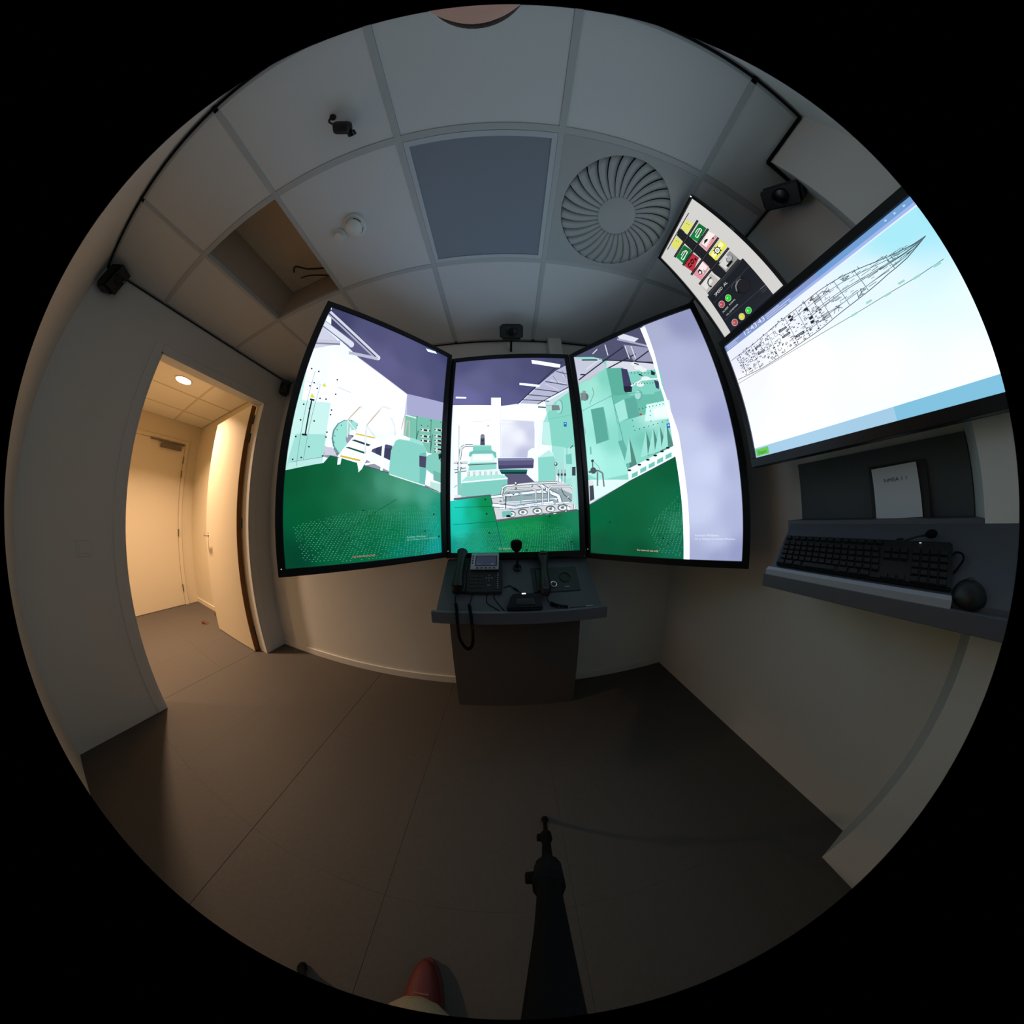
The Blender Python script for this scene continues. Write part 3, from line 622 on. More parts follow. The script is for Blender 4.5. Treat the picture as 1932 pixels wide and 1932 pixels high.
ART['centre'] = '''
p|240,244,255,120|-3690 -6310 3690 -6310 3690 6310 -3690 6310
g|1|-3690 6310 3690 6310 3690 5510 2984 5187 1680 3882 469 2628 -587 2504 -3690 2822|-2983 6302 78 80 122;-2020 4486 96 98 140;-305 5002 86 86 126;1450 5736 76 76 116;3220 5769 66 70 104;-2833 3136 108 106 160;-337 2947 92 92 140;938 4098 80 80 124
p|185,188,215,100|2984 5187 3690 5668 3690 3790 1601 2558 467 2581
p|205,225,232,100|2100 2699 3690 3735 3690 2168 2131 1954
p|40,42,60,100|3014 5099 3690 4912 3690 4978 3032 5166
p|40,42,60,100|2208 4248 3644 3995 3659 4057 2221 4310
p|40,42,60,100|1456 3671 2989 3442 3001 3502 1465 3731
p|40,42,60,100|1062 3238 2456 3077 2465 3135 1069 3297
p|40,42,60,100|720 2878 2349 2748 2356 2805 725 2935
p|40,42,60,100|3668 3898 1591 2583 1611 2534 3687 3845
p|40,42,60,100|3502 6044 370 2605 402 2563 3534 5994
p|225,228,240,100|3378 4854 3684 4434 3690 4466 3406 4886
p|225,228,240,100|2192 4071 3002 3625 3020 3662 2208 4109
p|225,228,240,100|2561 4391 3525 4104 3538 4146 2573 4432
p|95,95,110,100|3415 5197 3609 4546 3635 4562 3441 5213
p|95,95,110,100|2756 4729 3043 4099 3066 4117 2779 4748
p|250,252,255,150|1428 6114 3353 5752 3298 5483 3013 5483 1453 5795
p|250,252,255,150|564 4192 1856 4006 1803 3841 558 4026
p|250,252,255,150|-3537 3432 -2841 3334 -2853 3217 -3530 3312
p|250,252,255,150|437 2648 1560 2559 2087 2509 2039 2397 434 2573
p|244,246,255,150|-3590 2808 -1238 2599 -1240 3146 -646 3108 -652 2507 1754 2398 2200 1773 2067 -439 -3457 -1035
g|1.05|-639 1532 1377 1379 1291 -507 817 -895 -674 -847|-523 1307 240 244 252;818 1259 205 208 230;397 417 236 240 250;-396 -377 225 228 244;669 -732 188 192 220;1182 565 200 204 228
p|250,252,255,170|-1240 3146 -646 3108 -664 1401 -1238 1431
p|190,193,210,100|-664 2489 -709 -846 -686 -847 -640 2488
p|200,200,215,100|-2452 1545 -1963 1482 -1962 1509 -2451 1571
p|200,200,215,100|-1959 1482 -1275 1598 -1280 1624 -1965 1508
p|200,200,215,100|-639 1519 2132 1359 2135 1386 -638 1545
p|215,216,225,100|-1438 1302 1367 1170 1368 1187 -1438 1320
p|235,240,250,130|1336 1336 1695 1375 1758 -435 1372 -428
p|170,170,175,100|-1478 1252 -1382 1247 -1382 1142 -1478 1147
p|165,230,222,100|2172 1954 3690 2258 3690 3783 3690 -4192 2892 -2417 2239 -1633 2314 -198 1735 -109 1847 1242
p|135,216,200,100|2172 1954 2678 2703 3690 3517 3690 4751 3690 -1888 3479 -1648 3096 -283 2314 -198
p|190,238,232,105|1852 1330 2251 1328 2314 -198 1776 -69
p|175,238,228,100|3011 -365 3690 -280 3690 -2041 2900 -2263
p|110,190,180,100|2184 1492 3680 1825 3678 1852 2181 1518
p|95,175,165,100|3200 -324 3139 -1251 3162 -1251 3224 -324
p|120,200,190,100|3102 -771 3464 -691 3460 -1332 3106 -1330
p|120,170,170,100|3189 2382 3149 2158 3076 1981 2985 1882 2894 1881 2820 1977 2777 2152 2775 2374 2814 2600 2887 2783 2980 2888 3073 2890 3148 2789 3189 2607
p|165,230,222,100|3123 2380 3087 2177 3022 2016 2942 1926 2862 1925 2797 2012 2760 2172 2758 2374 2793 2579 2858 2745 2939 2840 3021 2841 3087 2750 3123 2585
p|120,135,140,100|2128 2510 2951 2499 2978 2145 2125 2110
p|175,225,218,100|2127 2491 2495 2483 2468 2120 2110 2119
p|95,105,110,100|1624 2315 2108 2267 2123 2378 1638 2427
p|20,100,200,100|3139 1334 3327 1336 3301 1028 3130 1026
p|210,230,250,100|3190 1264 3272 1265 3266 1194 3185 1193
p|245,248,252,120|855 -896 907 -498 1145 -326 2149 -359 2365 -685 2429 -926 2357 -2407 782 -1985
p|140,218,206,100|1467 -910 1894 -799 2395 -846 2482 -1086 2421 -2332 1435 -2325
p|190,236,230,105|1467 -910 2145 -440 2399 -766 2395 -846
p|240,246,250,120|1581 728 1739 726 1684 -353 1491 -349
p|92,90,130,100|-867 -880 1122 -918 1232 -1024 1175 -1532 -840 -1534
p|130,130,165,100|-868 -904 1121 -934 1208 -1063 -831 -1040
p|70,68,104,100|-836 -1315 1198 -1337 1160 -1539 -840 -1534
p|25,110,90,100|-802 -1550 831 -1601 803 -1770 -729 -1724
p|15,55,60,100|-729 -1724 804 -1739 785 -1862 -655 -1834
p|92,90,122,100|-503 -1839 747 -1861 1223 -2342 617 -2440 -327 -2451
p|130,210,200,100|-2348 3 -1245 -56 -1209 -425 -2345 -368
p|160,226,218,100|-2348 3 -1245 -56 -1230 -139 -2347 -80
p|118,196,186,100|-2597 -639 -2543 -422 -2266 -331 -1209 -384 -954 -516 -943 -837 -1059 -864 -1172 -587 -2344 -547 -2461 -767
p|215,242,238,110|-2501 -765 -2344 -547 -1172 -587 -1036 -865 -1065 -1228 -2515 -1165
p|245,250,250,120|-2304 -614 -1250 -648 -1177 -987 -2343 -950
p|145,220,208,100|-2539 -1084 -948 -1114 -955 -1545 -2617 -1557
p|60,70,75,100|-2639 -1235 -933 -1229 -935 -1158 -2643 -1163
p|170,175,180,100|-2640 -1191 -933 -1186 -934 -1154 -2642 -1159
p|225,240,240,110|-2695 -1592 -878 -1509 -745 -1746 -808 -1860 -2734 -1905
p|130,165,165,100|-2640 -1619 -2530 -1616 -2531 -1874 -2640 -1885
p|245,250,250,100|-2609 -1636 -2562 -1638 -2562 -1842 -2609 -1848
p|130,165,165,100|-2312 -1633 -2203 -1630 -2204 -1888 -2313 -1899
p|245,250,250,100|-2281 -1650 -2234 -1652 -2235 -1855 -2282 -1861
p|130,165,165,100|-1986 -1647 -1878 -1643 -1880 -1900 -1988 -1912
p|245,250,250,100|-1955 -1663 -1909 -1665 -1910 -1868 -1957 -1874
p|130,165,165,100|-1662 -1659 -1554 -1656 -1557 -1912 -1665 -1924
p|245,250,250,100|-1631 -1676 -1585 -1678 -1588 -1880 -1634 -1886
p|130,165,165,100|-1339 -1671 -1232 -1668 -1236 -1923 -1343 -1935
p|245,250,250,100|-1309 -1688 -1263 -1690 -1266 -1891 -1312 -1897
p|130,165,165,100|-1018 -1683 -911 -1679 -916 -1934 -1023 -1946
p|245,250,250,100|-988 -1699 -942 -1701 -946 -1902 -991 -1908
p|175,236,226,100|-3010 -2166 -2734 -1905 -807 -1845 -429 -1950 -319 -2107 -3010 -2205
p|130,208,196,100|-3033 -2243 -320 -2122 -369 -2640 -681 -3048 -3052 -3092
p|245,252,252,120|-3030 -2282 -316 -2130 -321 -2053 -3037 -2204
p|75,78,90,100|-1890 478 -1636 463 -1620 -37 -1904 -22
p|130,132,140,100|-1628 522 -1641 460 -1678 413 -1732 388 -1792 391 -1846 422 -1884 474 -1898 537 -1885 599 -1847 647 -1793 672 -1733 668 -1679 637 -1641 585
p|25,32,32,100|-1856 294 -1785 206 -1755 232 -1827 320
p|25,32,32,100|-1755 204 -1684 284 -1714 314 -1785 234
p|110,120,125,100|-2348 69 -2830 100 -2827 -84 -2347 -113
p|110,120,125,100|-2882 86 -3121 -82 -3013 -236 -2775 -69
p|110,120,125,100|-3156 -143 -3225 -877 -3049 -906 -2979 -175
p|225,235,235,110|-2348 28 -2829 59 -2827 -42 -2347 -72
p|225,235,235,110|-2858 51 -3097 -117 -3038 -202 -2799 -34
p|225,235,235,110|-3116 -150 -3185 -883 -3088 -900 -3019 -168
p|110,120,125,100|-3264 1358 -3224 -967 -3160 -971 -3197 1352
p|225,235,235,110|-3249 1356 -3209 -968 -3174 -970 -3212 1353
p|110,120,125,100|-3495 -1097 -2656 -1126 -2659 -998 -3499 -967
p|225,235,235,110|-3496 -1068 -2657 -1098 -2658 -1027 -3498 -997
p|110,120,125,100|-3429 -1674 -2715 -1590 -2755 -1354 -3471 -1437
p|225,235,235,110|-3438 -1621 -2724 -1537 -2746 -1407 -3462 -1490
p|110,120,125,100|-3256 -966 -3248 -2970 -3044 -2977 -3047 -977
p|225,235,235,110|-3209 -968 -3202 -2972 -3089 -2976 -3094 -975
p|70,75,85,100|-3294 -1057 -3003 -1393 -2974 -1368 -3264 -1032
p|70,75,85,100|-3006 -1047 -3290 -1351 -3260 -1380 -2976 -1075
p|240,242,245,100|-3037 -1219 -3046 -1280 -3072 -1329 -3110 -1355 -3153 -1352 -3192 -1323 -3219 -1271 -3229 -1208 -3220 -1146 -3194 -1097 -3156 -1071 -3113 -1074 -3074 -1104 -3047 -1156
p|140,205,195,100|-3226 -1527 -3051 -1536 -3036 -2978 -3240 -2971
p|235,238,240,100|-3445 -2963 -3051 -2977 -3052 -3108 -3446 -3125
p|150,160,165,100|-3425 -2551 -3345 -2438 -3385 -2410 -3464 -2524
p|150,160,165,100|-3365 -2447 -3270 -2451 -3270 -2405 -3365 -2401
p|110,115,125,100|-3485 -3139 -1323 -2993 -1013 -4436 3593 -3952 3690 -4107 -1017 -4623 -1326 -3145 -3486 -3270
g|1|-3690 -3304 -1325 -3069 -1030 -4548 3690 -4005 3690 -6310 -3690 -6310|-3369 -3465 28 212 190;-3297 -4154 22 206 186;-3231 -4914 18 196 178;-2444 -4023 14 176 136;-3491 -5973 10 150 136;-2323 -5682 14 150 120;-1600 -3592 6 140 80;-1393 -4651 10 140 92;-1111 -5554 14 126 92;-200 -4980 14 142 78;998 -4859 12 136 74;2121 -4738 0 116 62;2865 -5057 10 120 76;3408 -4774 20 128 88;3294 -6196 0 84 58;1713 -5918 4 108 66;517 -6110 6 112 66
p|0,80,50,100|-1340 -3071 -1045 -4551 -1016 -4545 -1310 -3066
p|0,80,50,100|-1045 -4551 -711 -6310 -682 -6310 -1016 -4545
p|0,90,60,100|-3449 -3704 -1261 -3688 -1262 -3665 -3450 -3681
p|0,90,60,100|-3540 -4692 -1015 -4560 -1016 -4537 -3541 -4669
p|85,90,85,100|-1049 -4585 3633 -4051 3626 -3976 -1057 -4510
p|85,90,90,100|-3459 -3248 -1322 -3084 -1327 -3023 -3465 -3186
p|85,90,90,100|-1354 -3059 -1059 -4516 -1000 -4505 -1295 -3048
p|5,40,30,100|-1616 -4052 -1525 -4054 -1527 -4145 -1618 -4142
p|5,40,30,100|-1478 -5143 -1388 -5145 -1390 -5235 -1480 -5233
p|5,40,30,100|-1677 -3226 -1586 -3228 -1587 -3319 -1678 -3317
p|5,40,30,100|3181 -5771 3272 -5775 3270 -5865 3178 -5861
p|5,40,30,100|620 -6157 709 -6159 707 -6248 618 -6246
p|5,40,30,100|1963 -4293 2053 -4296 2050 -4385 1960 -4383
d|120,215,175,85|-3391 -5063 -2003 -4937 -346 -4827 1454 -4571 3245 -5069 3367 -6310 -3424 -6310
p|215,220,225,100|-1286 -3032 -680 -3010 -290 -2490 1073 -2338 2515 -2295 3534 -2735 3516 -3950 -1013 -4421
p|150,170,175,100|-601 -2861 2572 -2717 3398 -3114 3301 -3568 -616 -3466
p|110,118,125,100|-1281 -3244 -675 -3199 -690 -3003 -1296 -3047
p|110,118,125,100|-673 -3199 1364 -3014 1347 -2818 -692 -3003
p|110,118,125,100|1352 -3014 2255 -3037 2263 -2840 1359 -2818
p|245,248,250,120|-1284 -3205 -678 -3160 -687 -3042 -1293 -3087
p|245,248,250,120|-677 -3160 1361 -2975 1350 -2857 -688 -3042
p|245,248,250,120|1354 -2975 2257 -2998 2261 -2879 1357 -2857
p|110,118,125,100|-1241 -3729 -39 -3910 -1 -3657 -1204 -3475
p|110,118,125,100|-5 -3911 1048 -3789 1019 -3535 -35 -3656
p|110,118,125,100|1045 -3789 2248 -3670 2225 -3415 1021 -3534
p|245,248,250,120|-1233 -3678 -31 -3860 -8 -3708 -1211 -3525
p|245,248,250,120|-11 -3860 1042 -3738 1025 -3586 -29 -3707
p|245,248,250,120|1041 -3738 2243 -3619 2230 -3466 1026 -3585
p|110,118,125,100|1364 -2573 2099 -3122 2263 -2903 1528 -2352
p|110,118,125,100|2125 -3138 2497 -3298 2609 -3047 2236 -2887
p|110,118,125,100|2420 -3207 2551 -3738 2817 -3670 2686 -3138
p|110,118,125,100|2622 -3826 3107 -4063 3233 -3820 2746 -3582
p|245,248,250,120|1397 -2529 2131 -3078 2230 -2947 1495 -2396
p|245,248,250,120|2147 -3088 2520 -3248 2587 -3098 2214 -2937
p|245,248,250,120|2473 -3193 2604 -3724 2763 -3684 2633 -3152
p|245,248,250,120|2647 -3777 3132 -4015 3208 -3869 2721 -3631
p|110,118,125,100|-922 -3889 3150 -3617 3144 -3511 -929 -3783
p|245,248,250,120|-923 -3868 3149 -3596 3145 -3533 -928 -3804
p|110,118,125,100|-614 -3496 2548 -3354 2546 -3294 -617 -3436
p|245,248,250,120|-615 -3484 2548 -3342 2546 -3306 -616 -3448
p|105,112,120,100|-605 -3020 -559 -2642 -709 -2622 -755 -3001
p|105,112,120,100|-597 -2698 -405 -2590 -480 -2457 -672 -2566
p|105,112,120,100|-437 -2599 1075 -2490 1065 -2338 -448 -2447
p|105,112,120,100|1070 -2491 2508 -2487 2511 -2334 1071 -2338
p|235,240,242,110|-643 -3015 -596 -2637 -672 -2627 -718 -3006
p|235,240,242,110|-615 -2665 -424 -2557 -461 -2490 -653 -2599
p|235,240,242,110|-439 -2561 1073 -2452 1068 -2376 -445 -2485
p|235,240,242,110|1070 -2452 2509 -2449 2510 -2372 1070 -2376
p|105,112,120,100|-483 -3275 -513 -2933 -618 -2942 -588 -3284
p|105,112,120,100|-526 -2973 -331 -2751 -411 -2680 -605 -2903
p|105,112,120,100|-370 -2769 987 -2747 986 -2640 -372 -2662
p|105,112,120,100|962 -2741 1244 -2885 1292 -2791 1010 -2646
p|105,112,120,100|1215 -2838 1210 -3517 1314 -3518 1320 -2838
p|235,240,242,110|-509 -3277 -539 -2936 -592 -2940 -562 -3281
p|235,240,242,110|-545 -2955 -351 -2733 -391 -2698 -585 -2920
p|235,240,242,110|-371 -2742 987 -2720 986 -2667 -372 -2689
p|235,240,242,110|974 -2717 1256 -2862 1280 -2814 998 -2670
p|235,240,242,110|1241 -2838 1236 -3517 1288 -3518 1294 -2838
p|105,112,120,100|2033 -3538 2061 -2782 1940 -2779 1913 -3535
p|105,112,120,100|2039 -2827 2234 -2664 2158 -2571 1962 -2734
p|105,112,120,100|2194 -2679 3264 -2700 3270 -2577 2199 -2557
p|105,112,120,100|3220 -2680 3440 -2928 3535 -2846 3314 -2597
p|105,112,120,100|3425 -2887 3392 -3948 3516 -3949 3549 -2887
p|235,240,242,110|2003 -3537 2031 -2781 1970 -2780 1943 -3535
p|235,240,242,110|2020 -2804 2215 -2641 2177 -2594 1981 -2757
p|235,240,242,110|2195 -2648 3265 -2669 3269 -2608 2197 -2587
p|235,240,242,110|3243 -2659 3463 -2908 3511 -2867 3291 -2618
p|235,240,242,110|3456 -2887 3423 -3948 3485 -3949 3518 -2887
p|105,112,120,100|1337 -2332 1623 -2797 1700 -2748 1414 -2283
p|105,112,120,100|1616 -2771 1586 -3676 1676 -3679 1706 -2773
p|235,240,242,110|1356 -2320 1642 -2785 1680 -2760 1395 -2296
p|235,240,242,110|1639 -2772 1609 -3677 1654 -3678 1684 -2773
p|105,112,120,100|2459 -1244 2403 -2408 2464 -2409 2520 -1245
p|235,240,242,110|2474 -1244 2418 -2408 2448 -2409 2505 -1244
p|105,112,120,100|2854 -1250 2850 -2032 2896 -2030 2901 -1248
p|235,240,242,110|2865 -1249 2861 -2032 2885 -2031 2889 -1248
p|105,112,115,100|106 -4164 76 -4248 -5 -4314 -121 -4349 -248 -4346 -362 -4305 -439 -4235 -466 -4149 -436 -4065 -355 -3999 -239 -3964 -111 -3967 3 -4008 80 -4078
p|240,245,245,110|53 -4178 30 -4236 -32 -4282 -120 -4305 -217 -4303 -304 -4275 -363 -4226 -383 -4167 -360 -4108 -299 -4063 -211 -4039 -113 -4041 -26 -4070 33 -4118
p|120,130,130,100|-74 -4160 -86 -4192 -115 -4217 -158 -4231 -205 -4230 -247 -4214 -276 -4187 -285 -4154 -274 -4122 -244 -4096 -201 -4083 -155 -4084 -113 -4100 -84 -4127
p|105,112,115,100|783 -4068 752 -4152 672 -4218 557 -4253 430 -4250 317 -4209 240 -4139 214 -4054 245 -3970 326 -3904 441 -3869 567 -3872 680 -3913 757 -3983
p|240,245,245,110|730 -4082 707 -4140 646 -4186 558 -4209 462 -4207 375 -4179 316 -4130 296 -4071 319 -4013 381 -3967 469 -3943 565 -3946 651 -3974 710 -4023
p|120,130,130,100|604 -4064 592 -4096 563 -4121 520 -4135 474 -4134 432 -4118 404 -4091 394 -4058 405 -4026 435 -4001 478 -3987 524 -3988 566 -4004 594 -4031
p|105,112,115,100|1605 -4015 1575 -4098 1494 -4164 1379 -4199 1253 -4195 1141 -4155 1064 -4085 1039 -4000 1069 -3916 1150 -3850 1265 -3816 1391 -3819 1503 -3860 1580 -3929
p|240,245,245,110|1553 -4028 1529 -4086 1468 -4131 1380 -4155 1284 -4153 1198 -4125 1140 -4076 1120 -4017 1143 -3959 1205 -3914 1292 -3890 1389 -3892 1474 -3921 1533 -3969
p|120,130,130,100|1426 -4010 1415 -4042 1385 -4067 1343 -4081 1296 -4080 1255 -4064 1227 -4037 1218 -4005 1229 -3972 1259 -3947 1301 -3934 1347 -3935 1389 -3950 1417 -3977
p|105,112,115,100|2358 -3921 2327 -4005 2245 -4071 2130 -4106 2003 -4102 1890 -4062 1814 -3992 1788 -3907 1819 -3823 1900 -3757 2016 -3722 2143 -3726 2256 -3766 2333 -3836
p|240,245,245,110|2305 -3935 2282 -3993 2219 -4038 2131 -4062 2035 -4060 1948 -4031 1890 -3983 1870 -3924 1894 -3866 1955 -3821 2043 -3797 2140 -3799 2227 -3828 2286 -3876
p|120,130,130,100|2178 -3917 2166 -3949 2136 -3974 2094 -3988 2047 -3987 2005 -3971 1977 -3944 1968 -3912 1979 -3879 2009 -3854 2052 -3841 2099 -3842 2140 -3857 2169 -3884
p|105,112,115,100|3043 -3863 3011 -3947 2928 -4013 2811 -4048 2683 -4045 2569 -4004 2492 -3934 2467 -3849 2498 -3765 2580 -3699 2697 -3664 2825 -3667 2940 -3708 3018 -3778
p|240,245,245,110|2989 -3877 2965 -3935 2902 -3981 2813 -4005 2715 -4002 2628 -3974 2569 -3925 2549 -3866 2573 -3808 2636 -3763 2725 -3739 2823 -3741 2910 -3769 2969 -3818
p|120,130,130,100|2860 -3859 2848 -3891 2818 -3917 2775 -3930 2728 -3929 2686 -3913 2657 -3886 2648 -3854 2660 -3821 2690 -3796 2733 -3782 2780 -3784 2822 -3799 2851 -3826
p|120,195,185,100|-703 -3993 -175 -3946 -145 -4271 -673 -4332
p|25,32,32,100|-198 -4269 -212 -4302 -250 -4327 -305 -4340 -365 -4338 -419 -4322 -456 -4295 -468 -4262 -454 -4230 -416 -4205 -361 -4192 -301 -4193 -247 -4209 -210 -4236
p|60,66,75,100|249 -2391 216 -2466 140 -2495 66 -2461 37 -2385 70 -2310 146 -2281 220 -2315
p|230,235,240,100|187 -2374 168 -2415 127 -2431 86 -2413 70 -2371 88 -2330 130 -2314 171 -2332
p|60,66,75,100|211 -2694 187 -2747 133 -2768 81 -2744 60 -2690 83 -2637 137 -2616 190 -2640
p|230,235,240,100|162 -2678 149 -2707 120 -2718 91 -2705 79 -2675 92 -2646 122 -2635 151 -2648
p|60,66,75,100|-240 -2909 -259 -2951 -302 -2968 -344 -2949 -361 -2906 -342 -2863 -299 -2847 -256 -2866
p|230,235,240,100|-282 -2893 -292 -2916 -316 -2925 -339 -2915 -348 -2891 -338 -2867 -314 -2858 -291 -2869
p|60,66,75,100|60 -2993 41 -3035 -2 -3052 -44 -3033 -61 -2990 -42 -2947 1 -2931 43 -2950
p|230,235,240,100|18 -2977 8 -3000 -16 -3009 -39 -2999 -48 -2975 -38 -2952 -14 -2942 9 -2953
p|60,66,75,100|361 -3002 342 -3044 299 -3060 257 -3041 241 -2998 259 -2956 302 -2939 345 -2958
p|230,235,240,100|319 -2985 309 -3009 285 -3018 262 -3007 253 -2983 263 -2960 287 -2951 310 -2961
p|60,66,75,100|1865 -2762 1836 -2826 1772 -2851 1709 -2823 1684 -2758 1713 -2694 1778 -2669 1841 -2697
p|230,235,240,100|1810 -2746 1794 -2781 1758 -2795 1724 -2779 1711 -2743 1726 -2708 1762 -2694 1797 -2710
p|60,66,75,100|1126 -2568 1107 -2611 1064 -2627 1022 -2608 1005 -2565 1024 -2522 1067 -2506 1109 -2525
p|230,235,240,100|1084 -2552 1074 -2575 1050 -2584 1027 -2574 1018 -2550 1028 -2527 1052 -2518 1075 -2528
p|60,66,75,100|2593 -1324 2558 -1402 2480 -1433 2405 -1400 2377 -1321 2413 -1244 2491 -1213 2566 -1246
p|230,235,240,100|2530 -1308 2510 -1350 2467 -1368 2426 -1349 2411 -1306 2431 -1264 2474 -1246 2515 -1265
p|60,66,75,100|-560 -2710 -572 -2737 -599 -2747 -625 -2735 -636 -2708 -624 -2681 -597 -2671 -571 -2683
p|230,235,240,100|-592 -2694 -598 -2709 -613 -2714 -628 -2708 -634 -2693 -627 -2678 -612 -2673 -598 -2679
p|55,60,66,100|-467 -3091 -500 -3846 -448 -3849 -414 -3094
p|40,50,56,100|2707 -2727 2843 -3110 2879 -3097 2743 -2714
p|40,50,56,100|2848 -3118 3291 -3506 3317 -3478 2873 -3089
p|130,190,185,100|370 -2964 354 -3568 444 -3570 460 -2967
p|110,150,160,100|600 -3152 1051 -3127 1048 -3067 597 -3092
p|150,175,175,100|2592 -1638 2555 -2411 2616 -2412 2654 -1639
p|70,75,80,100|2677 -1951 2653 -2016 2603 -2042 2556 -2014 2538 -1948 2562 -1883 2612 -1857 2660 -1885
p|150,175,175,100|2785 -1641 2746 -2415 2808 -2416 2847 -1642
p|70,75,80,100|2869 -1954 2846 -2019 2795 -2046 2748 -2018 2731 -1952 2754 -1886 2805 -1859 2852 -1887
p|150,175,175,100|2979 -1643 2938 -2418 3000 -2419 3041 -1644
p|70,75,80,100|3063 -1956 3039 -2022 2988 -2048 2940 -2020 2923 -1954 2947 -1889 2998 -1862 3046 -1890
p|180,232,225,100|3386 -1882 3622 -1884 3558 -3876 3339 -3568
p|55,60,72,100|3433 -1506 3647 -1491 3613 -2025 3402 -2023
p|40,40,50,100|3425 -381 3599 -199 3566 -166 3392 -348
p|120,130,135,100|68 -3507 59 -3524 97 -3544 106 -3527
p|120,195,185,100|1600 -4124 1509 -4226 1530 -4244 1621 -4143
p|120,195,185,100|1055 -4019 1175 -3966 1162 -3938 1042 -3991
p|120,195,185,100|-276 -4123 -217 -4032 -250 -4011 -309 -4101
p|120,130,135,100|2275 -3668 2384 -3622 2369 -3585 2260 -3631
p|120,195,185,100|1567 -4169 1706 -4151 1701 -4113 1562 -4131
p|250,252,252,100|2467 -3404 2337 -3324 2314 -3361 2445 -3441
p|120,195,185,100|-16 -4202 102 -4188 97 -4148 -21 -4162
p|120,195,185,100|2581 -3648 2714 -3689 2725 -3655 2592 -3613
p|250,252,252,100|2973 -4067 2914 -4074 2919 -4112 2977 -4105
p|250,252,252,100|1515 -2876 1678 -2831 1668 -2795 1505 -2841
p|120,195,185,100|-388 -3418 -288 -3402 -292 -3377 -392 -3393
p|120,195,185,100|-274 -3089 -426 -3109 -421 -3151 -269 -3131
p|120,130,135,100|-729 -3789 -589 -3746 -599 -3712 -740 -3755
p|50,56,62,100|110 -2715 145 -2616 122 -2608 87 -2706
p|120,130,135,100|-85 -3285 -239 -3358 -227 -3382 -74 -3308
p|120,195,185,100|391 -4196 514 -4175 509 -4145 386 -4166
p|50,56,62,100|2720 -3821 2867 -3826 2869 -3790 2722 -3785
p|250,252,252,100|911 -3810 892 -3759 851 -3774 870 -3825
p|120,195,185,100|378 -3179 317 -3151 299 -3192 359 -3220
p|120,130,135,100|1588 -2922 1649 -2892 1634 -2862 1574 -2892
p|50,56,62,100|2053 -3891 2206 -3794 2188 -3764 2034 -3861
p|120,130,135,100|643 -3649 584 -3619 568 -3651 627 -3681
p|120,130,135,100|396 -3240 354 -3296 378 -3314 420 -3258
p|250,252,252,100|-813 -3521 -907 -3583 -890 -3608 -797 -3546
p|120,195,185,100|101 -2933 -33 -2951 -28 -2988 106 -2970
p|250,252,252,100|3080 -3816 3203 -3749 3187 -3721 3064 -3788
p|120,195,185,100|508 -3707 605 -3611 585 -3590 488 -3686
p|250,252,252,100|3116 -3219 3059 -3287 3092 -3314 3149 -3245
p|250,252,252,100|-576 -3620 -571 -3694 -539 -3692 -544 -3618
p|120,130,135,100|1020 -3680 987 -3768 1017 -3779 1049 -3691
p|120,195,185,100|-244 -2668 -83 -2719 -73 -2685 -233 -2634
p|120,130,135,100|-787 -3370 -660 -3450 -641 -3420 -769 -3341
p|50,56,62,100|2658 -4240 2504 -4321 2523 -4357 2677 -4276
p|120,195,185,100|1973 -4150 1811 -4197 1821 -4231 1983 -4183
p|50,56,62,100|-199 -3117 -230 -3209 -197 -3220 -167 -3128
p|120,130,135,100|1645 -3243 1656 -3309 1700 -3302 1688 -3235
p|50,56,62,100|-638 -2999 -531 -2932 -549 -2902 -656 -2969
p|250,252,252,100|2387 -4154 2223 -4176 2229 -4217 2392 -4194
p|120,130,135,100|2742 -2815 2782 -2820 2786 -2792 2746 -2787
p|50,56,62,100|-680 -3160 -586 -3067 -616 -3037 -709 -3130
p|50,56,62,100|-705 -3378 -842 -3375 -843 -3417 -706 -3420
p|120,130,135,100|436 -3153 400 -3110 377 -3130 412 -3173
p|120,195,185,100|171 -4227 188 -4273 211 -4264 194 -4218
p|250,252,252,100|694 -2793 680 -2824 702 -2834 715 -2803
p|50,56,62,100|1369 -3687 1347 -3659 1319 -3682 1341 -3710
p|120,195,185,100|1184 -3792 1160 -3690 1118 -3701 1142 -3803
p|50,56,62,100|30 -3065 -60 -2984 -87 -3015 2 -3096
p|120,130,135,100|-802 -3154 -741 -3248 -720 -3234 -781 -3140
p|120,195,185,100|2137 -4073 2213 -4088 2221 -4051 2144 -4036
p|50,56,62,100|-479 -3555 -566 -3529 -576 -3561 -489 -3587
p|120,195,185,100|1294 -3570 1135 -3638 1146 -3662 1304 -3595
p|120,195,185,100|-420 -4000 -271 -4020 -265 -3979 -415 -3958
p|250,252,252,100|2463 -2782 2543 -2876 2562 -2859 2483 -2765
p|250,252,252,100|-638 -3132 -722 -3062 -749 -3094 -665 -3164
p|120,195,185,100|121 -3636 152 -3730 178 -3721 148 -3628
p|120,195,185,100|1404 -4235 1560 -4221 1557 -4187 1401 -4202
p|120,195,185,100|2235 -2961 2199 -3043 2223 -3053 2259 -2972
p|120,195,185,100|-210 -3445 -204 -3433 -243 -3413 -249 -3425
p|120,130,135,100|2125 -2984 2008 -2985 2007 -3025 2125 -3024
t|205,150,130,100|For internal use only|-0.09|-0.614|0.1119
'''
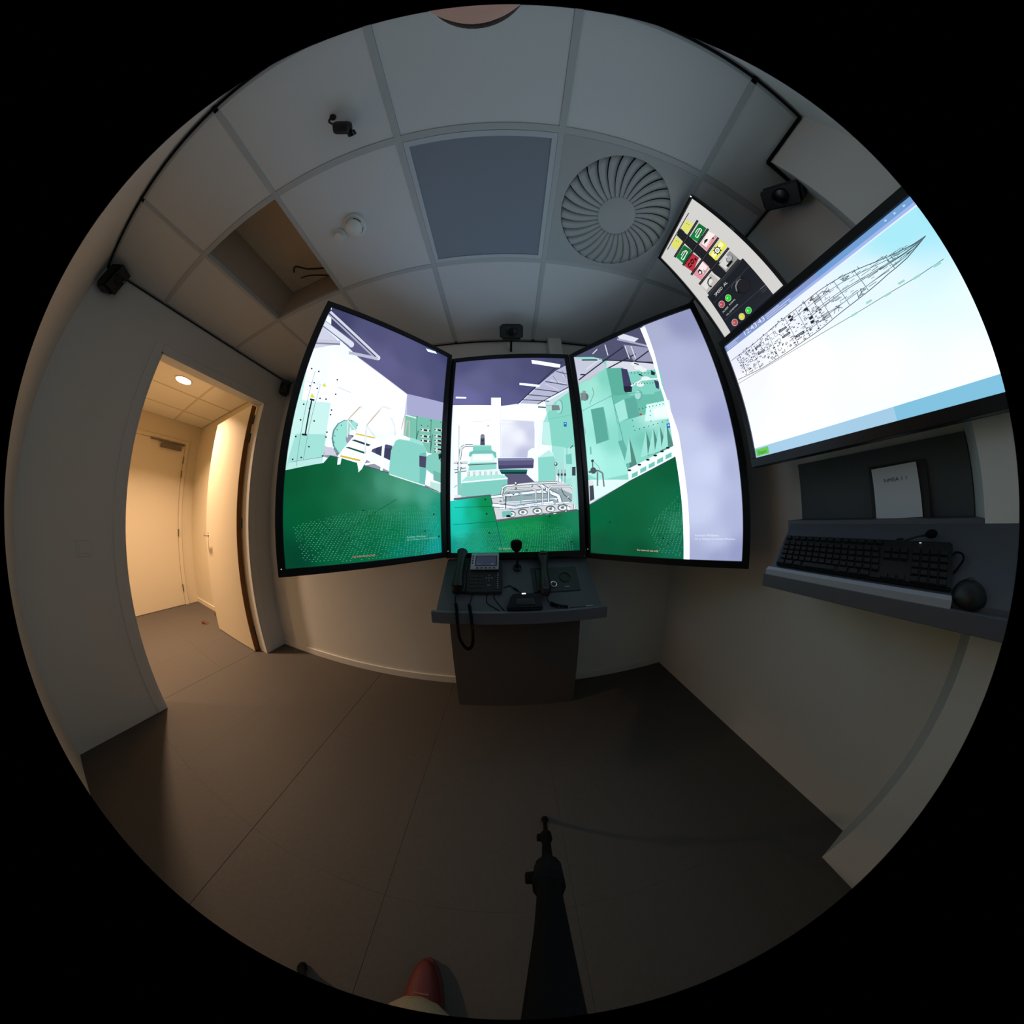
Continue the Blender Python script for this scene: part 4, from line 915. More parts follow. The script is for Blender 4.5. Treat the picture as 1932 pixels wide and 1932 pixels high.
ART['right'] = '''
p|190,198,232,100|-3690 -6310 3690 -6310 3690 6310 -3690 6310
g|1|607 6310 1908 6310 3690 6310 3690 3367 3690 -621 3690 -6310 982 -6310 1179 -2249 997 434|1260 5295 172 178 210;3143 5565 146 152 192;1700 3508 178 184 220;3056 1979 172 178 214;1847 961 184 190 226;3321 -120 160 166 208;1531 -690 196 204 236;2351 -2239 206 214 246;3540 -2360 176 184 220;1869 -4042 204 212 244;3452 -4301 176 184 222;2521 -5402 190 198 232;2683 -6209 158 166 206;1600 -6249 168 176 214;3534 -5989 150 158 200
p|140,218,205,100|-3690 6310 921 6310 865 4470 911 2263 955 201 988 -1198 948 -1785 -1370 -2403 -3690 -3424
g|1|-3690 4056 -3666 4060 -1743 4326 -1672 2589 -1344 -2087 -2973 -2222 -3690 -1799|-2780 3557 160 232 216;-1946 3749 130 214 196;-3192 2121 165 238 226;-1892 -149 140 222 206;-3355 -1176 175 244 234;-1801 -1696 165 240 228
p|80,82,112,100|-3690 6310 -1098 6310 937 6310 882 3522 -1620 4963 -2429 5627
p|200,203,222,100|-3690 6310 -3167 5837 -1897 5102 -1723 4431 -3690 4108 -3690 5036
p|220,222,236,100|-1620 4963 -676 4395 893 3568 891 3219 -822 3698 -1723 4431
p|215,218,232,110|-610 6310 -221 6310 518 5544 207 5405 -514 5968
p|150,152,182,100|-418 5547 838 4701 851 3737 -96 4135
p|170,172,200,100|-703 6061 838 4747 889 4854 -649 6180
p|38,40,58,100|-3598 4344 -443 5340 -468 5430 -3638 4439
p|38,40,58,100|-1908 5059 893 3578 915 3650 -1887 5145
p|38,40,58,100|-3185 5730 -1999 5106 -1982 5194 -3169 5825
p|38,40,58,100|-3462 4689 -3154 4540 -3140 4629 -3448 4779
p|38,40,58,100|-84 4095 836 4447 816 4526 -108 4175
p|38,40,58,100|-1733 4281 108 4552 94 4637 -1753 4371
p|225,228,240,100|-385 5396 -323 4444 -271 4444 -332 5394
p|225,228,240,100|-49 5226 5 4295 56 4296 3 5225
p|225,228,240,100|-1515 6132 -1492 5247 -1436 5238 -1458 6121
p|225,228,240,100|-2970 4889 -2073 5163 -2097 5234 -2997 4961
p|225,228,240,100|-2371 5822 -2013 6009 -2045 6081 -2403 5895
p|225,228,240,100|-2228 5363 -2021 5074 -1981 5116 -2187 5405
p|92,178,158,100|-1751 4387 -761 3994 -829 2286 -1732 2510
p|105,190,172,100|-1739 2463 -829 2286 1059 2216 955 201 -1696 692
p|130,212,196,100|-490 3559 1117 3136 1021 1691 -764 2167
p|62,60,98,100|-899 4000 -573 3805 -539 2668 -731 2348 -1001 2542
p|35,34,55,100|-991 2837 -515 2660 -606 2323 -977 2435
p|62,60,98,100|670 2624 891 2455 795 2027 664 2160
p|225,235,235,110|296 3550 233 3491 104 3491 -44 3550 -154 3648 -183 3746 -119 3806 13 3804 161 3742 269 3646
p|225,235,235,110|451 3337 398 3275 294 3264 178 3309 93 3394 74 3485 128 3548 234 3558 350 3511 433 3427
p|225,235,235,110|499 2779 439 2721 314 2717 170 2769 63 2857 34 2949 95 3007 223 3009 367 2956 472 2868
p|225,235,235,110|121 2529 68 2470 -43 2460 -170 2504 -263 2586 -288 2675 -233 2735 -120 2744 6 2698 98 2616
p|225,235,235,110|33 3919 -16 3853 -108 3838 -208 3880 -279 3965 -292 4059 -243 4126 -150 4140 -49 4096 20 4012
p|230,235,238,110|-567 2636 65 2797 43 2890 -592 2731
p|230,235,238,110|47 2797 983 2563 997 2652 60 2890
p|35,35,45,100|-48 3222 129 3054 167 3113 -10 3282
p|35,35,45,100|-134 4008 86 3809 118 3865 -102 4065
p|30,70,65,100|-601 3584 -551 3564 -563 3506 -613 3527
p|30,70,65,100|-416 3529 -367 3509 -379 3452 -428 3472
p|30,70,65,100|-241 3438 -193 3418 -205 3362 -253 3381
p|30,70,65,100|-60 3386 -13 3367 -25 3311 -73 3330
p|30,70,65,100|110 3298 157 3280 145 3224 98 3243
p|30,70,65,100|287 3250 334 3232 321 3177 275 3195
p|30,70,65,100|454 3166 500 3149 488 3094 441 3112
p|30,70,65,100|627 3121 673 3104 661 3050 615 3067
p|30,70,65,100|791 3041 836 3024 824 2971 778 2987
p|30,70,65,100|-740 2892 -691 2873 -702 2818 -751 2836
p|30,70,65,100|-591 2846 -542 2828 -553 2772 -602 2790
p|30,70,65,100|-443 2801 -395 2783 -406 2728 -454 2746
p|30,70,65,100|-297 2756 -249 2739 -260 2684 -308 2702
p|30,70,65,100|-152 2713 -105 2696 -116 2642 -163 2659
p|30,70,65,100|-8 2671 39 2654 28 2601 -19 2617
p|30,70,65,100|134 2630 181 2614 170 2560 123 2576
p|30,70,65,100|276 2590 322 2574 311 2521 264 2537
p|30,70,65,100|416 2550 462 2535 450 2482 404 2498
p|30,70,65,100|555 2512 601 2496 589 2444 544 2459
p|30,70,65,100|693 2474 738 2459 727 2407 682 2422
p|30,40,50,100|652 3260 810 3053 768 2875 588 2989
g|1|-1684 779 1088 904 988 -1198 -1337 -2007 -1735 -272|-1399 346 130 214 198;265 611 180 238 228;856 63 150 222 208;-297 -496 118 204 186;-952 -1343 140 220 204;771 -934 130 212 196
p|205,244,238,110|6 1372 1170 1304 1090 331 -229 482
p|240,250,250,120|263 1037 1039 1042 997 434 251 531
p|165,234,222,100|-1693 1905 -1091 2040 -1067 878 -1642 767
p|95,172,160,100|-1050 2026 -451 2015 -451 842 -1033 824
p|92,172,158,100|-3117 2074 -2331 1974 -2278 -58 -3021 -137
p|110,190,178,100|-2349 1977 -2252 -68 -2217 -69 -2313 1972
p|110,190,175,100|520 1933 910 1902 879 1384 550 1303
p|110,180,170,100|-69 1919 -116 1790 -197 1701 -296 1669 -394 1699 -472 1788 -513 1917 -510 2063 -461 2194 -378 2284 -277 2316 -178 2282 -102 2191 -64 2061
p|165,226,215,100|-171 1989 -207 1888 -266 1817 -338 1790 -408 1812 -463 1880 -491 1980 -487 2093 -451 2195 -390 2267 -317 2293 -246 2269 -193 2200 -166 2100
p|80,160,150,100|-1872 2496 -95 2117 -92 2144 -1870 2525
p|105,185,172,100|-3690 2146 -1778 2459 -1788 2498 -3690 2189
p|80,160,150,100|-1757 2465 -1353 -2009 -1321 -2006 -1722 2461
p|100,182,170,100|-1776 -262 -1477 -243 -1133 -1555 -1410 -1917
p|120,120,125,100|-2811 3457 -2796 3017 -2767 3012 -2781 3451
p|120,120,125,100|-2794 3026 -3164 2428 -3139 2407 -2769 3004
p|100,120,122,100|-3130 2938 -3171 2833 -3252 2768 -3358 2755 -3469 2798 -3563 2888 -3620 3010 -3630 3138 -3588 3246 -3505 3311 -3396 3322 -3285 3276 -3193 3184 -3138 3063
p|125,140,142,100|-3645 3422 -3286 3306 -3306 2792 -3665 2878
p|140,160,160,100|-3260 3340 -3278 3304 -3316 3285 -3367 3287 -3420 3309 -3467 3347 -3496 3394 -3502 3440 -3484 3477 -3446 3495 -3394 3493 -3340 3470 -3295 3432 -3266 3385
p|190,200,205,100|-3087 4020 -2330 4190 -2381 4348 -3143 4181
p|85,140,128,100|-1137 -192 -911 -1709 -1319 -1809
p|160,232,220,100|-1153 -188 -1192 -1505 -1581 -1565
p|85,140,128,100|-244 -17 -44 -1257 -341 -1325
p|160,232,220,100|-259 -13 -322 -1289 -692 -1346
p|85,140,128,100|128 23 315 -1201 23 -1268
p|160,232,220,100|113 26 42 -1233 -322 -1289
p|85,140,128,100|465 69 640 -1140 351 -1207
p|160,232,220,100|450 73 371 -1172 12 -1228
p|85,140,128,100|797 156 959 -1042 674 -1108
p|160,232,220,100|782 160 693 -1073 339 -1128
p|25,60,55,100|-826 161 -778 150 -786 101 -833 112
p|25,60,55,100|-580 179 -534 168 -541 119 -587 130
p|25,60,55,100|-338 197 -292 186 -299 138 -345 148
p|25,60,55,100|-98 215 -53 205 -60 157 -106 167
p|25,60,55,100|139 234 184 223 176 176 131 186
p|25,60,55,100|374 253 418 243 410 196 366 206
p|25,60,55,100|606 273 650 263 641 216 598 226
p|25,60,55,100|836 293 879 283 871 236 828 246
p|25,60,55,100|-406 1252 -359 1238 -368 1188 -415 1201
p|25,60,55,100|-227 1245 -181 1231 -190 1181 -236 1194
p|25,60,55,100|-50 1238 -5 1225 -14 1175 -60 1188
p|25,60,55,100|125 1232 170 1219 161 1169 116 1182
p|25,60,55,100|299 1226 344 1214 335 1164 290 1177
p|25,60,55,100|472 1222 516 1209 507 1160 462 1172
p|25,60,55,100|643 1217 687 1205 677 1156 633 1168
p|25,60,55,100|813 1213 857 1201 847 1153 803 1165
p|25,60,55,100|-866 717 -818 704 -826 654 -874 666
p|25,60,55,100|-865 394 -818 382 -825 333 -873 344
p|25,60,55,100|114 1000 160 988 151 939 105 951
p|25,60,55,100|71 754 116 743 107 694 62 706
p|25,60,55,100|58 453 104 442 95 394 50 405
p|25,110,200,100|805 114 955 121 944 -115 780 -119
p|215,230,245,100|838 51 922 57 917 -14 841 -21
p|190,60,50,100|-431 967 -311 952 -310 864 -424 860
p|245,250,250,120|-1402 -1837 1014 -1014 1010 -1573 -1373 -2443 -1413 -2438
p|25,35,35,100|-1225 -1927 -1259 -1962 -1333 -1968 -1405 -1941 -1432 -1897 -1398 -1862 -1323 -1856 -1252 -1883
p|25,35,35,100|-693 -1718 -726 -1752 -798 -1757 -867 -1731 -893 -1688 -859 -1654 -787 -1648 -718 -1675
p|25,35,35,100|-251 -1535 -283 -1568 -354 -1573 -421 -1547 -446 -1504 -413 -1471 -342 -1466 -275 -1492
p|25,35,35,100|129 -1378 97 -1411 27 -1416 -39 -1389 -62 -1347 -30 -1314 40 -1310 106 -1336
p|25,35,35,100|474 -1227 442 -1260 374 -1264 309 -1238 286 -1196 318 -1163 387 -1159 452 -1186
p|25,35,35,100|770 -1101 737 -1134 670 -1138 606 -1112 584 -1070 616 -1038 684 -1034 748 -1060
p|120,200,185,100|-1226 -2118 -900 -2003 -921 -2236 -1245 -2339
p|120,200,185,100|-776 -1926 -456 -1815 -479 -2044 -796 -2143
p|120,200,185,100|-335 -1755 -22 -1647 -46 -1872 -357 -1968
p|120,200,185,100|97 -1588 405 -1482 379 -1705 73 -1798
p|120,200,185,100|522 -1425 827 -1322 799 -1542 497 -1632
p|215,246,240,115|-3571 -2127 -1370 -2403 -1409 -2494 -3599 -3405 -3690 -3513
p|225,232,235,100|-3690 -2126 -3386 -2195 -3364 -3377 -3690 -3486
p|62,64,82,100|-3641 -2474 -3404 -2466 -3385 -3245 -3654 -3357
p|80,90,95,100|-3629 -1724 -3064 -1722 -3073 -1616 -3639 -1615
p|110,130,135,100|-3092 -1705 -2832 -1875 -2786 -1804 -3045 -1634
p|110,130,135,100|-2854 -1837 -2820 -2614 -2732 -2614 -2765 -1841
p|110,130,135,100|-3148 -1745 -3204 -2524 -3113 -2534 -3057 -1759
p|70,78,85,100|-3160 -1655 -3204 -1762 -3301 -1818 -3416 -1801 -3505 -1716 -3532 -1596 -3487 -1487 -3388 -1432 -3273 -1451 -3186 -1536
p|60,64,72,100|-3328 -1538 -3320 -1091 -3376 -1083 -3384 -1532
p|50,54,60,100|-3252 -1078 -3285 -1135 -3353 -1149 -3417 -1111 -3440 -1043 -3407 -985 -3338 -971 -3274 -1010
p|120,160,160,100|-3312 -1103 -3016 -1467 -2995 -1452 -3290 -1088
p|120,160,160,100|-3018 -1462 -2946 -1693 -2920 -1687 -2992 -1457
p|150,170,170,100|-3642 1055 -3634 661 -3604 656 -3612 1050
p|110,190,178,100|-3439 -196 -3344 -218 -3368 -674 -3463 -654
g|1|-3690 -4197 -3690 -3557 -1375 -2466 1015 -1536 1115 -1880 1237 -6310 -3690 -6310|-3357 -4243 0 100 60;-951 -3150 0 98 58;633 -2037 0 90 54;-1410 -4683 0 94 56;-3125 -5965 0 82 54;-1027 -6006 0 80 50;-120 -5065 4 98 62;786 -3640 4 104 66;888 -4707 30 122 88;748 -5780 14 104 76
p|50,80,75,100|-3690 -3587 -1366 -2504 -1386 -2460 -3690 -3539
p|50,80,75,100|-1367 -2504 1019 -1579 1005 -1537 -1386 -2460
p|0,70,45,100|-552 -6310 1099 -5070 1087 -5053 -566 -6310
p|5,45,30,100|395 -5594 467 -5592 468 -5665 396 -5667
p|5,45,30,100|134 -5321 207 -5320 207 -5393 134 -5394
p|5,45,30,100|-2589 -4519 -2503 -4520 -2506 -4603 -2592 -4602
d|120,215,175,85|-565 -4917 46 -4183 943 -3366 1070 -4359 1076 -6201 33 -6104
p|250,252,255,160|784 6200 1065 6211 1072 4272 985 2239 1108 816 1276 -491 1280 -1974 1341 -3672 1399 -6310 1134 -6310 1065 -3656 983 -1789 947 -736 969 686 874 2275 874 3830
t|235,190,160,110|For internal use only|-0.109|-0.6025|0.1035
t|225,232,250,110|Activate Windows|0.1616|-0.5256|0.1037
t|225,232,250,110|Go to Settings to activate Windows.|0.1618|-0.5408|0.1751
'''
ART['small'] = '''
p|212,211,208,100|-1610 -2920 1610 -2920 1610 2920 -1610 2920
p|18,18,20,100|1005 2651 -1064 2743 -1054 2687 1009 2601
p|30,28,30,100|221 2605 198 2256 -178 2547 91 2612
p|28,28,32,100|160 2668 189 2103 215 1200 236 392 305 -280 295 -754 -130 -805 -217 -338 -186 545 -217 1387 -199 2073 -174 2627
p|226,226,110,100|679 2574 761 2085 245 2077 212 2576
p|226,226,110,100|-257 2637 -198 2112 -745 2139 -746 2654
p|150,150,60,100|575 2456 603 2407 569 2380 542 2429
p|150,150,60,100|592 2314 619 2266 586 2239 559 2287
p|150,150,60,100|-389 2507 -357 2455 -392 2426 -424 2478
p|150,150,60,100|-354 2364 -322 2313 -357 2284 -389 2335
p|10,110,50,100|935 1826 973 1334 250 1336 184 1867
p|12,130,58,100|511 1737 607 1276 250 1336 184 1867
p|12,110,50,100|-286 1924 -217 1387 -974 1317 -1014 1966
p|12,130,58,100|-755 1948 -606 1338 -974 1317 -1014 1966
p|245,250,245,100|386 1609 775 1604 771 1640 381 1646
p|245,250,245,100|412 1450 778 1501 771 1537 403 1487
p|245,250,245,100|497 1705 692 1701 688 1738 492 1742
p|245,250,245,100|683 1706 795 1600 810 1627 698 1733
p|245,250,245,100|788 1620 766 1501 794 1488 816 1607
p|245,250,245,100|778 1512 390 1515 395 1478 782 1477
p|245,250,245,100|407 1495 398 1626 368 1629 378 1498
p|245,250,245,100|-872 1640 -436 1635 -443 1674 -879 1680
p|245,250,245,100|-833 1467 -428 1523 -438 1561 -845 1506
p|245,250,245,100|-752 1745 -534 1740 -541 1780 -760 1785
p|245,250,245,100|-545 1745 -415 1630 -400 1660 -530 1775
p|245,250,245,100|-423 1652 -441 1523 -409 1508 -391 1638
p|245,250,245,100|-429 1535 -862 1537 -854 1497 -422 1496
p|245,250,245,100|-841 1516 -859 1658 -892 1662 -874 1519
p|225,150,160,100|948 1151 1023 645 260 620 250 1148
p|248,238,234,100|948 1151 1014 763 706 835 356 778 319 1120
p|10,10,12,100|381 992 541 1082 669 998 638 936 507 951
p|60,60,62,100|865 727 833 715 805 731 799 765 816 799 848 811 875 795 882 761
p|240,225,220,100|448 851 668 886 663 905 444 871
p|240,225,220,100|417 721 736 785 731 804 412 740
p|190,48,60,100|-298 1315 -219 801 -920 622 -1023 1233
p|165,45,55,100|-298 1315 -219 801 -297 764 -315 1152
p|235,235,60,100|1001 406 1020 -11 235 -15 215 454
p|250,250,190,100|945 352 968 124 238 123 265 353
p|15,15,18,100|586 211 714 40 739 64 611 236
p|15,15,18,100|581 228 573 8 608 1 616 219
p|15,15,18,100|586 241 444 102 470 68 611 206
p|15,15,18,100|598 244 405 271 406 229 599 203
p|15,15,18,100|611 236 481 413 455 388 586 211
p|15,15,18,100|616 219 626 441 590 450 581 228
p|15,15,18,100|611 206 753 343 728 377 586 241
p|15,15,18,100|599 203 788 177 787 218 598 244
p|15,15,18,100|699 89 643 57 578 57 517 91 471 152 450 227 460 302 497 362 554 393 620 391 681 355 726 294 745 220 735 147
p|250,250,245,100|671 126 630 102 582 102 538 126 505 170 491 225 498 279 525 323 567 346 615 345 660 320 692 276 705 222 698 169
p|15,15,18,100|632 178 613 167 591 167 570 179 555 199 549 224 552 249 565 269 584 280 606 280 627 268 642 248 648 223 645 198
p|250,250,245,100|615 201 606 196 596 196 586 202 578 212 575 225 576 237 582 246 591 251 601 251 611 245 619 235 622 222 621 210
p|225,150,160,100|-187 616 -174 59 -885 -35 -981 524
p|248,236,234,100|-232 572 -221 118 -638 102 -670 481
p|15,15,16,100|-737 393 -589 448 -545 269 -608 132 -772 231
p|248,236,234,100|-625 219 -673 202 -720 229 -740 284 -719 336 -670 353 -623 325 -604 270
p|90,90,92,100|-442 114 -486 98 -529 122 -546 172 -527 220 -483 236 -440 211 -423 161
p|240,230,230,100|-458 134 -485 125 -511 140 -522 171 -511 199 -484 209 -457 193 -447 163
p|150,150,150,100|952 -264 986 -812 225 -762 204 -249
p|215,215,212,100|722 -245 743 -635 292 -691 233 -286
p|110,112,112,100|742 -665 668 -657 602 -618 557 -558 544 -487 564 -420 614 -371 684 -349 759 -360 824 -399 867 -460 879 -529 859 -595 810 -643
p|175,178,178,100|739 -590 682 -583 631 -555 597 -509 587 -456 603 -406 642 -369 696 -353 754 -360 804 -390 837 -435 846 -488 830 -537 792 -573
p|10,10,10,100|426 -692 735 -705 725 -592 415 -576
p|30,30,32,100|629 -427 635 -312 619 -308 613 -423
p|190,186,184,100|-313 -224 -248 -793 -1049 -746 -1052 -170
p|226,224,220,100|-497 -197 -476 -538 -1002 -579 -1035 -190
p|8,8,10,100|-447 -322 -591 -282 -594 -339 -450 -378
p|8,8,10,100|-609 -284 -734 -363 -701 -416 -576 -337
p|8,8,10,100|-743 -376 -785 -517 -734 -545 -692 -404
p|8,8,10,100|-784 -537 -736 -665 -687 -652 -735 -525
p|8,8,10,100|-419 -384 -446 -393 -474 -377 -488 -345 -478 -316 -451 -307 -423 -323 -410 -355
p|8,8,10,100|-682 -679 -709 -688 -738 -672 -753 -641 -743 -611 -716 -602 -687 -617 -673 -649
t|0,0,0,100|CO₂|-0.0906|0.0892|0.0565
t|0,0,0,100|CO₂|-0.0905|0.0869|0.0564
t|0,0,0,100|CO₂|-0.09|0.0913|0.0565
p|15,15,18,100|992 2027 -1081 2122 -1052 1965 1005 1891
p|95,95,92,100|997 1969 -1069 2055 -1065 2031 999 1948
p|15,15,18,100|1004 1302 -1072 1394 -1046 1246 1016 1174
p|95,95,92,100|1009 1248 -1061 1331 -1057 1308 1011 1228
p|15,15,18,100|1014 609 -1088 676 -1062 535 1025 488
p|95,95,92,100|1019 557 -1077 616 -1073 594 1020 539
p|15,15,18,100|1001 -91 -1096 -19 -1073 -153 1011 -206
p|95,95,92,100|1005 -140 -1087 -76 -1083 -97 1007 -158
p|15,15,18,100|970 -800 -1061 -722 -1041 -850 979 -910
p|95,95,92,100|974 -847 -1053 -777 -1050 -796 975 -864
p|24,28,34,100|-1167 -837 1119 -943 1119 -2858 1134 -2920 -1250 -2920
p|38,42,46,100|-1060 -796 1001 -887 1005 -1005 -1059 -949
p|70,76,82,100|-1127 -1305 1073 -1390 1072 -1377 -1129 -1291
p|70,78,84,100|-1145 -2300 1115 -2417 1114 -2406 -1147 -2287
p|120,124,128,100|839 -2400 1115 -2421 1115 -2402 839 -2381
p|80,84,88,100|823 -2480 1088 -2513 1088 -2498 823 -2465
p|80,84,88,100|833 -2561 1059 -2580 1059 -2565 833 -2546
p|14,15,18,100|650 -2010 533 -2093 384 -2110 232 -2053 106 -1932 34 -1769 32 -1598 102 -1455 228 -1371 383 -1363 534 -1430 652 -1555 716 -1713 715 -1875
p|120,122,122,100|519 -1482 312 -1427 126 -1508 35 -1715 70 -1776 166 -1576 332 -1503 509 -1526
p|26,28,32,100|630 -1990 533 -2063 414 -2082 295 -2043 200 -1951 149 -1825 154 -1689 215 -1572 318 -1499 441 -1484 559 -1529 648 -1623 693 -1748 687 -1878
p|90,94,98,100|-41 -1477 92 -1392 82 -1377 -51 -1461
p|90,94,98,100|88 -1393 581 -1421 580 -1404 86 -1376
p|190,195,190,100|-307 -1769 -361 -1809 -426 -1821 -491 -1800 -542 -1752 -568 -1684 -565 -1612 -533 -1549 -477 -1509 -411 -1499 -346 -1521 -297 -1570 -272 -1637 -276 -1707
p|30,215,30,100|-320 -1756 -367 -1792 -423 -1802 -479 -1785 -522 -1744 -544 -1686 -541 -1623 -513 -1569 -465 -1534 -407 -1524 -352 -1543 -310 -1584 -289 -1642 -292 -1703
p|180,255,180,100|-421 -1670 -448 -1683 -477 -1671 -490 -1641 -481 -1611 -454 -1598 -425 -1610 -412 -1640
p|190,195,190,100|-716 -1752 -771 -1794 -839 -1805 -907 -1784 -960 -1734 -989 -1665 -987 -1590 -954 -1525 -897 -1483 -827 -1473 -760 -1496 -708 -1547 -681 -1615 -683 -1689
p|190,70,85,100|-729 -1739 -778 -1775 -836 -1786 -894 -1768 -940 -1726 -964 -1666 -962 -1602 -933 -1545 -883 -1509 -823 -1499 -766 -1518 -721 -1562 -698 -1621 -701 -1684
p|225,150,155,100|-836 -1649 -863 -1663 -894 -1651 -908 -1620 -899 -1589 -871 -1576 -841 -1588 -826 -1618
p|190,195,190,100|75 -2796 26 -2837 -34 -2853 -95 -2839 -143 -2798 -171 -2738 -170 -2671 -143 -2611 -93 -2569 -31 -2555 29 -2571 77 -2612 103 -2672 102 -2737
p|30,215,30,100|62 -2786 20 -2822 -32 -2835 -84 -2824 -126 -2789 -148 -2737 -148 -2680 -123 -2627 -80 -2591 -27 -2578 25 -2591 65 -2627 87 -2678 86 -2734
p|180,255,180,100|-35 -2713 -59 -2727 -86 -2718 -100 -2692 -92 -2664 -68 -2650 -41 -2659 -27 -2685
p|190,195,190,100|-309 -2802 -359 -2845 -421 -2861 -484 -2846 -536 -2804 -565 -2742 -566 -2673 -537 -2611 -486 -2569 -422 -2554 -359 -2570 -309 -2613 -281 -2674 -281 -2742
p|225,215,60,100|-322 -2791 -365 -2829 -419 -2843 -474 -2831 -517 -2795 -542 -2742 -542 -2682 -517 -2629 -473 -2591 -418 -2578 -363 -2591 -321 -2628 -297 -2680 -298 -2738
p|240,232,140,100|-424 -2717 -449 -2731 -477 -2722 -492 -2695 -484 -2666 -459 -2652 -431 -2661 -416 -2688
p|190,195,190,100|-709 -2788 -761 -2832 -826 -2848 -892 -2833 -946 -2790 -978 -2726 -979 -2655 -950 -2591 -897 -2547 -831 -2532 -765 -2548 -712 -2593 -682 -2656 -681 -2725
p|185,75,80,100|-723 -2777 -768 -2815 -824 -2830 -881 -2817 -927 -2780 -953 -2726 -954 -2664 -929 -2608 -883 -2570 -826 -2556 -769 -2570 -724 -2607 -699 -2662 -699 -2722
p|220,150,150,100|-830 -2700 -856 -2715 -886 -2705 -902 -2677 -894 -2647 -868 -2632 -838 -2642 -823 -2670
t|225,225,222,100|SPEED|-0.0829|-0.1161|0.0502
t|225,225,222,100|AL|-0.0233|-0.1162|0.021
t|215,215,212,100|ALARM|-0.1028|-0.1989|0.0355
t|215,215,212,100|NORMAL|-0.0579|-0.1962|0.0377
t|215,215,212,100|CO₂ CONDITION|-0.096|-0.2212|0.0705
'''
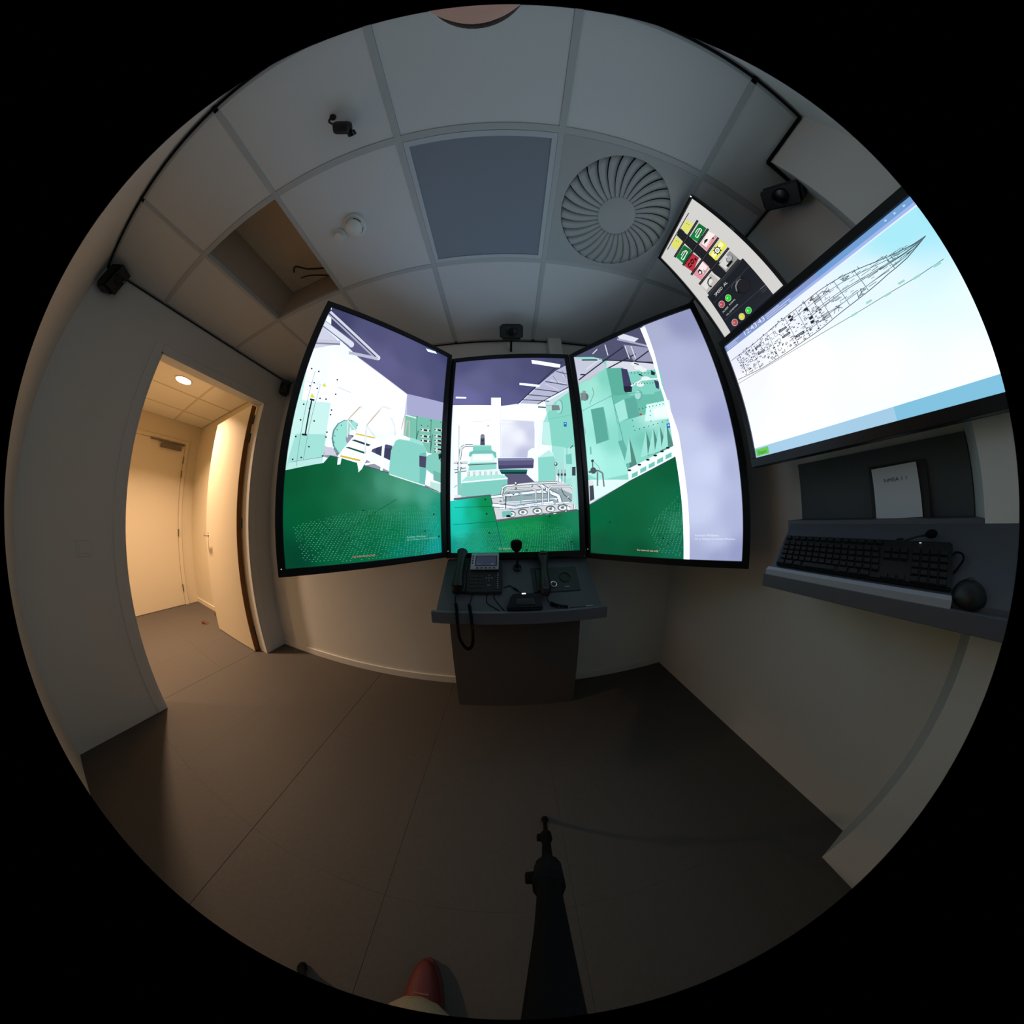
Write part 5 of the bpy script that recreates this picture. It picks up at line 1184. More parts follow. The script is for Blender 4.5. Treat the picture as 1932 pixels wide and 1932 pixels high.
ART['big'] = '''
g|1|-4490 -2530 4490 -2530 4490 2530 -4490 2530|-4000 1500 236 240 255;-1000 1500 240 246 255;-4000 600 250 251 255;-2000 200 262 264 266;1000 1000 232 250 255;2000 1900 170 236 250;3600 1500 120 226 250;4400 0 110 225 252;4400 -2000 150 236 255;3000 -500 240 255 262;0 -1000 254 278 322;-3000 -2000 254 278 322;2000 -2000 254 278 322
p|132,152,205,100|-4490 2230 4490 2230 4490 2530 -4490 2530
p|112,158,212,100|-200 2330 4490 2330 4490 2530 -200 2530
p|160,184,238,100|-1400 2230 4490 2230 4490 2330 -1400 2330
p|232,240,252,105|-4490 2190 4490 2190 4490 2230 -4490 2230
p|165,205,232,100|-4490 -2530 4490 -2530 4490 -2150 -4490 -2150
p|130,195,225,100|0 -2530 4490 -2530 4490 -2150 0 -2150
p|100,200,70,100|-4450 -2470 -3940 -2470 -3940 -2210 -4450 -2210
t|20,80,20,100|Start|-0.437|-0.242|0.034
t|235,240,255,100|12:43:43|-0.3426|0.232|0.098
p|205,212,240,100|-4400 2450 -3700 2450 -3700 2480 -4400 2480
p|205,212,240,100|-4400 2370 -3900 2370 -3900 2400 -4400 2400
p|205,212,240,100|-4400 2290 -3850 2290 -3850 2320 -4400 2320
p|205,212,240,100|-2381 2450 -1751 2450 -1751 2480 -2381 2480
p|205,212,240,100|-2381 2370 -1301 2370 -1301 2400 -2381 2400
p|205,212,240,100|-2381 2290 -1501 2290 -1501 2320 -2381 2320
p|200,220,245,100|2000 2400 2050 2400 2050 2450 2000 2450
p|200,220,245,100|2250 2400 2300 2400 2300 2450 2250 2450
p|200,220,245,100|2500 2400 2550 2400 2550 2450 2500 2450
p|200,220,245,100|2750 2400 2800 2400 2800 2450 2750 2450
p|200,220,245,100|3000 2400 3050 2400 3050 2450 3000 2450
p|200,220,245,100|3250 2400 3300 2400 3300 2450 3250 2450
p|70,80,92,100|-4440 1753 -4155 1756 -4155 1732 -4440 1729
p|70,80,92,100|-4156 1756 -3871 1761 -3870 1737 -4155 1732
p|70,80,92,100|-3871 1761 -3586 1765 -3586 1741 -3870 1737
p|70,80,92,100|-3587 1765 -3302 1777 -3301 1753 -3585 1741
p|70,80,92,100|-3302 1777 -3018 1803 -3016 1779 -3300 1753
p|70,80,92,100|-3018 1803 -2733 1829 -2731 1805 -3016 1779
p|70,80,92,100|-2733 1829 -2448 1855 -2446 1831 -2731 1805
p|70,80,92,100|-2448 1855 -2164 1880 -2162 1856 -2446 1831
p|70,80,92,100|-2163 1880 -1879 1895 -1877 1871 -2162 1856
p|70,80,92,100|-1878 1895 -1594 1905 -1593 1881 -1878 1871
p|70,80,92,100|-1594 1905 -1309 1915 -1308 1891 -1593 1881
p|70,80,92,100|-1309 1915 -1024 1926 -1024 1902 -1308 1891
p|70,80,92,100|-1024 1926 -740 1936 -739 1912 -1024 1902
p|70,80,92,100|-740 1936 -455 1947 -454 1923 -739 1912
p|70,80,92,100|-454 1947 -169 1929 -171 1906 -455 1923
p|70,80,92,100|-169 1929 116 1901 113 1877 -171 1906
p|70,80,92,100|117 1900 401 1850 397 1827 113 1877
p|70,80,92,100|402 1850 687 1775 681 1752 396 1827
p|70,80,92,100|687 1775 972 1689 965 1666 681 1752
p|70,80,92,100|972 1689 1257 1595 1250 1572 965 1666
p|70,80,92,100|1257 1595 1541 1513 1535 1490 1250 1572
p|70,80,92,100|1541 1514 1825 1447 1820 1424 1535 1490
p|70,80,92,100|1825 1447 2109 1397 2105 1373 1821 1423
p|70,80,92,100|2107 1397 2392 1396 2392 1372 2107 1373
p|70,80,92,100|-4439 798 -4154 770 -4156 747 -4441 774
p|70,80,92,100|-4154 770 -3869 741 -3872 717 -4157 747
p|70,80,92,100|-3869 741 -3585 712 -3587 688 -3872 717
p|70,80,92,100|-3585 712 -3300 686 -3302 663 -3587 688
p|70,80,92,100|-3302 686 -3017 691 -3016 667 -3301 663
p|70,80,92,100|-3017 691 -2732 696 -2732 672 -3016 667
p|70,80,92,100|-2732 696 -2448 700 -2447 676 -2732 672
p|70,80,92,100|-2448 700 -2163 708 -2162 684 -2447 676
p|70,80,92,100|-2163 708 -1879 726 -1877 702 -2162 684
p|70,80,92,100|-1879 726 -1594 743 -1593 719 -1877 702
p|70,80,92,100|-1594 743 -1309 761 -1308 737 -1593 719
p|70,80,92,100|-1309 761 -1025 779 -1023 755 -1308 737
p|70,80,92,100|-1026 779 -741 818 -738 794 -1022 755
p|70,80,92,100|-741 818 -457 867 -453 844 -737 794
p|70,80,92,100|-456 867 -172 907 -168 883 -453 844
p|70,80,92,100|-171 907 113 938 116 914 -169 883
p|70,80,92,100|113 938 398 969 401 945 116 914
p|70,80,92,100|398 969 683 999 685 975 401 945
p|70,80,92,100|682 999 967 1042 970 1018 686 975
p|70,80,92,100|966 1042 1251 1097 1256 1074 971 1018
p|70,80,92,100|1252 1097 1537 1133 1539 1109 1255 1074
p|70,80,92,100|1536 1133 1821 1185 1825 1161 1540 1109
p|70,80,92,100|1819 1184 2103 1288 2111 1265 1827 1162
p|70,80,92,100|2103 1288 2388 1395 2396 1373 2112 1265
p|95,120,128,100|-1594 1670 -1309 1682 -1308 1663 -1593 1651
p|95,120,128,100|-1309 1682 -1024 1694 -1024 1675 -1308 1663
p|95,120,128,100|-1025 1694 -740 1710 -739 1691 -1023 1675
p|95,120,128,100|-740 1710 -455 1728 -454 1710 -739 1691
p|95,120,128,100|-454 1729 -170 1722 -170 1703 -455 1710
p|95,120,128,100|-169 1722 115 1706 114 1687 -171 1703
p|95,120,128,100|116 1706 400 1672 398 1653 114 1687
p|95,120,128,100|401 1672 686 1617 682 1599 398 1653
p|95,120,128,100|686 1617 971 1557 967 1539 682 1599
p|95,120,128,100|971 1557 1255 1493 1251 1475 967 1539
p|95,120,128,100|1255 1493 1540 1435 1536 1416 1251 1475
p|95,120,128,100|1539 1435 1824 1392 1821 1373 1537 1416
p|95,120,128,100|1823 1392 2108 1373 2107 1354 1822 1373
p|95,120,128,100|2107 1373 2391 1393 2393 1375 2108 1354
p|95,120,128,100|-1594 973 -1309 990 -1308 971 -1593 954
p|95,120,128,100|-1309 990 -1025 1006 -1023 987 -1308 971
p|95,120,128,100|-1025 1006 -740 1039 -738 1020 -1023 987
p|95,120,128,100|-741 1039 -456 1081 -453 1062 -738 1020
p|95,120,128,100|-456 1081 -171 1109 -169 1090 -454 1062
p|95,120,128,100|-171 1109 114 1128 115 1109 -169 1090
p|95,120,128,100|114 1128 399 1143 400 1124 115 1109
p|95,120,128,100|399 1143 684 1152 684 1133 400 1124
p|95,120,128,100|683 1152 968 1169 969 1150 685 1133
p|95,120,128,100|968 1169 1252 1195 1254 1176 970 1150
p|95,120,128,100|1253 1195 1538 1207 1538 1188 1254 1176
p|95,120,128,100|1537 1207 1822 1235 1824 1216 1539 1188
p|95,120,128,100|1820 1235 2105 1307 2110 1289 1825 1216
p|95,120,128,100|2105 1307 2389 1393 2395 1375 2110 1289
p|70,86,96,100|-1025 1351 -740 1375 -738 1355 -1023 1330
p|70,86,96,100|-740 1375 -456 1406 -454 1385 -738 1355
p|70,86,96,100|-455 1406 -170 1417 -170 1396 -454 1385
p|70,86,96,100|-170 1417 115 1418 115 1397 -170 1396
p|70,86,96,100|115 1418 400 1408 399 1387 114 1397
p|70,86,96,100|400 1408 685 1386 683 1365 399 1387
p|70,86,96,100|685 1386 969 1364 968 1344 683 1365
p|70,86,96,100|969 1364 1254 1345 1253 1324 968 1343
p|70,86,96,100|1254 1345 1539 1322 1537 1301 1252 1324
p|70,86,96,100|1538 1322 1823 1315 1822 1294 1538 1301
p|70,86,96,100|1822 1315 2106 1341 2108 1320 1824 1294
p|70,86,96,100|2105 1341 2390 1394 2394 1374 2109 1320
p|90,108,114,100|-1025 1419 -740 1442 -739 1423 -1023 1400
p|90,108,114,100|-740 1442 -456 1469 -454 1450 -738 1423
p|90,108,114,100|-455 1469 -170 1477 -170 1458 -454 1450
p|90,108,114,100|-170 1477 115 1475 115 1456 -170 1458
p|90,108,114,100|115 1475 400 1460 399 1441 114 1456
p|90,108,114,100|400 1460 685 1431 683 1412 398 1441
p|90,108,114,100|685 1431 970 1402 968 1383 683 1412
p|90,108,114,100|970 1402 1254 1374 1252 1355 968 1383
p|90,108,114,100|1254 1374 1539 1344 1537 1325 1252 1355
p|90,108,114,100|1538 1344 1823 1329 1822 1310 1538 1325
p|90,108,114,100|1822 1329 2107 1347 2108 1328 1823 1310
p|90,108,114,100|2106 1347 2390 1393 2394 1375 2109 1328
p|90,125,130,100|-4482 634 -940 636 -940 618 -4482 616
p|90,125,130,100|-940 636 42 616 42 598 -940 618
p|90,125,130,100|42 616 993 622 993 604 42 598
p|90,125,130,100|993 622 1725 608 1725 590 993 604
p|90,125,130,100|1724 608 2351 643 2353 625 1726 590
p|160,215,205,100|-38 577 122 577 122 637 -38 637
p|160,215,205,100|907 571 1067 571 1067 631 907 631
p|160,215,205,100|1317 664 1477 664 1477 724 1317 724
p|160,215,205,100|1645 569 1805 569 1805 629 1645 629
p|160,215,205,100|2110 567 2270 567 2270 627 2110 627
p|160,215,205,100|443 675 603 675 603 735 443 735
p|120,128,140,100|-3991 1727 -3991 763 -4009 763 -4009 1727
p|120,128,140,100|-3391 1736 -3391 701 -3409 701 -3409 1736
p|120,128,140,100|-2591 1809 -2591 706 -2609 706 -2609 1809
p|120,128,140,100|-1791 1866 -1791 739 -1809 739 -1809 1866
p|120,128,140,100|-1341 1882 -1341 767 -1359 767 -1359 1882
p|120,128,140,100|-991 1895 -991 788 -1009 788 -1009 1895
p|120,128,140,100|-725 1904 -725 827 -743 827 -743 1904
p|120,128,140,100|-525 1912 -525 862 -543 862 -543 1912
p|120,128,140,100|75 1874 75 941 57 941 57 1874
p|120,128,140,100|675 1748 675 1005 657 1005 657 1748
p|120,128,140,100|1475 1501 1475 1134 1457 1134 1457 1501
p|64,68,78,100|-3005 1633 -2959 1633 -2959 1616 -3005 1616
p|50,52,62,100|-2261 1432 -2215 1432 -2215 1461 -2261 1461
p|50,52,62,100|-4009 1312 -3977 1312 -3977 1332 -4009 1332
p|50,52,62,100|-2652 882 -2615 882 -2615 905 -2652 905
p|64,68,78,100|-1940 780 -1868 780 -1868 763 -1940 763
p|60,64,74,100|-717 1881 -659 1881 -659 1866 -717 1866
p|60,64,74,100|-667 1873 -667 1912 -652 1912 -652 1873
p|60,64,74,100|-659 1904 -717 1904 -717 1919 -659 1919
p|60,64,74,100|-710 1912 -710 1873 -725 1873 -725 1912
p|50,52,62,100|-3634 1629 -3577 1629 -3577 1665 -3634 1665
p|64,68,78,100|-3506 1145 -3437 1145 -3437 1128 -3506 1128
p|50,52,62,100|-2220 1790 -2184 1790 -2184 1812 -2220 1812
p|50,52,62,100|-1755 1389 -1705 1389 -1705 1420 -1755 1420
p|64,68,78,100|-2560 1490 -2560 1561 -2543 1561 -2543 1490
p|64,68,78,100|-3284 1148 -3174 1148 -3174 1131 -3284 1131
p|60,64,74,100|-1583 1567 -1532 1567 -1532 1552 -1583 1552
p|60,64,74,100|-1540 1559 -1540 1593 -1525 1593 -1525 1559
p|60,64,74,100|-1532 1585 -1583 1585 -1583 1600 -1532 1600
p|60,64,74,100|-1575 1593 -1575 1559 -1590 1559 -1590 1593
p|50,52,62,100|-2674 961 -2628 961 -2628 990 -2674 990
p|64,68,78,100|-4011 1076 -4011 1140 -3994 1140 -3994 1076
p|64,68,78,100|-1071 1560 -983 1560 -983 1543 -1071 1543
p|64,68,78,100|-2115 1338 -2115 1425 -2098 1425 -2098 1338
p|50,52,62,100|-2478 1075 -2424 1075 -2424 1108 -2478 1108
p|64,68,78,100|-1880 722 -1880 769 -1863 769 -1863 722
p|50,52,62,100|-2787 1057 -2742 1057 -2742 1085 -2787 1085
p|50,52,62,100|-3551 1629 -3495 1629 -3495 1664 -3551 1664
p|50,52,62,100|-3687 1493 -3627 1493 -3627 1531 -3687 1531
p|64,68,78,100|-3857 1299 -3747 1299 -3747 1282 -3857 1282
p|50,52,62,100|-1268 909 -1224 909 -1224 936 -1268 936
p|60,64,74,100|-2882 819 -2830 819 -2830 804 -2882 804
p|60,64,74,100|-2838 811 -2838 846 -2823 846 -2823 811
p|60,64,74,100|-2830 838 -2882 838 -2882 853 -2830 853
p|60,64,74,100|-2875 846 -2875 811 -2890 811 -2890 846
p|50,52,62,100|-3522 1508 -3476 1508 -3476 1536 -3522 1536
p|50,52,62,100|-2075 1567 -2031 1567 -2031 1595 -2075 1595
p|60,64,74,100|-2845 1177 -2769 1177 -2769 1162 -2845 1162
p|60,64,74,100|-2777 1170 -2777 1220 -2762 1220 -2762 1170
p|60,64,74,100|-2769 1213 -2845 1213 -2845 1228 -2769 1228
p|60,64,74,100|-2838 1220 -2838 1170 -2853 1170 -2853 1220
p|64,68,78,100|-2333 1143 -2288 1143 -2288 1126 -2333 1126
p|60,64,74,100|-986 1029 -905 1029 -905 1014 -986 1014
p|60,64,74,100|-913 1021 -913 1075 -898 1075 -898 1021
p|60,64,74,100|-905 1068 -986 1068 -986 1083 -905 1083
p|60,64,74,100|-979 1075 -979 1021 -994 1021 -994 1075
p|50,52,62,100|-2764 1363 -2713 1363 -2713 1395 -2764 1395
p|50,52,62,100|-3922 1680 -3887 1680 -3887 1701 -3922 1701
p|50,52,62,100|-2948 1739 -2914 1739 -2914 1760 -2948 1760
p|50,52,62,100|-3784 1375 -3725 1375 -3725 1413 -3784 1413
p|50,52,62,100|-1987 1705 -1946 1705 -1946 1731 -1987 1731
p|64,68,78,100|-2872 1667 -2872 1757 -2855 1757 -2855 1667
p|50,52,62,100|-2506 1281 -2474 1281 -2474 1301 -2506 1301
p|64,68,78,100|-2947 1502 -2947 1542 -2930 1542 -2930 1502
p|64,68,78,100|-4059 806 -4007 806 -4007 789 -4059 789
p|64,68,78,100|-2236 1839 -2117 1839 -2117 1822 -2236 1822
p|50,52,62,100|-1113 1110 -1071 1110 -1071 1137 -1113 1137
p|64,68,78,100|-3554 946 -3452 946 -3452 929 -3554 929
p|64,68,78,100|-2993 1545 -2993 1635 -2976 1635 -2976 1545
p|64,68,78,100|-1159 982 -1159 1056 -1142 1056 -1142 982
p|50,52,62,100|-3345 1199 -3315 1199 -3315 1218 -3345 1218
p|50,52,62,100|-4042 1467 -3989 1467 -3989 1500 -4042 1500
p|60,64,74,100|-786 1427 -697 1427 -697 1412 -786 1412
p|60,64,74,100|-704 1419 -704 1479 -689 1479 -689 1419
p|60,64,74,100|-697 1472 -786 1472 -786 1487 -697 1487
p|60,64,74,100|-779 1479 -779 1419 -794 1419 -794 1479
p|50,52,62,100|-792 1512 -755 1512 -755 1535 -792 1535
p|64,68,78,100|-3450 1545 -3338 1545 -3338 1528 -3450 1528
p|64,68,78,100|-1193 1364 -1089 1364 -1089 1347 -1193 1347
p|60,64,74,100|-3843 1081 -3763 1081 -3763 1066 -3843 1066
p|60,64,74,100|-3770 1073 -3770 1127 -3755 1127 -3755 1073
p|60,64,74,100|-3763 1119 -3843 1119 -3843 1134 -3763 1134
p|60,64,74,100|-3835 1127 -3835 1073 -3850 1073 -3850 1127
p|50,52,62,100|-1510 1342 -1453 1342 -1453 1377 -1510 1377
p|60,64,74,100|-2974 909 -2911 909 -2911 894 -2974 894
p|60,64,74,100|-2919 902 -2919 944 -2904 944 -2904 902
p|60,64,74,100|-2911 936 -2974 936 -2974 951 -2911 951
p|60,64,74,100|-2967 944 -2967 902 -2982 902 -2982 944
p|64,68,78,100|-2741 744 -2741 784 -2724 784 -2724 744
p|60,64,74,100|-3695 1601 -3613 1601 -3613 1586 -3695 1586
p|60,64,74,100|-3621 1594 -3621 1648 -3606 1648 -3606 1594
p|60,64,74,100|-3613 1641 -3695 1641 -3695 1656 -3613 1656
p|60,64,74,100|-3687 1648 -3687 1594 -3702 1594 -3702 1648
p|60,64,74,100|-3628 894 -3553 894 -3553 879 -3628 879
p|60,64,74,100|-3560 886 -3560 936 -3545 936 -3545 886
p|60,64,74,100|-3553 928 -3628 928 -3628 943 -3553 943
p|60,64,74,100|-3620 936 -3620 886 -3635 886 -3635 936
p|50,52,62,100|-2911 1186 -2882 1186 -2882 1205 -2911 1205
p|64,68,78,100|-736 1207 -621 1207 -621 1190 -736 1190
p|64,68,78,100|-2628 832 -2628 875 -2611 875 -2611 832
p|50,52,62,100|-3257 1449 -3208 1449 -3208 1480 -3257 1480
p|50,52,62,100|-3231 1312 -3170 1312 -3170 1350 -3231 1350
p|64,68,78,100|-2900 1297 -2787 1297 -2787 1280 -2900 1280
p|64,68,78,100|-2665 787 -2583 787 -2583 770 -2665 770
p|50,52,62,100|-2305 1834 -2269 1834 -2269 1856 -2305 1856
p|50,52,62,100|-4126 954 -4081 954 -4081 983 -4126 983
p|50,52,62,100|-1597 1247 -1550 1247 -1550 1276 -1597 1276
p|50,52,62,100|-2193 947 -2144 947 -2144 977 -2193 977
p|64,68,78,100|-3277 1466 -3277 1526 -3260 1526 -3260 1466
p|60,64,74,100|-2171 984 -2106 984 -2106 969 -2171 969
p|60,64,74,100|-2113 977 -2113 1020 -2098 1020 -2098 977
p|60,64,74,100|-2106 1013 -2171 1013 -2171 1028 -2106 1028
p|60,64,74,100|-2163 1020 -2163 977 -2178 977 -2178 1020
p|64,68,78,100|-1992 1295 -1897 1295 -1897 1278 -1992 1278
p|64,68,78,100|-2554 1230 -2439 1230 -2439 1213 -2554 1213
p|60,64,74,100|-1689 877 -1632 877 -1632 862 -1689 862
p|60,64,74,100|-1639 869 -1639 907 -1624 907 -1624 869
p|60,64,74,100|-1632 900 -1689 900 -1689 915 -1632 915
p|60,64,74,100|-1681 907 -1681 869 -1696 869 -1696 907
p|64,68,78,100|-2187 761 -2187 800 -2170 800 -2170 761
p|50,52,62,100|-3714 1292 -3676 1292 -3676 1315 -3714 1315
p|64,68,78,100|-3892 1067 -3892 1151 -3875 1151 -3875 1067
p|64,68,78,100|-3599 1008 -3547 1008 -3547 991 -3599 991
p|50,52,62,100|-1045 803 -982 803 -982 842 -1045 842
p|60,64,74,100|-2744 1272 -2661 1272 -2661 1257 -2744 1257
p|60,64,74,100|-2669 1264 -2669 1319 -2654 1319 -2654 1264
p|60,64,74,100|-2661 1312 -2744 1312 -2744 1327 -2661 1327
p|60,64,74,100|-2736 1319 -2736 1264 -2751 1264 -2751 1319
p|64,68,78,100|-3574 1306 -3507 1306 -3507 1289 -3574 1289
p|64,68,78,100|-3462 1414 -3462 1445 -3445 1445 -3445 1414
p|50,52,62,100|-2197 1349 -2157 1349 -2157 1375 -2197 1375
p|50,52,62,100|-1953 1280 -1889 1280 -1889 1320 -1953 1320
p|50,52,62,100|-1376 778 -1338 778 -1338 802 -1376 802
p|50,52,62,100|-4001 965 -3968 965 -3968 985 -4001 985
p|64,68,78,100|-2668 786 -2668 831 -2651 831 -2651 786
p|64,68,78,100|-3616 796 -3520 796 -3520 779 -3616 779
p|64,68,78,100|-3826 1699 -3752 1699 -3752 1682 -3826 1682
p|64,68,78,100|-3886 802 -3782 802 -3782 785 -3886 785
p|50,52,62,100|-3846 874 -3787 874 -3787 911 -3846 911
p|64,68,78,100|-2549 1453 -2435 1453 -2435 1436 -2549 1436
p|64,68,78,100|-3201 1641 -3142 1641 -3142 1624 -3201 1624
p|50,52,62,100|-3756 1583 -3720 1583 -3720 1606 -3756 1606
p|64,68,78,100|-3055 1450 -3055 1497 -3038 1497 -3038 1450
p|50,52,62,100|-2387 1642 -2357 1642 -2357 1660 -2387 1660
p|64,68,78,100|-3270 1752 -3270 1815 -3253 1815 -3253 1752
p|60,64,74,100|-3476 1256 -3426 1256 -3426 1241 -3476 1241
p|60,64,74,100|-3433 1248 -3433 1282 -3418 1282 -3418 1248
p|60,64,74,100|-3426 1274 -3476 1274 -3476 1289 -3426 1289
p|60,64,74,100|-3468 1282 -3468 1248 -3483 1248 -3483 1282
p|64,68,78,100|-1269 1415 -1162 1415 -1162 1398 -1269 1398
p|64,68,78,100|-2762 1250 -2643 1250 -2643 1233 -2762 1233
p|64,68,78,100|-2947 868 -2947 936 -2930 936 -2930 868
p|50,52,62,100|-2721 1424 -2688 1424 -2688 1445 -2721 1445
p|50,52,62,100|-3892 995 -3857 995 -3857 1016 -3892 1016
p|60,64,74,100|-3844 896 -3769 896 -3769 881 -3844 881
p|60,64,74,100|-3776 889 -3776 939 -3761 939 -3761 889
p|60,64,74,100|-3769 931 -3844 931 -3844 946 -3769 946
p|60,64,74,100|-3836 939 -3836 889 -3851 889 -3851 939
p|50,52,62,100|-3152 1512 -3107 1512 -3107 1540 -3152 1540
p|50,52,62,100|-3588 1283 -3525 1283 -3525 1323 -3588 1323
p|50,52,62,100|-730 1313 -667 1313 -667 1353 -730 1353
p|50,52,62,100|-3055 1392 -3012 1392 -3012 1419 -3055 1419
p|50,52,62,100|-2476 1261 -2429 1261 -2429 1290 -2476 1290
p|50,52,62,100|-4123 1483 -4080 1483 -4080 1510 -4123 1510
p|50,52,62,100|-3994 1724 -3957 1724 -3957 1747 -3994 1747
p|64,68,78,100|-2095 1254 -2095 1323 -2078 1323 -2078 1254
p|50,52,62,100|-1630 870 -1589 870 -1589 895 -1630 895
p|64,68,78,100|-696 1760 -696 1829 -679 1829 -679 1760
p|60,64,74,100|-3986 914 -3913 914 -3913 899 -3986 899
p|60,64,74,100|-3921 907 -3921 956 -3906 956 -3906 907
p|60,64,74,100|-3913 948 -3986 948 -3986 963 -3913 963
p|60,64,74,100|-3979 956 -3979 907 -3994 907 -3994 956
p|50,52,62,100|-1567 951 -1520 951 -1520 981 -1567 981
p|64,68,78,100|-2380 881 -2380 961 -2363 961 -2363 881
p|64,68,78,100|-2092 835 -1997 835 -1997 818 -2092 818
p|50,52,62,100|-3334 1728 -3292 1728 -3292 1754 -3334 1754
p|64,68,78,100|-3772 897 -3682 897 -3682 880 -3772 880
p|64,68,78,100|-1944 1092 -1904 1092 -1904 1075 -1944 1075
p|64,68,78,100|-1343 1046 -1260 1046 -1260 1029 -1343 1029
p|64,68,78,100|-1837 1808 -1837 1853 -1820 1853 -1820 1808
p|64,68,78,100|-3887 1478 -3887 1520 -3870 1520 -3870 1478
p|64,68,78,100|-1546 771 -1476 771 -1476 754 -1546 754
p|64,68,78,100|-2469 1053 -2469 1120 -2452 1120 -2452 1053
p|50,52,62,100|-1886 1792 -1849 1792 -1849 1816 -1886 1816
p|64,68,78,100|-1534 1551 -1493 1551 -1493 1534 -1534 1534
p|64,68,78,100|-3927 1484 -3832 1484 -3832 1467 -3927 1467
p|64,68,78,100|-1771 1556 -1694 1556 -1694 1539 -1771 1539
p|60,64,74,100|-2505 1709 -2451 1709 -2451 1694 -2505 1694
p|60,64,74,100|-2459 1701 -2459 1737 -2444 1737 -2444 1701
p|60,64,74,100|-2451 1730 -2505 1730 -2505 1745 -2451 1745
p|60,64,74,100|-2498 1737 -2498 1701 -2513 1701 -2513 1737
p|50,52,62,100|-711 882 -666 882 -666 910 -711 910
p|50,52,62,100|-1265 789 -1227 789 -1227 813 -1265 813
p|50,52,62,100|-3404 740 -3355 740 -3355 771 -3404 771
p|60,64,74,100|-3643 1211 -3592 1211 -3592 1196 -3643 1196
p|60,64,74,100|-3600 1204 -3600 1238 -3585 1238 -3585 1204
p|60,64,74,100|-3592 1230 -3643 1230 -3643 1245 -3592 1245
p|60,64,74,100|-3636 1238 -3636 1204 -3651 1204 -3651 1238
p|60,64,74,100|-1264 1326 -1188 1326 -1188 1311 -1264 1311
p|60,64,74,100|-1195 1318 -1195 1369 -1180 1369 -1180 1318
p|60,64,74,100|-1188 1362 -1264 1362 -1264 1377 -1188 1377
p|60,64,74,100|-1257 1369 -1257 1318 -1272 1318 -1272 1369
p|64,68,78,100|-3329 794 -3287 794 -3287 777 -3329 777
p|64,68,78,100|-4127 1267 -4063 1267 -4063 1250 -4127 1250
p|50,52,62,100|-3647 1392 -3588 1392 -3588 1429 -3647 1429
p|64,68,78,100|-4142 1003 -4142 1040 -4125 1040 -4125 1003
p|60,64,74,100|-892 1114 -834 1114 -834 1099 -892 1099
p|60,64,74,100|-842 1106 -842 1145 -827 1145 -827 1106
p|60,64,74,100|-834 1137 -892 1137 -892 1152 -834 1152
p|60,64,74,100|-885 1145 -885 1106 -900 1106 -900 1145
p|60,64,74,100|-2835 1373 -2763 1373 -2763 1358 -2835 1358
p|60,64,74,100|-2771 1365 -2771 1413 -2756 1413 -2756 1365
p|60,64,74,100|-2763 1405 -2835 1405 -2835 1420 -2763 1420
p|60,64,74,100|-2827 1413 -2827 1365 -2842 1365 -2842 1413
p|50,52,62,100|-2875 1323 -2845 1323 -2845 1342 -2875 1342
p|50,52,62,100|-3783 890 -3722 890 -3722 929 -3783 929
p|64,68,78,100|-3266 1486 -3211 1486 -3211 1469 -3266 1469
p|60,64,74,100|-2831 739 -2749 739 -2749 724 -2831 724
p|60,64,74,100|-2757 731 -2757 786 -2742 786 -2742 731
p|60,64,74,100|-2749 778 -2831 778 -2831 793 -2749 793
p|60,64,74,100|-2824 786 -2824 731 -2839 731 -2839 786
p|60,64,74,100|-1928 819 -1858 819 -1858 804 -1928 804
p|60,64,74,100|-1866 812 -1866 858 -1851 858 -1851 812
p|60,64,74,100|-1858 851 -1928 851 -1928 866 -1858 866
p|60,64,74,100|-1921 858 -1921 812 -1936 812 -1936 858
p|64,68,78,100|-1626 1835 -1626 1892 -1609 1892 -1609 1835
p|50,52,62,100|-1501 1149 -1471 1149 -1471 1168 -1501 1168
p|64,68,78,100|-891 1782 -823 1782 -823 1765 -891 1765
p|60,64,74,100|-3096 974 -3039 974 -3039 959 -3096 959
p|60,64,74,100|-3047 966 -3047 1004 -3032 1004 -3032 966
p|60,64,74,100|-3039 997 -3096 997 -3096 1012 -3039 1012
p|60,64,74,100|-3089 1004 -3089 966 -3104 966 -3104 1004
p|64,68,78,100|-1840 1541 -1769 1541 -1769 1524 -1840 1524
p|50,52,62,100|-3553 1582 -3493 1582 -3493 1620 -3553 1620
p|60,64,74,100|-2397 1600 -2307 1600 -2307 1585 -2397 1585
p|60,64,74,100|-2315 1592 -2315 1652 -2300 1652 -2300 1592
p|60,64,74,100|-2307 1645 -2397 1645 -2397 1660 -2307 1660
p|60,64,74,100|-2390 1652 -2390 1592 -2405 1592 -2405 1652
p|50,52,62,100|-2562 1672 -2530 1672 -2530 1692 -2562 1692
p|50,52,62,100|-2941 1696 -2903 1696 -2903 1720 -2941 1720
p|64,68,78,100|-2151 829 -2151 884 -2134 884 -2134 829
p|50,52,62,100|-2689 1225 -2648 1225 -2648 1251 -2689 1251
p|60,64,74,100|-3922 1474 -3872 1474 -3872 1459 -3922 1459
p|60,64,74,100|-3879 1467 -3879 1500 -3864 1500 -3864 1467
p|60,64,74,100|-3872 1493 -3922 1493 -3922 1508 -3872 1508
p|60,64,74,100|-3915 1500 -3915 1467 -3930 1467 -3930 1500
p|60,64,74,100|-2375 1127 -2320 1127 -2320 1112 -2375 1112
p|60,64,74,100|-2328 1119 -2328 1156 -2313 1156 -2313 1119
p|60,64,74,100|-2320 1148 -2375 1148 -2375 1163 -2320 1163
p|60,64,74,100|-2368 1156 -2368 1119 -2383 1119 -2383 1156
p|50,52,62,100|-3190 1502 -3145 1502 -3145 1530 -3190 1530
p|60,64,74,100|-795 974 -749 974 -749 959 -795 959
p|60,64,74,100|-757 966 -757 997 -742 997 -742 966
p|60,64,74,100|-749 990 -795 990 -795 1005 -749 1005
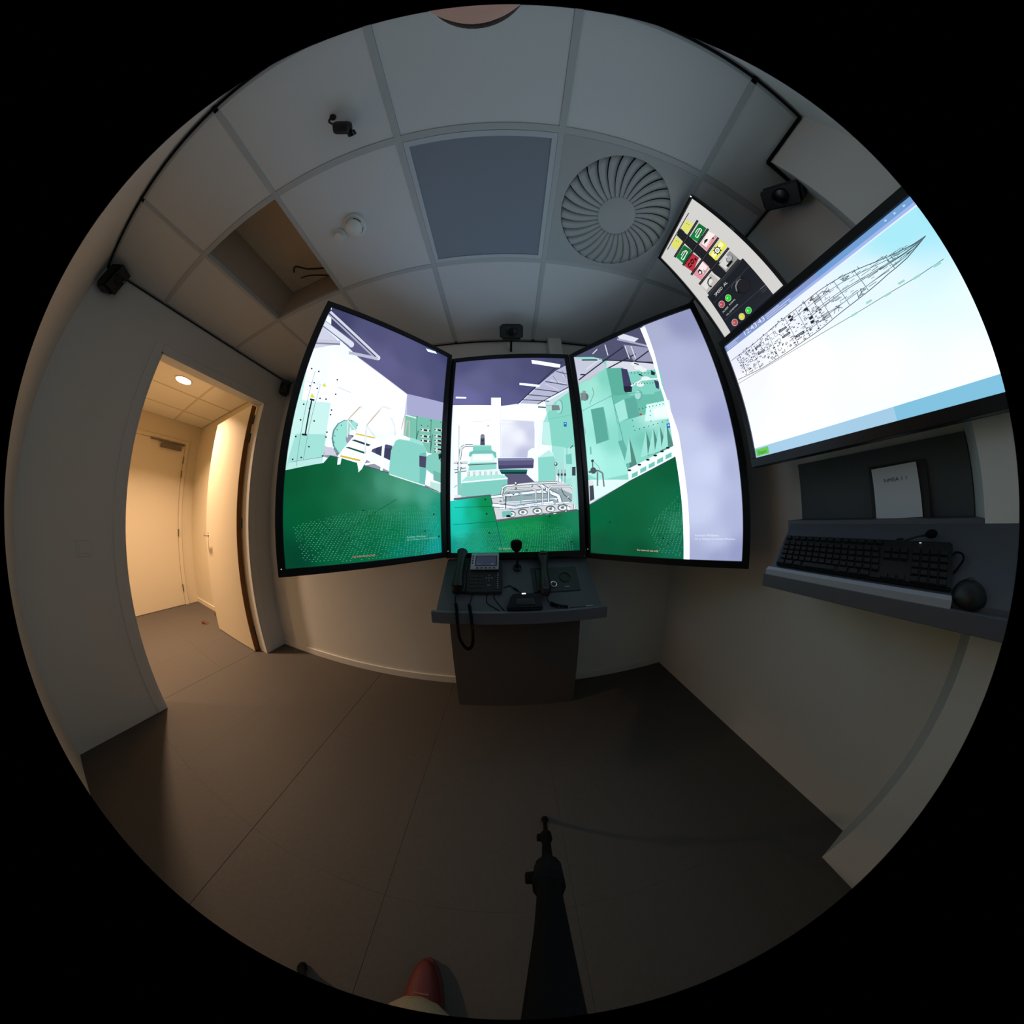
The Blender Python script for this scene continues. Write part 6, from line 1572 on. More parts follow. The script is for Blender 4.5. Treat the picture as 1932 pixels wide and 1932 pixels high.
p|60,64,74,100|-788 997 -788 966 -803 966 -803 997
p|60,64,74,100|-4027 1044 -3961 1044 -3961 1029 -4027 1029
p|60,64,74,100|-3968 1036 -3968 1080 -3953 1080 -3953 1036
p|60,64,74,100|-3961 1073 -4027 1073 -4027 1088 -3961 1088
p|60,64,74,100|-4019 1080 -4019 1036 -4034 1036 -4034 1080
p|50,52,62,100|-2081 1875 -2020 1875 -2020 1914 -2081 1914
p|60,64,74,100|-1245 927 -1189 927 -1189 912 -1245 912
p|60,64,74,100|-1197 920 -1197 957 -1182 957 -1182 920
p|60,64,74,100|-1189 950 -1245 950 -1245 965 -1189 965
p|60,64,74,100|-1238 957 -1238 920 -1253 920 -1253 957
p|64,68,78,100|-3758 1599 -3663 1599 -3663 1582 -3758 1582
p|64,68,78,100|-839 1112 -738 1112 -738 1095 -839 1095
p|50,52,62,100|-2537 1202 -2480 1202 -2480 1237 -2537 1237
p|64,68,78,100|-3325 770 -3260 770 -3260 753 -3325 753
p|64,68,78,100|-3691 1498 -3595 1498 -3595 1481 -3691 1481
p|64,68,78,100|-3747 1686 -3660 1686 -3660 1669 -3747 1669
p|64,68,78,100|-2779 1568 -2739 1568 -2739 1551 -2779 1551
p|60,64,74,100|-3083 1283 -3009 1283 -3009 1268 -3083 1268
p|60,64,74,100|-3016 1275 -3016 1324 -3001 1324 -3001 1275
p|60,64,74,100|-3009 1317 -3083 1317 -3083 1332 -3009 1332
p|60,64,74,100|-3075 1324 -3075 1275 -3090 1275 -3090 1324
p|50,52,62,100|-1041 1368 -1004 1368 -1004 1391 -1041 1391
p|50,52,62,100|-772 1132 -743 1132 -743 1150 -772 1150
p|50,52,62,100|-2393 1066 -2355 1066 -2355 1090 -2393 1090
p|50,52,62,100|-1800 806 -1770 806 -1770 825 -1800 825
p|64,68,78,100|-2955 1336 -2899 1336 -2899 1319 -2955 1319
p|64,68,78,100|-1345 1057 -1289 1057 -1289 1040 -1345 1040
p|64,68,78,100|-748 1576 -748 1619 -731 1619 -731 1576
p|50,52,62,100|-3364 937 -3301 937 -3301 975 -3364 975
p|50,52,62,100|-2402 1630 -2358 1630 -2358 1657 -2402 1657
p|50,52,62,100|-1807 778 -1765 778 -1765 805 -1807 805
p|50,52,62,100|-3393 708 -3363 708 -3363 727 -3393 727
p|60,64,74,100|-3929 1357 -3844 1357 -3844 1342 -3929 1342
p|60,64,74,100|-3852 1349 -3852 1406 -3837 1406 -3837 1349
p|60,64,74,100|-3844 1398 -3929 1398 -3929 1413 -3844 1413
p|60,64,74,100|-3922 1406 -3922 1349 -3937 1349 -3937 1406
p|60,64,74,100|-1571 743 -1511 743 -1511 728 -1571 728
p|60,64,74,100|-1519 736 -1519 776 -1504 776 -1504 736
p|60,64,74,100|-1511 768 -1571 768 -1571 783 -1511 783
p|60,64,74,100|-1564 776 -1564 736 -1579 736 -1579 776
p|64,68,78,100|-3498 758 -3498 790 -3481 790 -3481 758
p|50,52,62,100|-1811 1443 -1770 1443 -1770 1469 -1811 1469
p|50,52,62,100|-3547 1750 -3505 1750 -3505 1776 -3547 1776
p|60,64,74,100|-790 1791 -736 1791 -736 1776 -790 1776
p|60,64,74,100|-743 1783 -743 1819 -728 1819 -728 1783
p|60,64,74,100|-736 1812 -790 1812 -790 1827 -736 1827
p|60,64,74,100|-782 1819 -782 1783 -797 1783 -797 1819
p|64,68,78,100|-2898 881 -2898 937 -2881 937 -2881 881
p|50,52,62,100|-3967 1270 -3906 1270 -3906 1308 -3967 1308
p|60,64,74,100|-3463 1373 -3417 1373 -3417 1358 -3463 1358
p|60,64,74,100|-3424 1366 -3424 1397 -3409 1397 -3409 1366
p|60,64,74,100|-3417 1389 -3463 1389 -3463 1404 -3417 1404
p|60,64,74,100|-3456 1397 -3456 1366 -3471 1366 -3471 1397
p|64,68,78,100|-2708 898 -2708 930 -2691 930 -2691 898
p|60,64,74,100|-4018 1691 -3961 1691 -3961 1676 -4018 1676
p|60,64,74,100|-3969 1684 -3969 1721 -3954 1721 -3954 1684
p|60,64,74,100|-3961 1714 -4018 1714 -4018 1729 -3961 1729
p|60,64,74,100|-4010 1721 -4010 1684 -4025 1684 -4025 1721
p|50,52,62,100|-1520 854 -1482 854 -1482 878 -1520 878
p|50,52,62,100|-782 1229 -728 1229 -728 1263 -782 1263
p|50,52,62,100|-3030 1484 -2975 1484 -2975 1518 -3030 1518
p|60,64,74,100|-927 1199 -881 1199 -881 1184 -927 1184
p|60,64,74,100|-888 1192 -888 1223 -873 1223 -873 1192
p|60,64,74,100|-881 1215 -927 1215 -927 1230 -881 1230
p|60,64,74,100|-919 1223 -919 1192 -934 1192 -934 1223
p|60,64,74,100|-3320 1253 -3232 1253 -3232 1238 -3320 1238
p|60,64,74,100|-3240 1246 -3240 1305 -3225 1305 -3225 1246
p|60,64,74,100|-3232 1297 -3320 1297 -3320 1312 -3232 1312
p|60,64,74,100|-3313 1305 -3313 1246 -3328 1246 -3328 1305
p|50,52,62,100|-2785 1529 -2739 1529 -2739 1557 -2785 1557
p|64,68,78,100|-895 1711 -895 1785 -878 1785 -878 1711
p|64,68,78,100|-1255 1023 -1189 1023 -1189 1006 -1255 1006
p|64,68,78,100|-3028 1389 -3028 1423 -3011 1423 -3011 1389
p|50,52,62,100|-3448 950 -3417 950 -3417 969 -3448 969
p|50,52,62,100|-4021 1193 -3958 1193 -3958 1232 -4021 1232
p|50,52,62,100|-1043 780 -1011 780 -1011 800 -1043 800
p|64,68,78,100|-3810 1237 -3810 1294 -3793 1294 -3793 1237
p|64,68,78,100|-3319 1318 -3225 1318 -3225 1301 -3319 1301
p|64,68,78,100|-1518 922 -1468 922 -1468 905 -1518 905
p|64,68,78,100|-1192 1578 -1122 1578 -1122 1561 -1192 1561
p|50,52,62,100|-1552 1663 -1515 1663 -1515 1687 -1552 1687
p|64,68,78,100|-3602 832 -3536 832 -3536 815 -3602 815
p|64,68,78,100|-2751 700 -2693 700 -2693 683 -2751 683
p|60,64,74,100|-1306 1157 -1256 1157 -1256 1142 -1306 1142
p|60,64,74,100|-1263 1149 -1263 1183 -1248 1183 -1248 1149
p|60,64,74,100|-1256 1175 -1306 1175 -1306 1190 -1256 1190
p|60,64,74,100|-1298 1183 -1298 1149 -1313 1149 -1313 1183
p|64,68,78,100|-2484 896 -2484 981 -2467 981 -2467 896
p|50,52,62,100|-3998 1452 -3963 1452 -3963 1474 -3998 1474
p|60,64,74,100|-729 1281 -667 1281 -667 1266 -729 1266
p|60,64,74,100|-675 1273 -675 1314 -660 1314 -660 1273
p|60,64,74,100|-667 1307 -729 1307 -729 1322 -667 1322
p|60,64,74,100|-721 1314 -721 1273 -736 1273 -736 1314
p|50,52,62,100|-1103 1395 -1047 1395 -1047 1430 -1103 1430
p|64,68,78,100|-824 1810 -735 1810 -735 1793 -824 1793
p|50,52,62,100|-3377 1360 -3341 1360 -3341 1383 -3377 1383
p|64,68,78,100|-3246 1122 -3190 1122 -3190 1105 -3246 1105
p|64,68,78,100|-4100 1429 -4045 1429 -4045 1412 -4100 1412
p|64,68,78,100|-3054 1563 -3054 1626 -3037 1626 -3037 1563
p|50,52,62,100|-3918 1645 -3870 1645 -3870 1675 -3918 1675
p|50,52,62,100|-1899 1776 -1846 1776 -1846 1809 -1899 1809
p|50,52,62,100|-2703 1498 -2641 1498 -2641 1537 -2703 1537
p|50,52,62,100|-3045 1160 -3001 1160 -3001 1187 -3045 1187
p|50,52,62,100|-1110 765 -1074 765 -1074 788 -1110 788
p|50,52,62,100|-1588 1657 -1527 1657 -1527 1695 -1588 1695
p|50,52,62,100|-2654 890 -2594 890 -2594 927 -2654 927
p|50,52,62,100|-2524 1649 -2476 1649 -2476 1679 -2524 1679
p|50,52,62,100|-1894 818 -1843 818 -1843 850 -1894 850
p|50,52,62,100|-2840 1240 -2801 1240 -2801 1264 -2840 1264
p|50,52,62,100|-2313 777 -2267 777 -2267 806 -2313 806
p|50,52,62,100|-1318 787 -1285 787 -1285 808 -1318 808
p|64,68,78,100|-834 825 -789 825 -789 808 -834 808
p|60,64,74,100|-893 1484 -820 1484 -820 1469 -893 1469
p|60,64,74,100|-827 1477 -827 1525 -812 1525 -812 1477
p|60,64,74,100|-820 1518 -893 1518 -893 1533 -820 1533
p|60,64,74,100|-885 1525 -885 1477 -900 1477 -900 1525
p|64,68,78,100|-1258 1721 -1258 1764 -1241 1764 -1241 1721
p|64,68,78,100|-2730 858 -2730 899 -2713 899 -2713 858
p|64,68,78,100|-3375 1335 -3305 1335 -3305 1318 -3375 1318
p|64,68,78,100|-3717 1494 -3717 1578 -3700 1578 -3700 1494
p|64,68,78,100|-4004 1182 -4004 1214 -3987 1214 -3987 1182
p|64,68,78,100|-1201 1780 -1117 1780 -1117 1763 -1201 1763
p|50,52,62,100|-1942 1522 -1892 1522 -1892 1553 -1942 1553
p|50,52,62,100|-2647 1074 -2603 1074 -2603 1101 -2647 1101
p|64,68,78,100|-4058 1137 -3999 1137 -3999 1120 -4058 1120
p|64,68,78,100|-1463 1003 -1409 1003 -1409 986 -1463 986
p|50,52,62,100|-2481 1716 -2437 1716 -2437 1744 -2481 1744
p|64,68,78,100|-3818 1305 -3775 1305 -3775 1288 -3818 1288
p|64,68,78,100|-1917 1786 -1917 1862 -1900 1862 -1900 1786
p|64,68,78,100|-2347 1797 -2277 1797 -2277 1780 -2347 1780
p|60,64,74,100|-806 1776 -716 1776 -716 1761 -806 1761
p|60,64,74,100|-724 1768 -724 1828 -709 1828 -709 1768
p|60,64,74,100|-716 1821 -806 1821 -806 1836 -716 1836
p|60,64,74,100|-799 1828 -799 1768 -814 1768 -814 1828
p|50,52,62,100|-1573 948 -1510 948 -1510 987 -1573 987
p|60,64,74,100|-2416 747 -2363 747 -2363 732 -2416 732
p|60,64,74,100|-2371 739 -2371 774 -2356 774 -2356 739
p|60,64,74,100|-2363 767 -2416 767 -2416 782 -2363 782
p|60,64,74,100|-2408 774 -2408 739 -2423 739 -2423 774
p|50,52,62,100|-1376 825 -1335 825 -1335 851 -1376 851
p|60,64,74,100|-1489 1720 -1431 1720 -1431 1705 -1489 1705
p|60,64,74,100|-1439 1713 -1439 1751 -1424 1751 -1424 1713
p|60,64,74,100|-1431 1744 -1489 1744 -1489 1759 -1431 1759
p|60,64,74,100|-1481 1751 -1481 1713 -1496 1713 -1496 1751
p|64,68,78,100|-1280 1747 -1167 1747 -1167 1730 -1280 1730
p|64,68,78,100|-3410 1482 -3344 1482 -3344 1465 -3410 1465
p|50,52,62,100|-4011 1564 -3949 1564 -3949 1602 -4011 1602
p|50,52,62,100|-1757 843 -1701 843 -1701 878 -1757 878
p|64,68,78,100|-3737 1210 -3668 1210 -3668 1193 -3737 1193
p|64,68,78,100|-1079 1283 -969 1283 -969 1266 -1079 1266
p|64,68,78,100|-3773 735 -3702 735 -3702 718 -3773 718
p|60,64,74,100|-1343 1604 -1272 1604 -1272 1589 -1343 1589
p|60,64,74,100|-1280 1596 -1280 1644 -1265 1644 -1265 1596
p|60,64,74,100|-1272 1636 -1343 1636 -1343 1651 -1272 1651
p|60,64,74,100|-1336 1644 -1336 1596 -1351 1596 -1351 1644
p|50,52,62,100|-2877 946 -2842 946 -2842 967 -2877 967
p|64,68,78,100|-1541 1839 -1541 1885 -1524 1885 -1524 1839
p|64,68,78,100|-1899 740 -1806 740 -1806 723 -1899 723
p|50,52,62,100|-3044 1787 -3010 1787 -3010 1808 -3044 1808
p|64,68,78,100|-1980 1381 -1868 1381 -1868 1364 -1980 1364
p|64,68,78,100|-3677 1523 -3635 1523 -3635 1506 -3677 1506
p|50,52,62,100|-4131 1394 -4089 1394 -4089 1420 -4131 1420
p|64,68,78,100|-3354 1136 -3297 1136 -3297 1119 -3354 1119
p|50,52,62,100|-1953 1324 -1891 1324 -1891 1363 -1953 1363
p|50,52,62,100|-3286 1604 -3235 1604 -3235 1636 -3286 1636
p|50,52,62,100|-1085 1013 -1047 1013 -1047 1037 -1085 1037
p|64,68,78,100|-4100 1114 -4032 1114 -4032 1097 -4100 1097
p|60,64,74,100|-1877 1372 -1799 1372 -1799 1357 -1877 1357
p|60,64,74,100|-1806 1364 -1806 1416 -1791 1416 -1791 1364
p|60,64,74,100|-1799 1409 -1877 1409 -1877 1424 -1799 1424
p|60,64,74,100|-1869 1416 -1869 1364 -1884 1364 -1884 1416
p|50,52,62,100|-3269 781 -3221 781 -3221 810 -3269 810
p|50,52,62,100|-2717 1549 -2660 1549 -2660 1584 -2717 1584
p|60,64,74,100|-4097 1206 -4045 1206 -4045 1191 -4097 1191
p|60,64,74,100|-4053 1198 -4053 1233 -4038 1233 -4038 1198
p|60,64,74,100|-4045 1225 -4097 1225 -4097 1240 -4045 1240
p|60,64,74,100|-4089 1233 -4089 1198 -4104 1198 -4104 1233
p|64,68,78,100|-3440 1113 -3349 1113 -3349 1096 -3440 1096
p|50,52,62,100|-1288 1703 -1249 1703 -1249 1727 -1288 1727
p|64,68,78,100|-3978 851 -3978 924 -3961 924 -3961 851
p|64,68,78,100|-4126 909 -4126 967 -4109 967 -4109 909
p|50,52,62,100|-1539 1370 -1507 1370 -1507 1390 -1539 1390
p|50,52,62,100|-3326 1721 -3270 1721 -3270 1755 -3326 1755
p|64,68,78,100|-1711 905 -1711 951 -1694 951 -1694 905
p|64,68,78,100|-2207 1354 -2207 1416 -2190 1416 -2190 1354
p|60,64,74,100|-3210 1076 -3155 1076 -3155 1061 -3210 1061
p|60,64,74,100|-3163 1069 -3163 1105 -3148 1105 -3148 1069
p|60,64,74,100|-3155 1098 -3210 1098 -3210 1113 -3155 1113
p|60,64,74,100|-3202 1105 -3202 1069 -3217 1069 -3217 1105
p|50,52,62,100|-1055 1895 -1017 1895 -1017 1918 -1055 1918
p|64,68,78,100|-1540 799 -1540 849 -1523 849 -1523 799
p|50,52,62,100|-1054 1536 -993 1536 -993 1573 -1054 1573
p|64,68,78,100|-1929 1079 -1810 1079 -1810 1062 -1929 1062
p|64,68,78,100|-2494 881 -2385 881 -2385 864 -2494 864
p|64,68,78,100|-2607 1009 -2543 1009 -2543 992 -2607 992
p|50,52,62,100|-3397 1087 -3336 1087 -3336 1125 -3397 1125
p|50,52,62,100|-3633 1724 -3572 1724 -3572 1762 -3633 1762
p|50,52,62,100|-2931 1640 -2901 1640 -2901 1659 -2931 1659
p|64,68,78,100|-1712 1159 -1613 1159 -1613 1142 -1712 1142
p|50,52,62,100|-3909 1149 -3852 1149 -3852 1185 -3909 1185
p|50,52,62,100|-1267 877 -1207 877 -1207 914 -1267 914
p|50,52,62,100|-934 836 -898 836 -898 859 -934 859
p|64,68,78,100|-3756 1715 -3756 1793 -3739 1793 -3739 1715
p|64,68,78,100|-1917 925 -1854 925 -1854 908 -1917 908
p|64,68,78,100|-3798 1649 -3798 1691 -3781 1691 -3781 1649
p|50,52,62,100|-3021 1320 -2983 1320 -2983 1343 -3021 1343
p|50,52,62,100|-3149 990 -3109 990 -3109 1015 -3149 1015
p|60,64,74,100|-760 1366 -687 1366 -687 1351 -760 1351
p|60,64,74,100|-695 1359 -695 1407 -680 1407 -680 1359
p|60,64,74,100|-687 1400 -760 1400 -760 1415 -687 1415
p|60,64,74,100|-753 1407 -753 1359 -768 1359 -768 1407
p|50,52,62,100|-4031 1333 -3975 1333 -3975 1368 -4031 1368
p|64,68,78,100|-2924 1020 -2867 1020 -2867 1003 -2924 1003
p|64,68,78,100|-1125 1806 -1125 1846 -1108 1846 -1108 1806
p|64,68,78,100|-4144 1545 -4144 1634 -4127 1634 -4127 1545
p|64,68,78,100|-4125 1268 -4021 1268 -4021 1251 -4125 1251
p|50,52,62,100|-3493 1228 -3435 1228 -3435 1264 -3493 1264
p|50,52,62,100|-3226 737 -3190 737 -3190 760 -3226 760
p|50,52,62,100|-1688 1310 -1636 1310 -1636 1342 -1688 1342
p|64,68,78,100|-3856 953 -3753 953 -3753 936 -3856 936
p|50,52,62,100|-1938 1465 -1896 1465 -1896 1491 -1938 1491
p|60,64,74,100|-1018 1823 -972 1823 -972 1808 -1018 1808
p|60,64,74,100|-980 1815 -980 1846 -965 1846 -965 1815
p|60,64,74,100|-972 1838 -1018 1838 -1018 1853 -972 1853
p|60,64,74,100|-1011 1846 -1011 1815 -1026 1815 -1026 1846
p|60,64,74,100|-3417 1480 -3350 1480 -3350 1465 -3417 1465
p|60,64,74,100|-3357 1473 -3357 1518 -3342 1518 -3342 1473
p|60,64,74,100|-3350 1510 -3417 1510 -3417 1525 -3350 1525
p|60,64,74,100|-3410 1518 -3410 1473 -3425 1473 -3425 1518
p|50,52,62,100|-2810 813 -2765 813 -2765 841 -2810 841
p|64,68,78,100|-2285 978 -2285 1046 -2268 1046 -2268 978
p|50,52,62,100|-2918 1434 -2860 1434 -2860 1471 -2918 1471
p|50,52,62,100|-1819 1019 -1774 1019 -1774 1046 -1819 1046
p|50,52,62,100|-1428 1229 -1383 1229 -1383 1257 -1428 1257
p|50,52,62,100|-1037 1640 -997 1640 -997 1665 -1037 1665
p|50,52,62,100|-1675 908 -1640 908 -1640 930 -1675 930
p|64,68,78,100|-3272 1420 -3219 1420 -3219 1403 -3272 1403
p|60,64,74,100|-2990 1590 -2912 1590 -2912 1575 -2990 1575
p|60,64,74,100|-2919 1583 -2919 1635 -2904 1635 -2904 1583
p|60,64,74,100|-2912 1627 -2990 1627 -2990 1642 -2912 1642
p|60,64,74,100|-2982 1635 -2982 1583 -2997 1583 -2997 1635
p|50,52,62,100|-3783 759 -3741 759 -3741 785 -3783 785
p|64,68,78,100|-699 1042 -699 1098 -682 1098 -682 1042
p|50,52,62,100|-3452 1073 -3416 1073 -3416 1096 -3452 1096
p|50,52,62,100|-2778 1774 -2722 1774 -2722 1810 -2778 1810
p|64,68,78,100|-1709 1315 -1632 1315 -1632 1298 -1709 1298
p|50,52,62,100|-3643 1120 -3588 1120 -3588 1155 -3643 1155
p|64,68,78,100|-957 1432 -857 1432 -857 1415 -957 1415
p|64,68,78,100|-2672 1563 -2672 1646 -2655 1646 -2655 1563
p|60,64,74,100|-1426 1096 -1351 1096 -1351 1081 -1426 1081
p|60,64,74,100|-1358 1089 -1358 1139 -1343 1139 -1343 1089
p|60,64,74,100|-1351 1132 -1426 1132 -1426 1147 -1351 1147
p|60,64,74,100|-1419 1139 -1419 1089 -1434 1089 -1434 1139
p|50,52,62,100|-1891 1352 -1840 1352 -1840 1384 -1891 1384
p|64,68,78,100|-3805 1318 -3805 1391 -3788 1391 -3788 1318
p|50,52,62,100|-1933 1588 -1888 1588 -1888 1616 -1933 1616
p|64,68,78,100|-1961 1409 -1846 1409 -1846 1392 -1961 1392
p|64,68,78,100|-3507 1058 -3507 1112 -3490 1112 -3490 1058
p|50,52,62,100|-2423 718 -2375 718 -2375 748 -2423 748
p|60,64,74,100|-3576 936 -3508 936 -3508 921 -3576 921
p|60,64,74,100|-3515 929 -3515 975 -3500 975 -3500 929
p|60,64,74,100|-3508 967 -3576 967 -3576 982 -3508 982
p|60,64,74,100|-3569 975 -3569 929 -3584 929 -3584 975
p|64,68,78,100|-3786 1167 -3688 1167 -3688 1150 -3786 1150
p|64,68,78,100|-2353 1109 -2353 1170 -2336 1170 -2336 1109
p|50,52,62,100|-2701 743 -2648 743 -2648 776 -2701 776
p|50,52,62,100|-2764 952 -2700 952 -2700 991 -2764 991
p|50,52,62,100|-2894 1739 -2851 1739 -2851 1765 -2894 1765
p|50,52,62,100|-4093 1330 -4040 1330 -4040 1363 -4093 1363
p|50,52,62,100|-2905 1504 -2851 1504 -2851 1538 -2905 1538
p|50,52,62,100|-845 1323 -788 1323 -788 1359 -845 1359
p|50,52,62,100|-2766 1574 -2710 1574 -2710 1609 -2766 1609
p|64,68,78,100|-1302 1180 -1217 1180 -1217 1163 -1302 1163
p|50,52,62,100|-3348 715 -3296 715 -3296 747 -3348 747
p|64,68,78,100|-1270 972 -1206 972 -1206 955 -1270 955
p|64,68,78,100|-2226 1717 -2226 1768 -2209 1768 -2209 1717
p|50,52,62,100|-1158 1601 -1120 1601 -1120 1625 -1158 1625
p|50,52,62,100|-2646 1613 -2592 1613 -2592 1647 -2646 1647
p|50,52,62,100|-3154 1509 -3108 1509 -3108 1537 -3154 1537
p|64,68,78,100|-2638 1107 -2569 1107 -2569 1090 -2638 1090
p|50,52,62,100|-884 946 -826 946 -826 982 -884 982
p|50,52,62,100|-964 1018 -906 1018 -906 1054 -964 1054
p|50,52,62,100|-1920 1864 -1858 1864 -1858 1903 -1920 1903
p|50,52,62,100|-1840 1592 -1806 1592 -1806 1613 -1840 1613
p|50,52,62,100|-3321 918 -3287 918 -3287 939 -3321 939
p|50,52,62,100|-970 1009 -910 1009 -910 1047 -970 1047
p|64,68,78,100|-2007 971 -1896 971 -1896 954 -2007 954
p|50,52,62,100|-1377 931 -1324 931 -1324 965 -1377 965
p|50,52,62,100|-2279 992 -2219 992 -2219 1030 -2279 1030
p|50,52,62,100|-2194 1556 -2160 1556 -2160 1577 -2194 1577
p|64,68,78,100|-2411 1787 -2360 1787 -2360 1770 -2411 1770
p|64,68,78,100|-2417 1278 -2308 1278 -2308 1261 -2417 1261
p|64,68,78,100|-4117 921 -4032 921 -4032 904 -4117 904
p|50,52,62,100|-1807 904 -1764 904 -1764 931 -1807 931
p|64,68,78,100|-772 1847 -681 1847 -681 1830 -772 1830
p|64,68,78,100|-4040 1145 -3925 1145 -3925 1128 -4040 1128
p|64,68,78,100|-2981 709 -2903 709 -2903 692 -2981 692
p|64,68,78,100|-1002 1876 -1002 1943 -985 1943 -985 1876
p|50,52,62,100|-2953 835 -2907 835 -2907 863 -2953 863
p|50,52,62,100|-2297 958 -2253 958 -2253 986 -2297 986
p|64,68,78,100|-2668 1193 -2668 1240 -2651 1240 -2651 1193
p|64,68,78,100|-1238 1449 -1176 1449 -1176 1432 -1238 1432
p|64,68,78,100|-2364 727 -2261 727 -2261 710 -2364 710
p|50,52,62,100|-2980 1441 -2930 1441 -2930 1472 -2980 1472
p|50,52,62,100|-1914 964 -1860 964 -1860 998 -1914 998
p|50,52,62,100|-1035 1288 -996 1288 -996 1312 -1035 1312
p|60,64,74,100|-4118 1564 -4046 1564 -4046 1549 -4118 1549
p|60,64,74,100|-4053 1557 -4053 1605 -4038 1605 -4038 1557
p|60,64,74,100|-4046 1598 -4118 1598 -4118 1613 -4046 1613
p|60,64,74,100|-4111 1605 -4111 1557 -4126 1557 -4126 1605
p|60,64,74,100|-1833 970 -1760 970 -1760 955 -1833 955
p|60,64,74,100|-1768 963 -1768 1011 -1753 1011 -1753 963
p|60,64,74,100|-1760 1004 -1833 1004 -1833 1019 -1760 1019
p|60,64,74,100|-1825 1011 -1825 963 -1840 963 -1840 1011
p|64,68,78,100|-1978 1153 -1890 1153 -1890 1136 -1978 1136
p|64,68,78,100|-1752 1648 -1676 1648 -1676 1631 -1752 1631
p|50,52,62,100|-1466 1780 -1436 1780 -1436 1799 -1466 1799
p|64,68,78,100|-1424 850 -1355 850 -1355 833 -1424 833
p|64,68,78,100|-1256 1007 -1195 1007 -1195 990 -1256 990
p|50,52,62,100|-3081 1318 -3037 1318 -3037 1346 -3081 1346
p|50,52,62,100|-1890 790 -1841 790 -1841 821 -1890 821
p|64,68,78,100|-4010 1627 -4010 1692 -3993 1692 -3993 1627
p|50,52,62,100|-919 1407 -877 1407 -877 1434 -919 1434
p|60,64,74,100|-2065 783 -1998 783 -1998 768 -2065 768
p|60,64,74,100|-2006 775 -2006 819 -1991 819 -1991 775
p|60,64,74,100|-1998 812 -2065 812 -2065 827 -1998 827
p|60,64,74,100|-2057 819 -2057 775 -2072 775 -2072 819
p|64,68,78,100|-2694 1713 -2637 1713 -2637 1696 -2694 1696
p|50,52,62,100|-3608 1736 -3555 1736 -3555 1769 -3608 1769
p|50,52,62,100|-3713 748 -3654 748 -3654 785 -3713 785
p|64,68,78,100|-3696 1733 -3696 1777 -3679 1777 -3679 1733
p|50,52,62,100|-1568 1677 -1512 1677 -1512 1712 -1568 1712
p|64,68,78,100|-1647 897 -1647 932 -1630 932 -1630 897
p|64,68,78,100|-1936 1059 -1821 1059 -1821 1042 -1936 1042
p|64,68,78,100|-3258 714 -3258 745 -3241 745 -3241 714
p|64,68,78,100|-4097 1099 -4097 1134 -4080 1134 -4080 1099
p|50,52,62,100|-3049 979 -2990 979 -2990 1016 -3049 1016
p|50,52,62,100|-2435 1775 -2386 1775 -2386 1805 -2435 1805
p|50,52,62,100|-2602 1055 -2545 1055 -2545 1091 -2602 1091
p|64,68,78,100|-2866 1089 -2793 1089 -2793 1072 -2866 1072
p|60,64,74,100|-2788 932 -2707 932 -2707 917 -2788 917
p|60,64,74,100|-2715 924 -2715 978 -2700 978 -2700 924
p|60,64,74,100|-2707 970 -2788 970 -2788 985 -2707 985
p|60,64,74,100|-2780 978 -2780 924 -2795 924 -2795 978
p|50,52,62,100|-2153 1526 -2090 1526 -2090 1566 -2153 1566
p|50,52,62,100|-1674 927 -1624 927 -1624 959 -1674 959
p|64,68,78,100|-713 1007 -648 1007 -648 990 -713 990
p|50,52,62,100|-2637 813 -2585 813 -2585 846 -2637 846
p|64,68,78,100|-2039 826 -2039 873 -2022 873 -2022 826
p|50,52,62,100|-4134 1485 -4085 1485 -4085 1516 -4134 1516
p|50,52,62,100|-1279 881 -1221 881 -1221 917 -1279 917
p|110,145,150,100|1406 1181 1406 1240 1423 1240 1423 1181
p|110,145,150,100|1379 1314 1626 1314 1626 1297 1379 1297
p|80,105,112,100|-338 1354 -338 1430 -321 1430 -321 1354
p|80,105,112,100|1199 1118 1334 1118 1334 1101 1199 1101
p|80,105,112,100|574 1598 574 1634 591 1634 591 1598
p|80,105,112,100|569 1697 823 1697 823 1680 569 1680
p|60,76,84,100|857 1118 1129 1118 1129 1101 857 1101
p|80,105,112,100|681 1593 792 1593 792 1576 681 1576
p|110,145,150,100|1140 1410 1140 1469 1157 1469 1157 1410
p|110,145,150,100|1523 1409 1804 1409 1804 1392 1523 1392
p|80,105,112,100|-279 1289 -30 1289 -30 1272 -279 1272
p|80,105,112,100|-461 1616 -255 1616 -255 1599 -461 1599
p|60,76,84,100|1843 1232 2020 1232 2020 1215 1843 1215
p|110,145,150,100|1679 1365 1679 1390 1696 1390 1696 1365
p|80,105,112,100|1431 1154 1552 1154 1552 1137 1431 1137
p|80,105,112,100|1853 1342 1920 1342 1920 1325 1853 1325
p|80,105,112,100|1547 1324 1547 1410 1564 1410 1564 1324
p|80,105,112,100|1002 1121 1231 1121 1231 1104 1002 1104
p|60,76,84,100|821 1281 1110 1281 1110 1264 821 1264
p|80,105,112,100|-104 1090 -104 1134 -87 1134 -87 1090
p|110,145,150,100|-2 1825 120 1825 120 1808 -2 1808
p|110,145,150,100|784 1679 784 1764 801 1764 801 1679
p|80,105,112,100|1169 1277 1466 1277 1466 1260 1169 1260
p|60,76,84,100|228 1834 336 1834 336 1817 228 1817
p|110,145,150,100|886 1208 971 1208 971 1191 886 1191
p|110,145,150,100|402 1505 553 1505 553 1488 402 1488
p|60,76,84,100|-199 1242 -199 1261 -182 1261 -182 1242
p|80,105,112,100|1375 1459 1375 1537 1392 1537 1392 1459
p|110,145,150,100|1538 1179 1538 1207 1555 1207 1555 1179
p|80,105,112,100|1688 1342 1753 1342 1753 1325 1688 1325
p|60,76,84,100|281 1147 456 1147 456 1130 281 1130
p|110,145,150,100|263 1219 366 1219 366 1202 263 1202
p|110,145,150,100|-187 1072 -63 1072 -63 1055 -187 1055
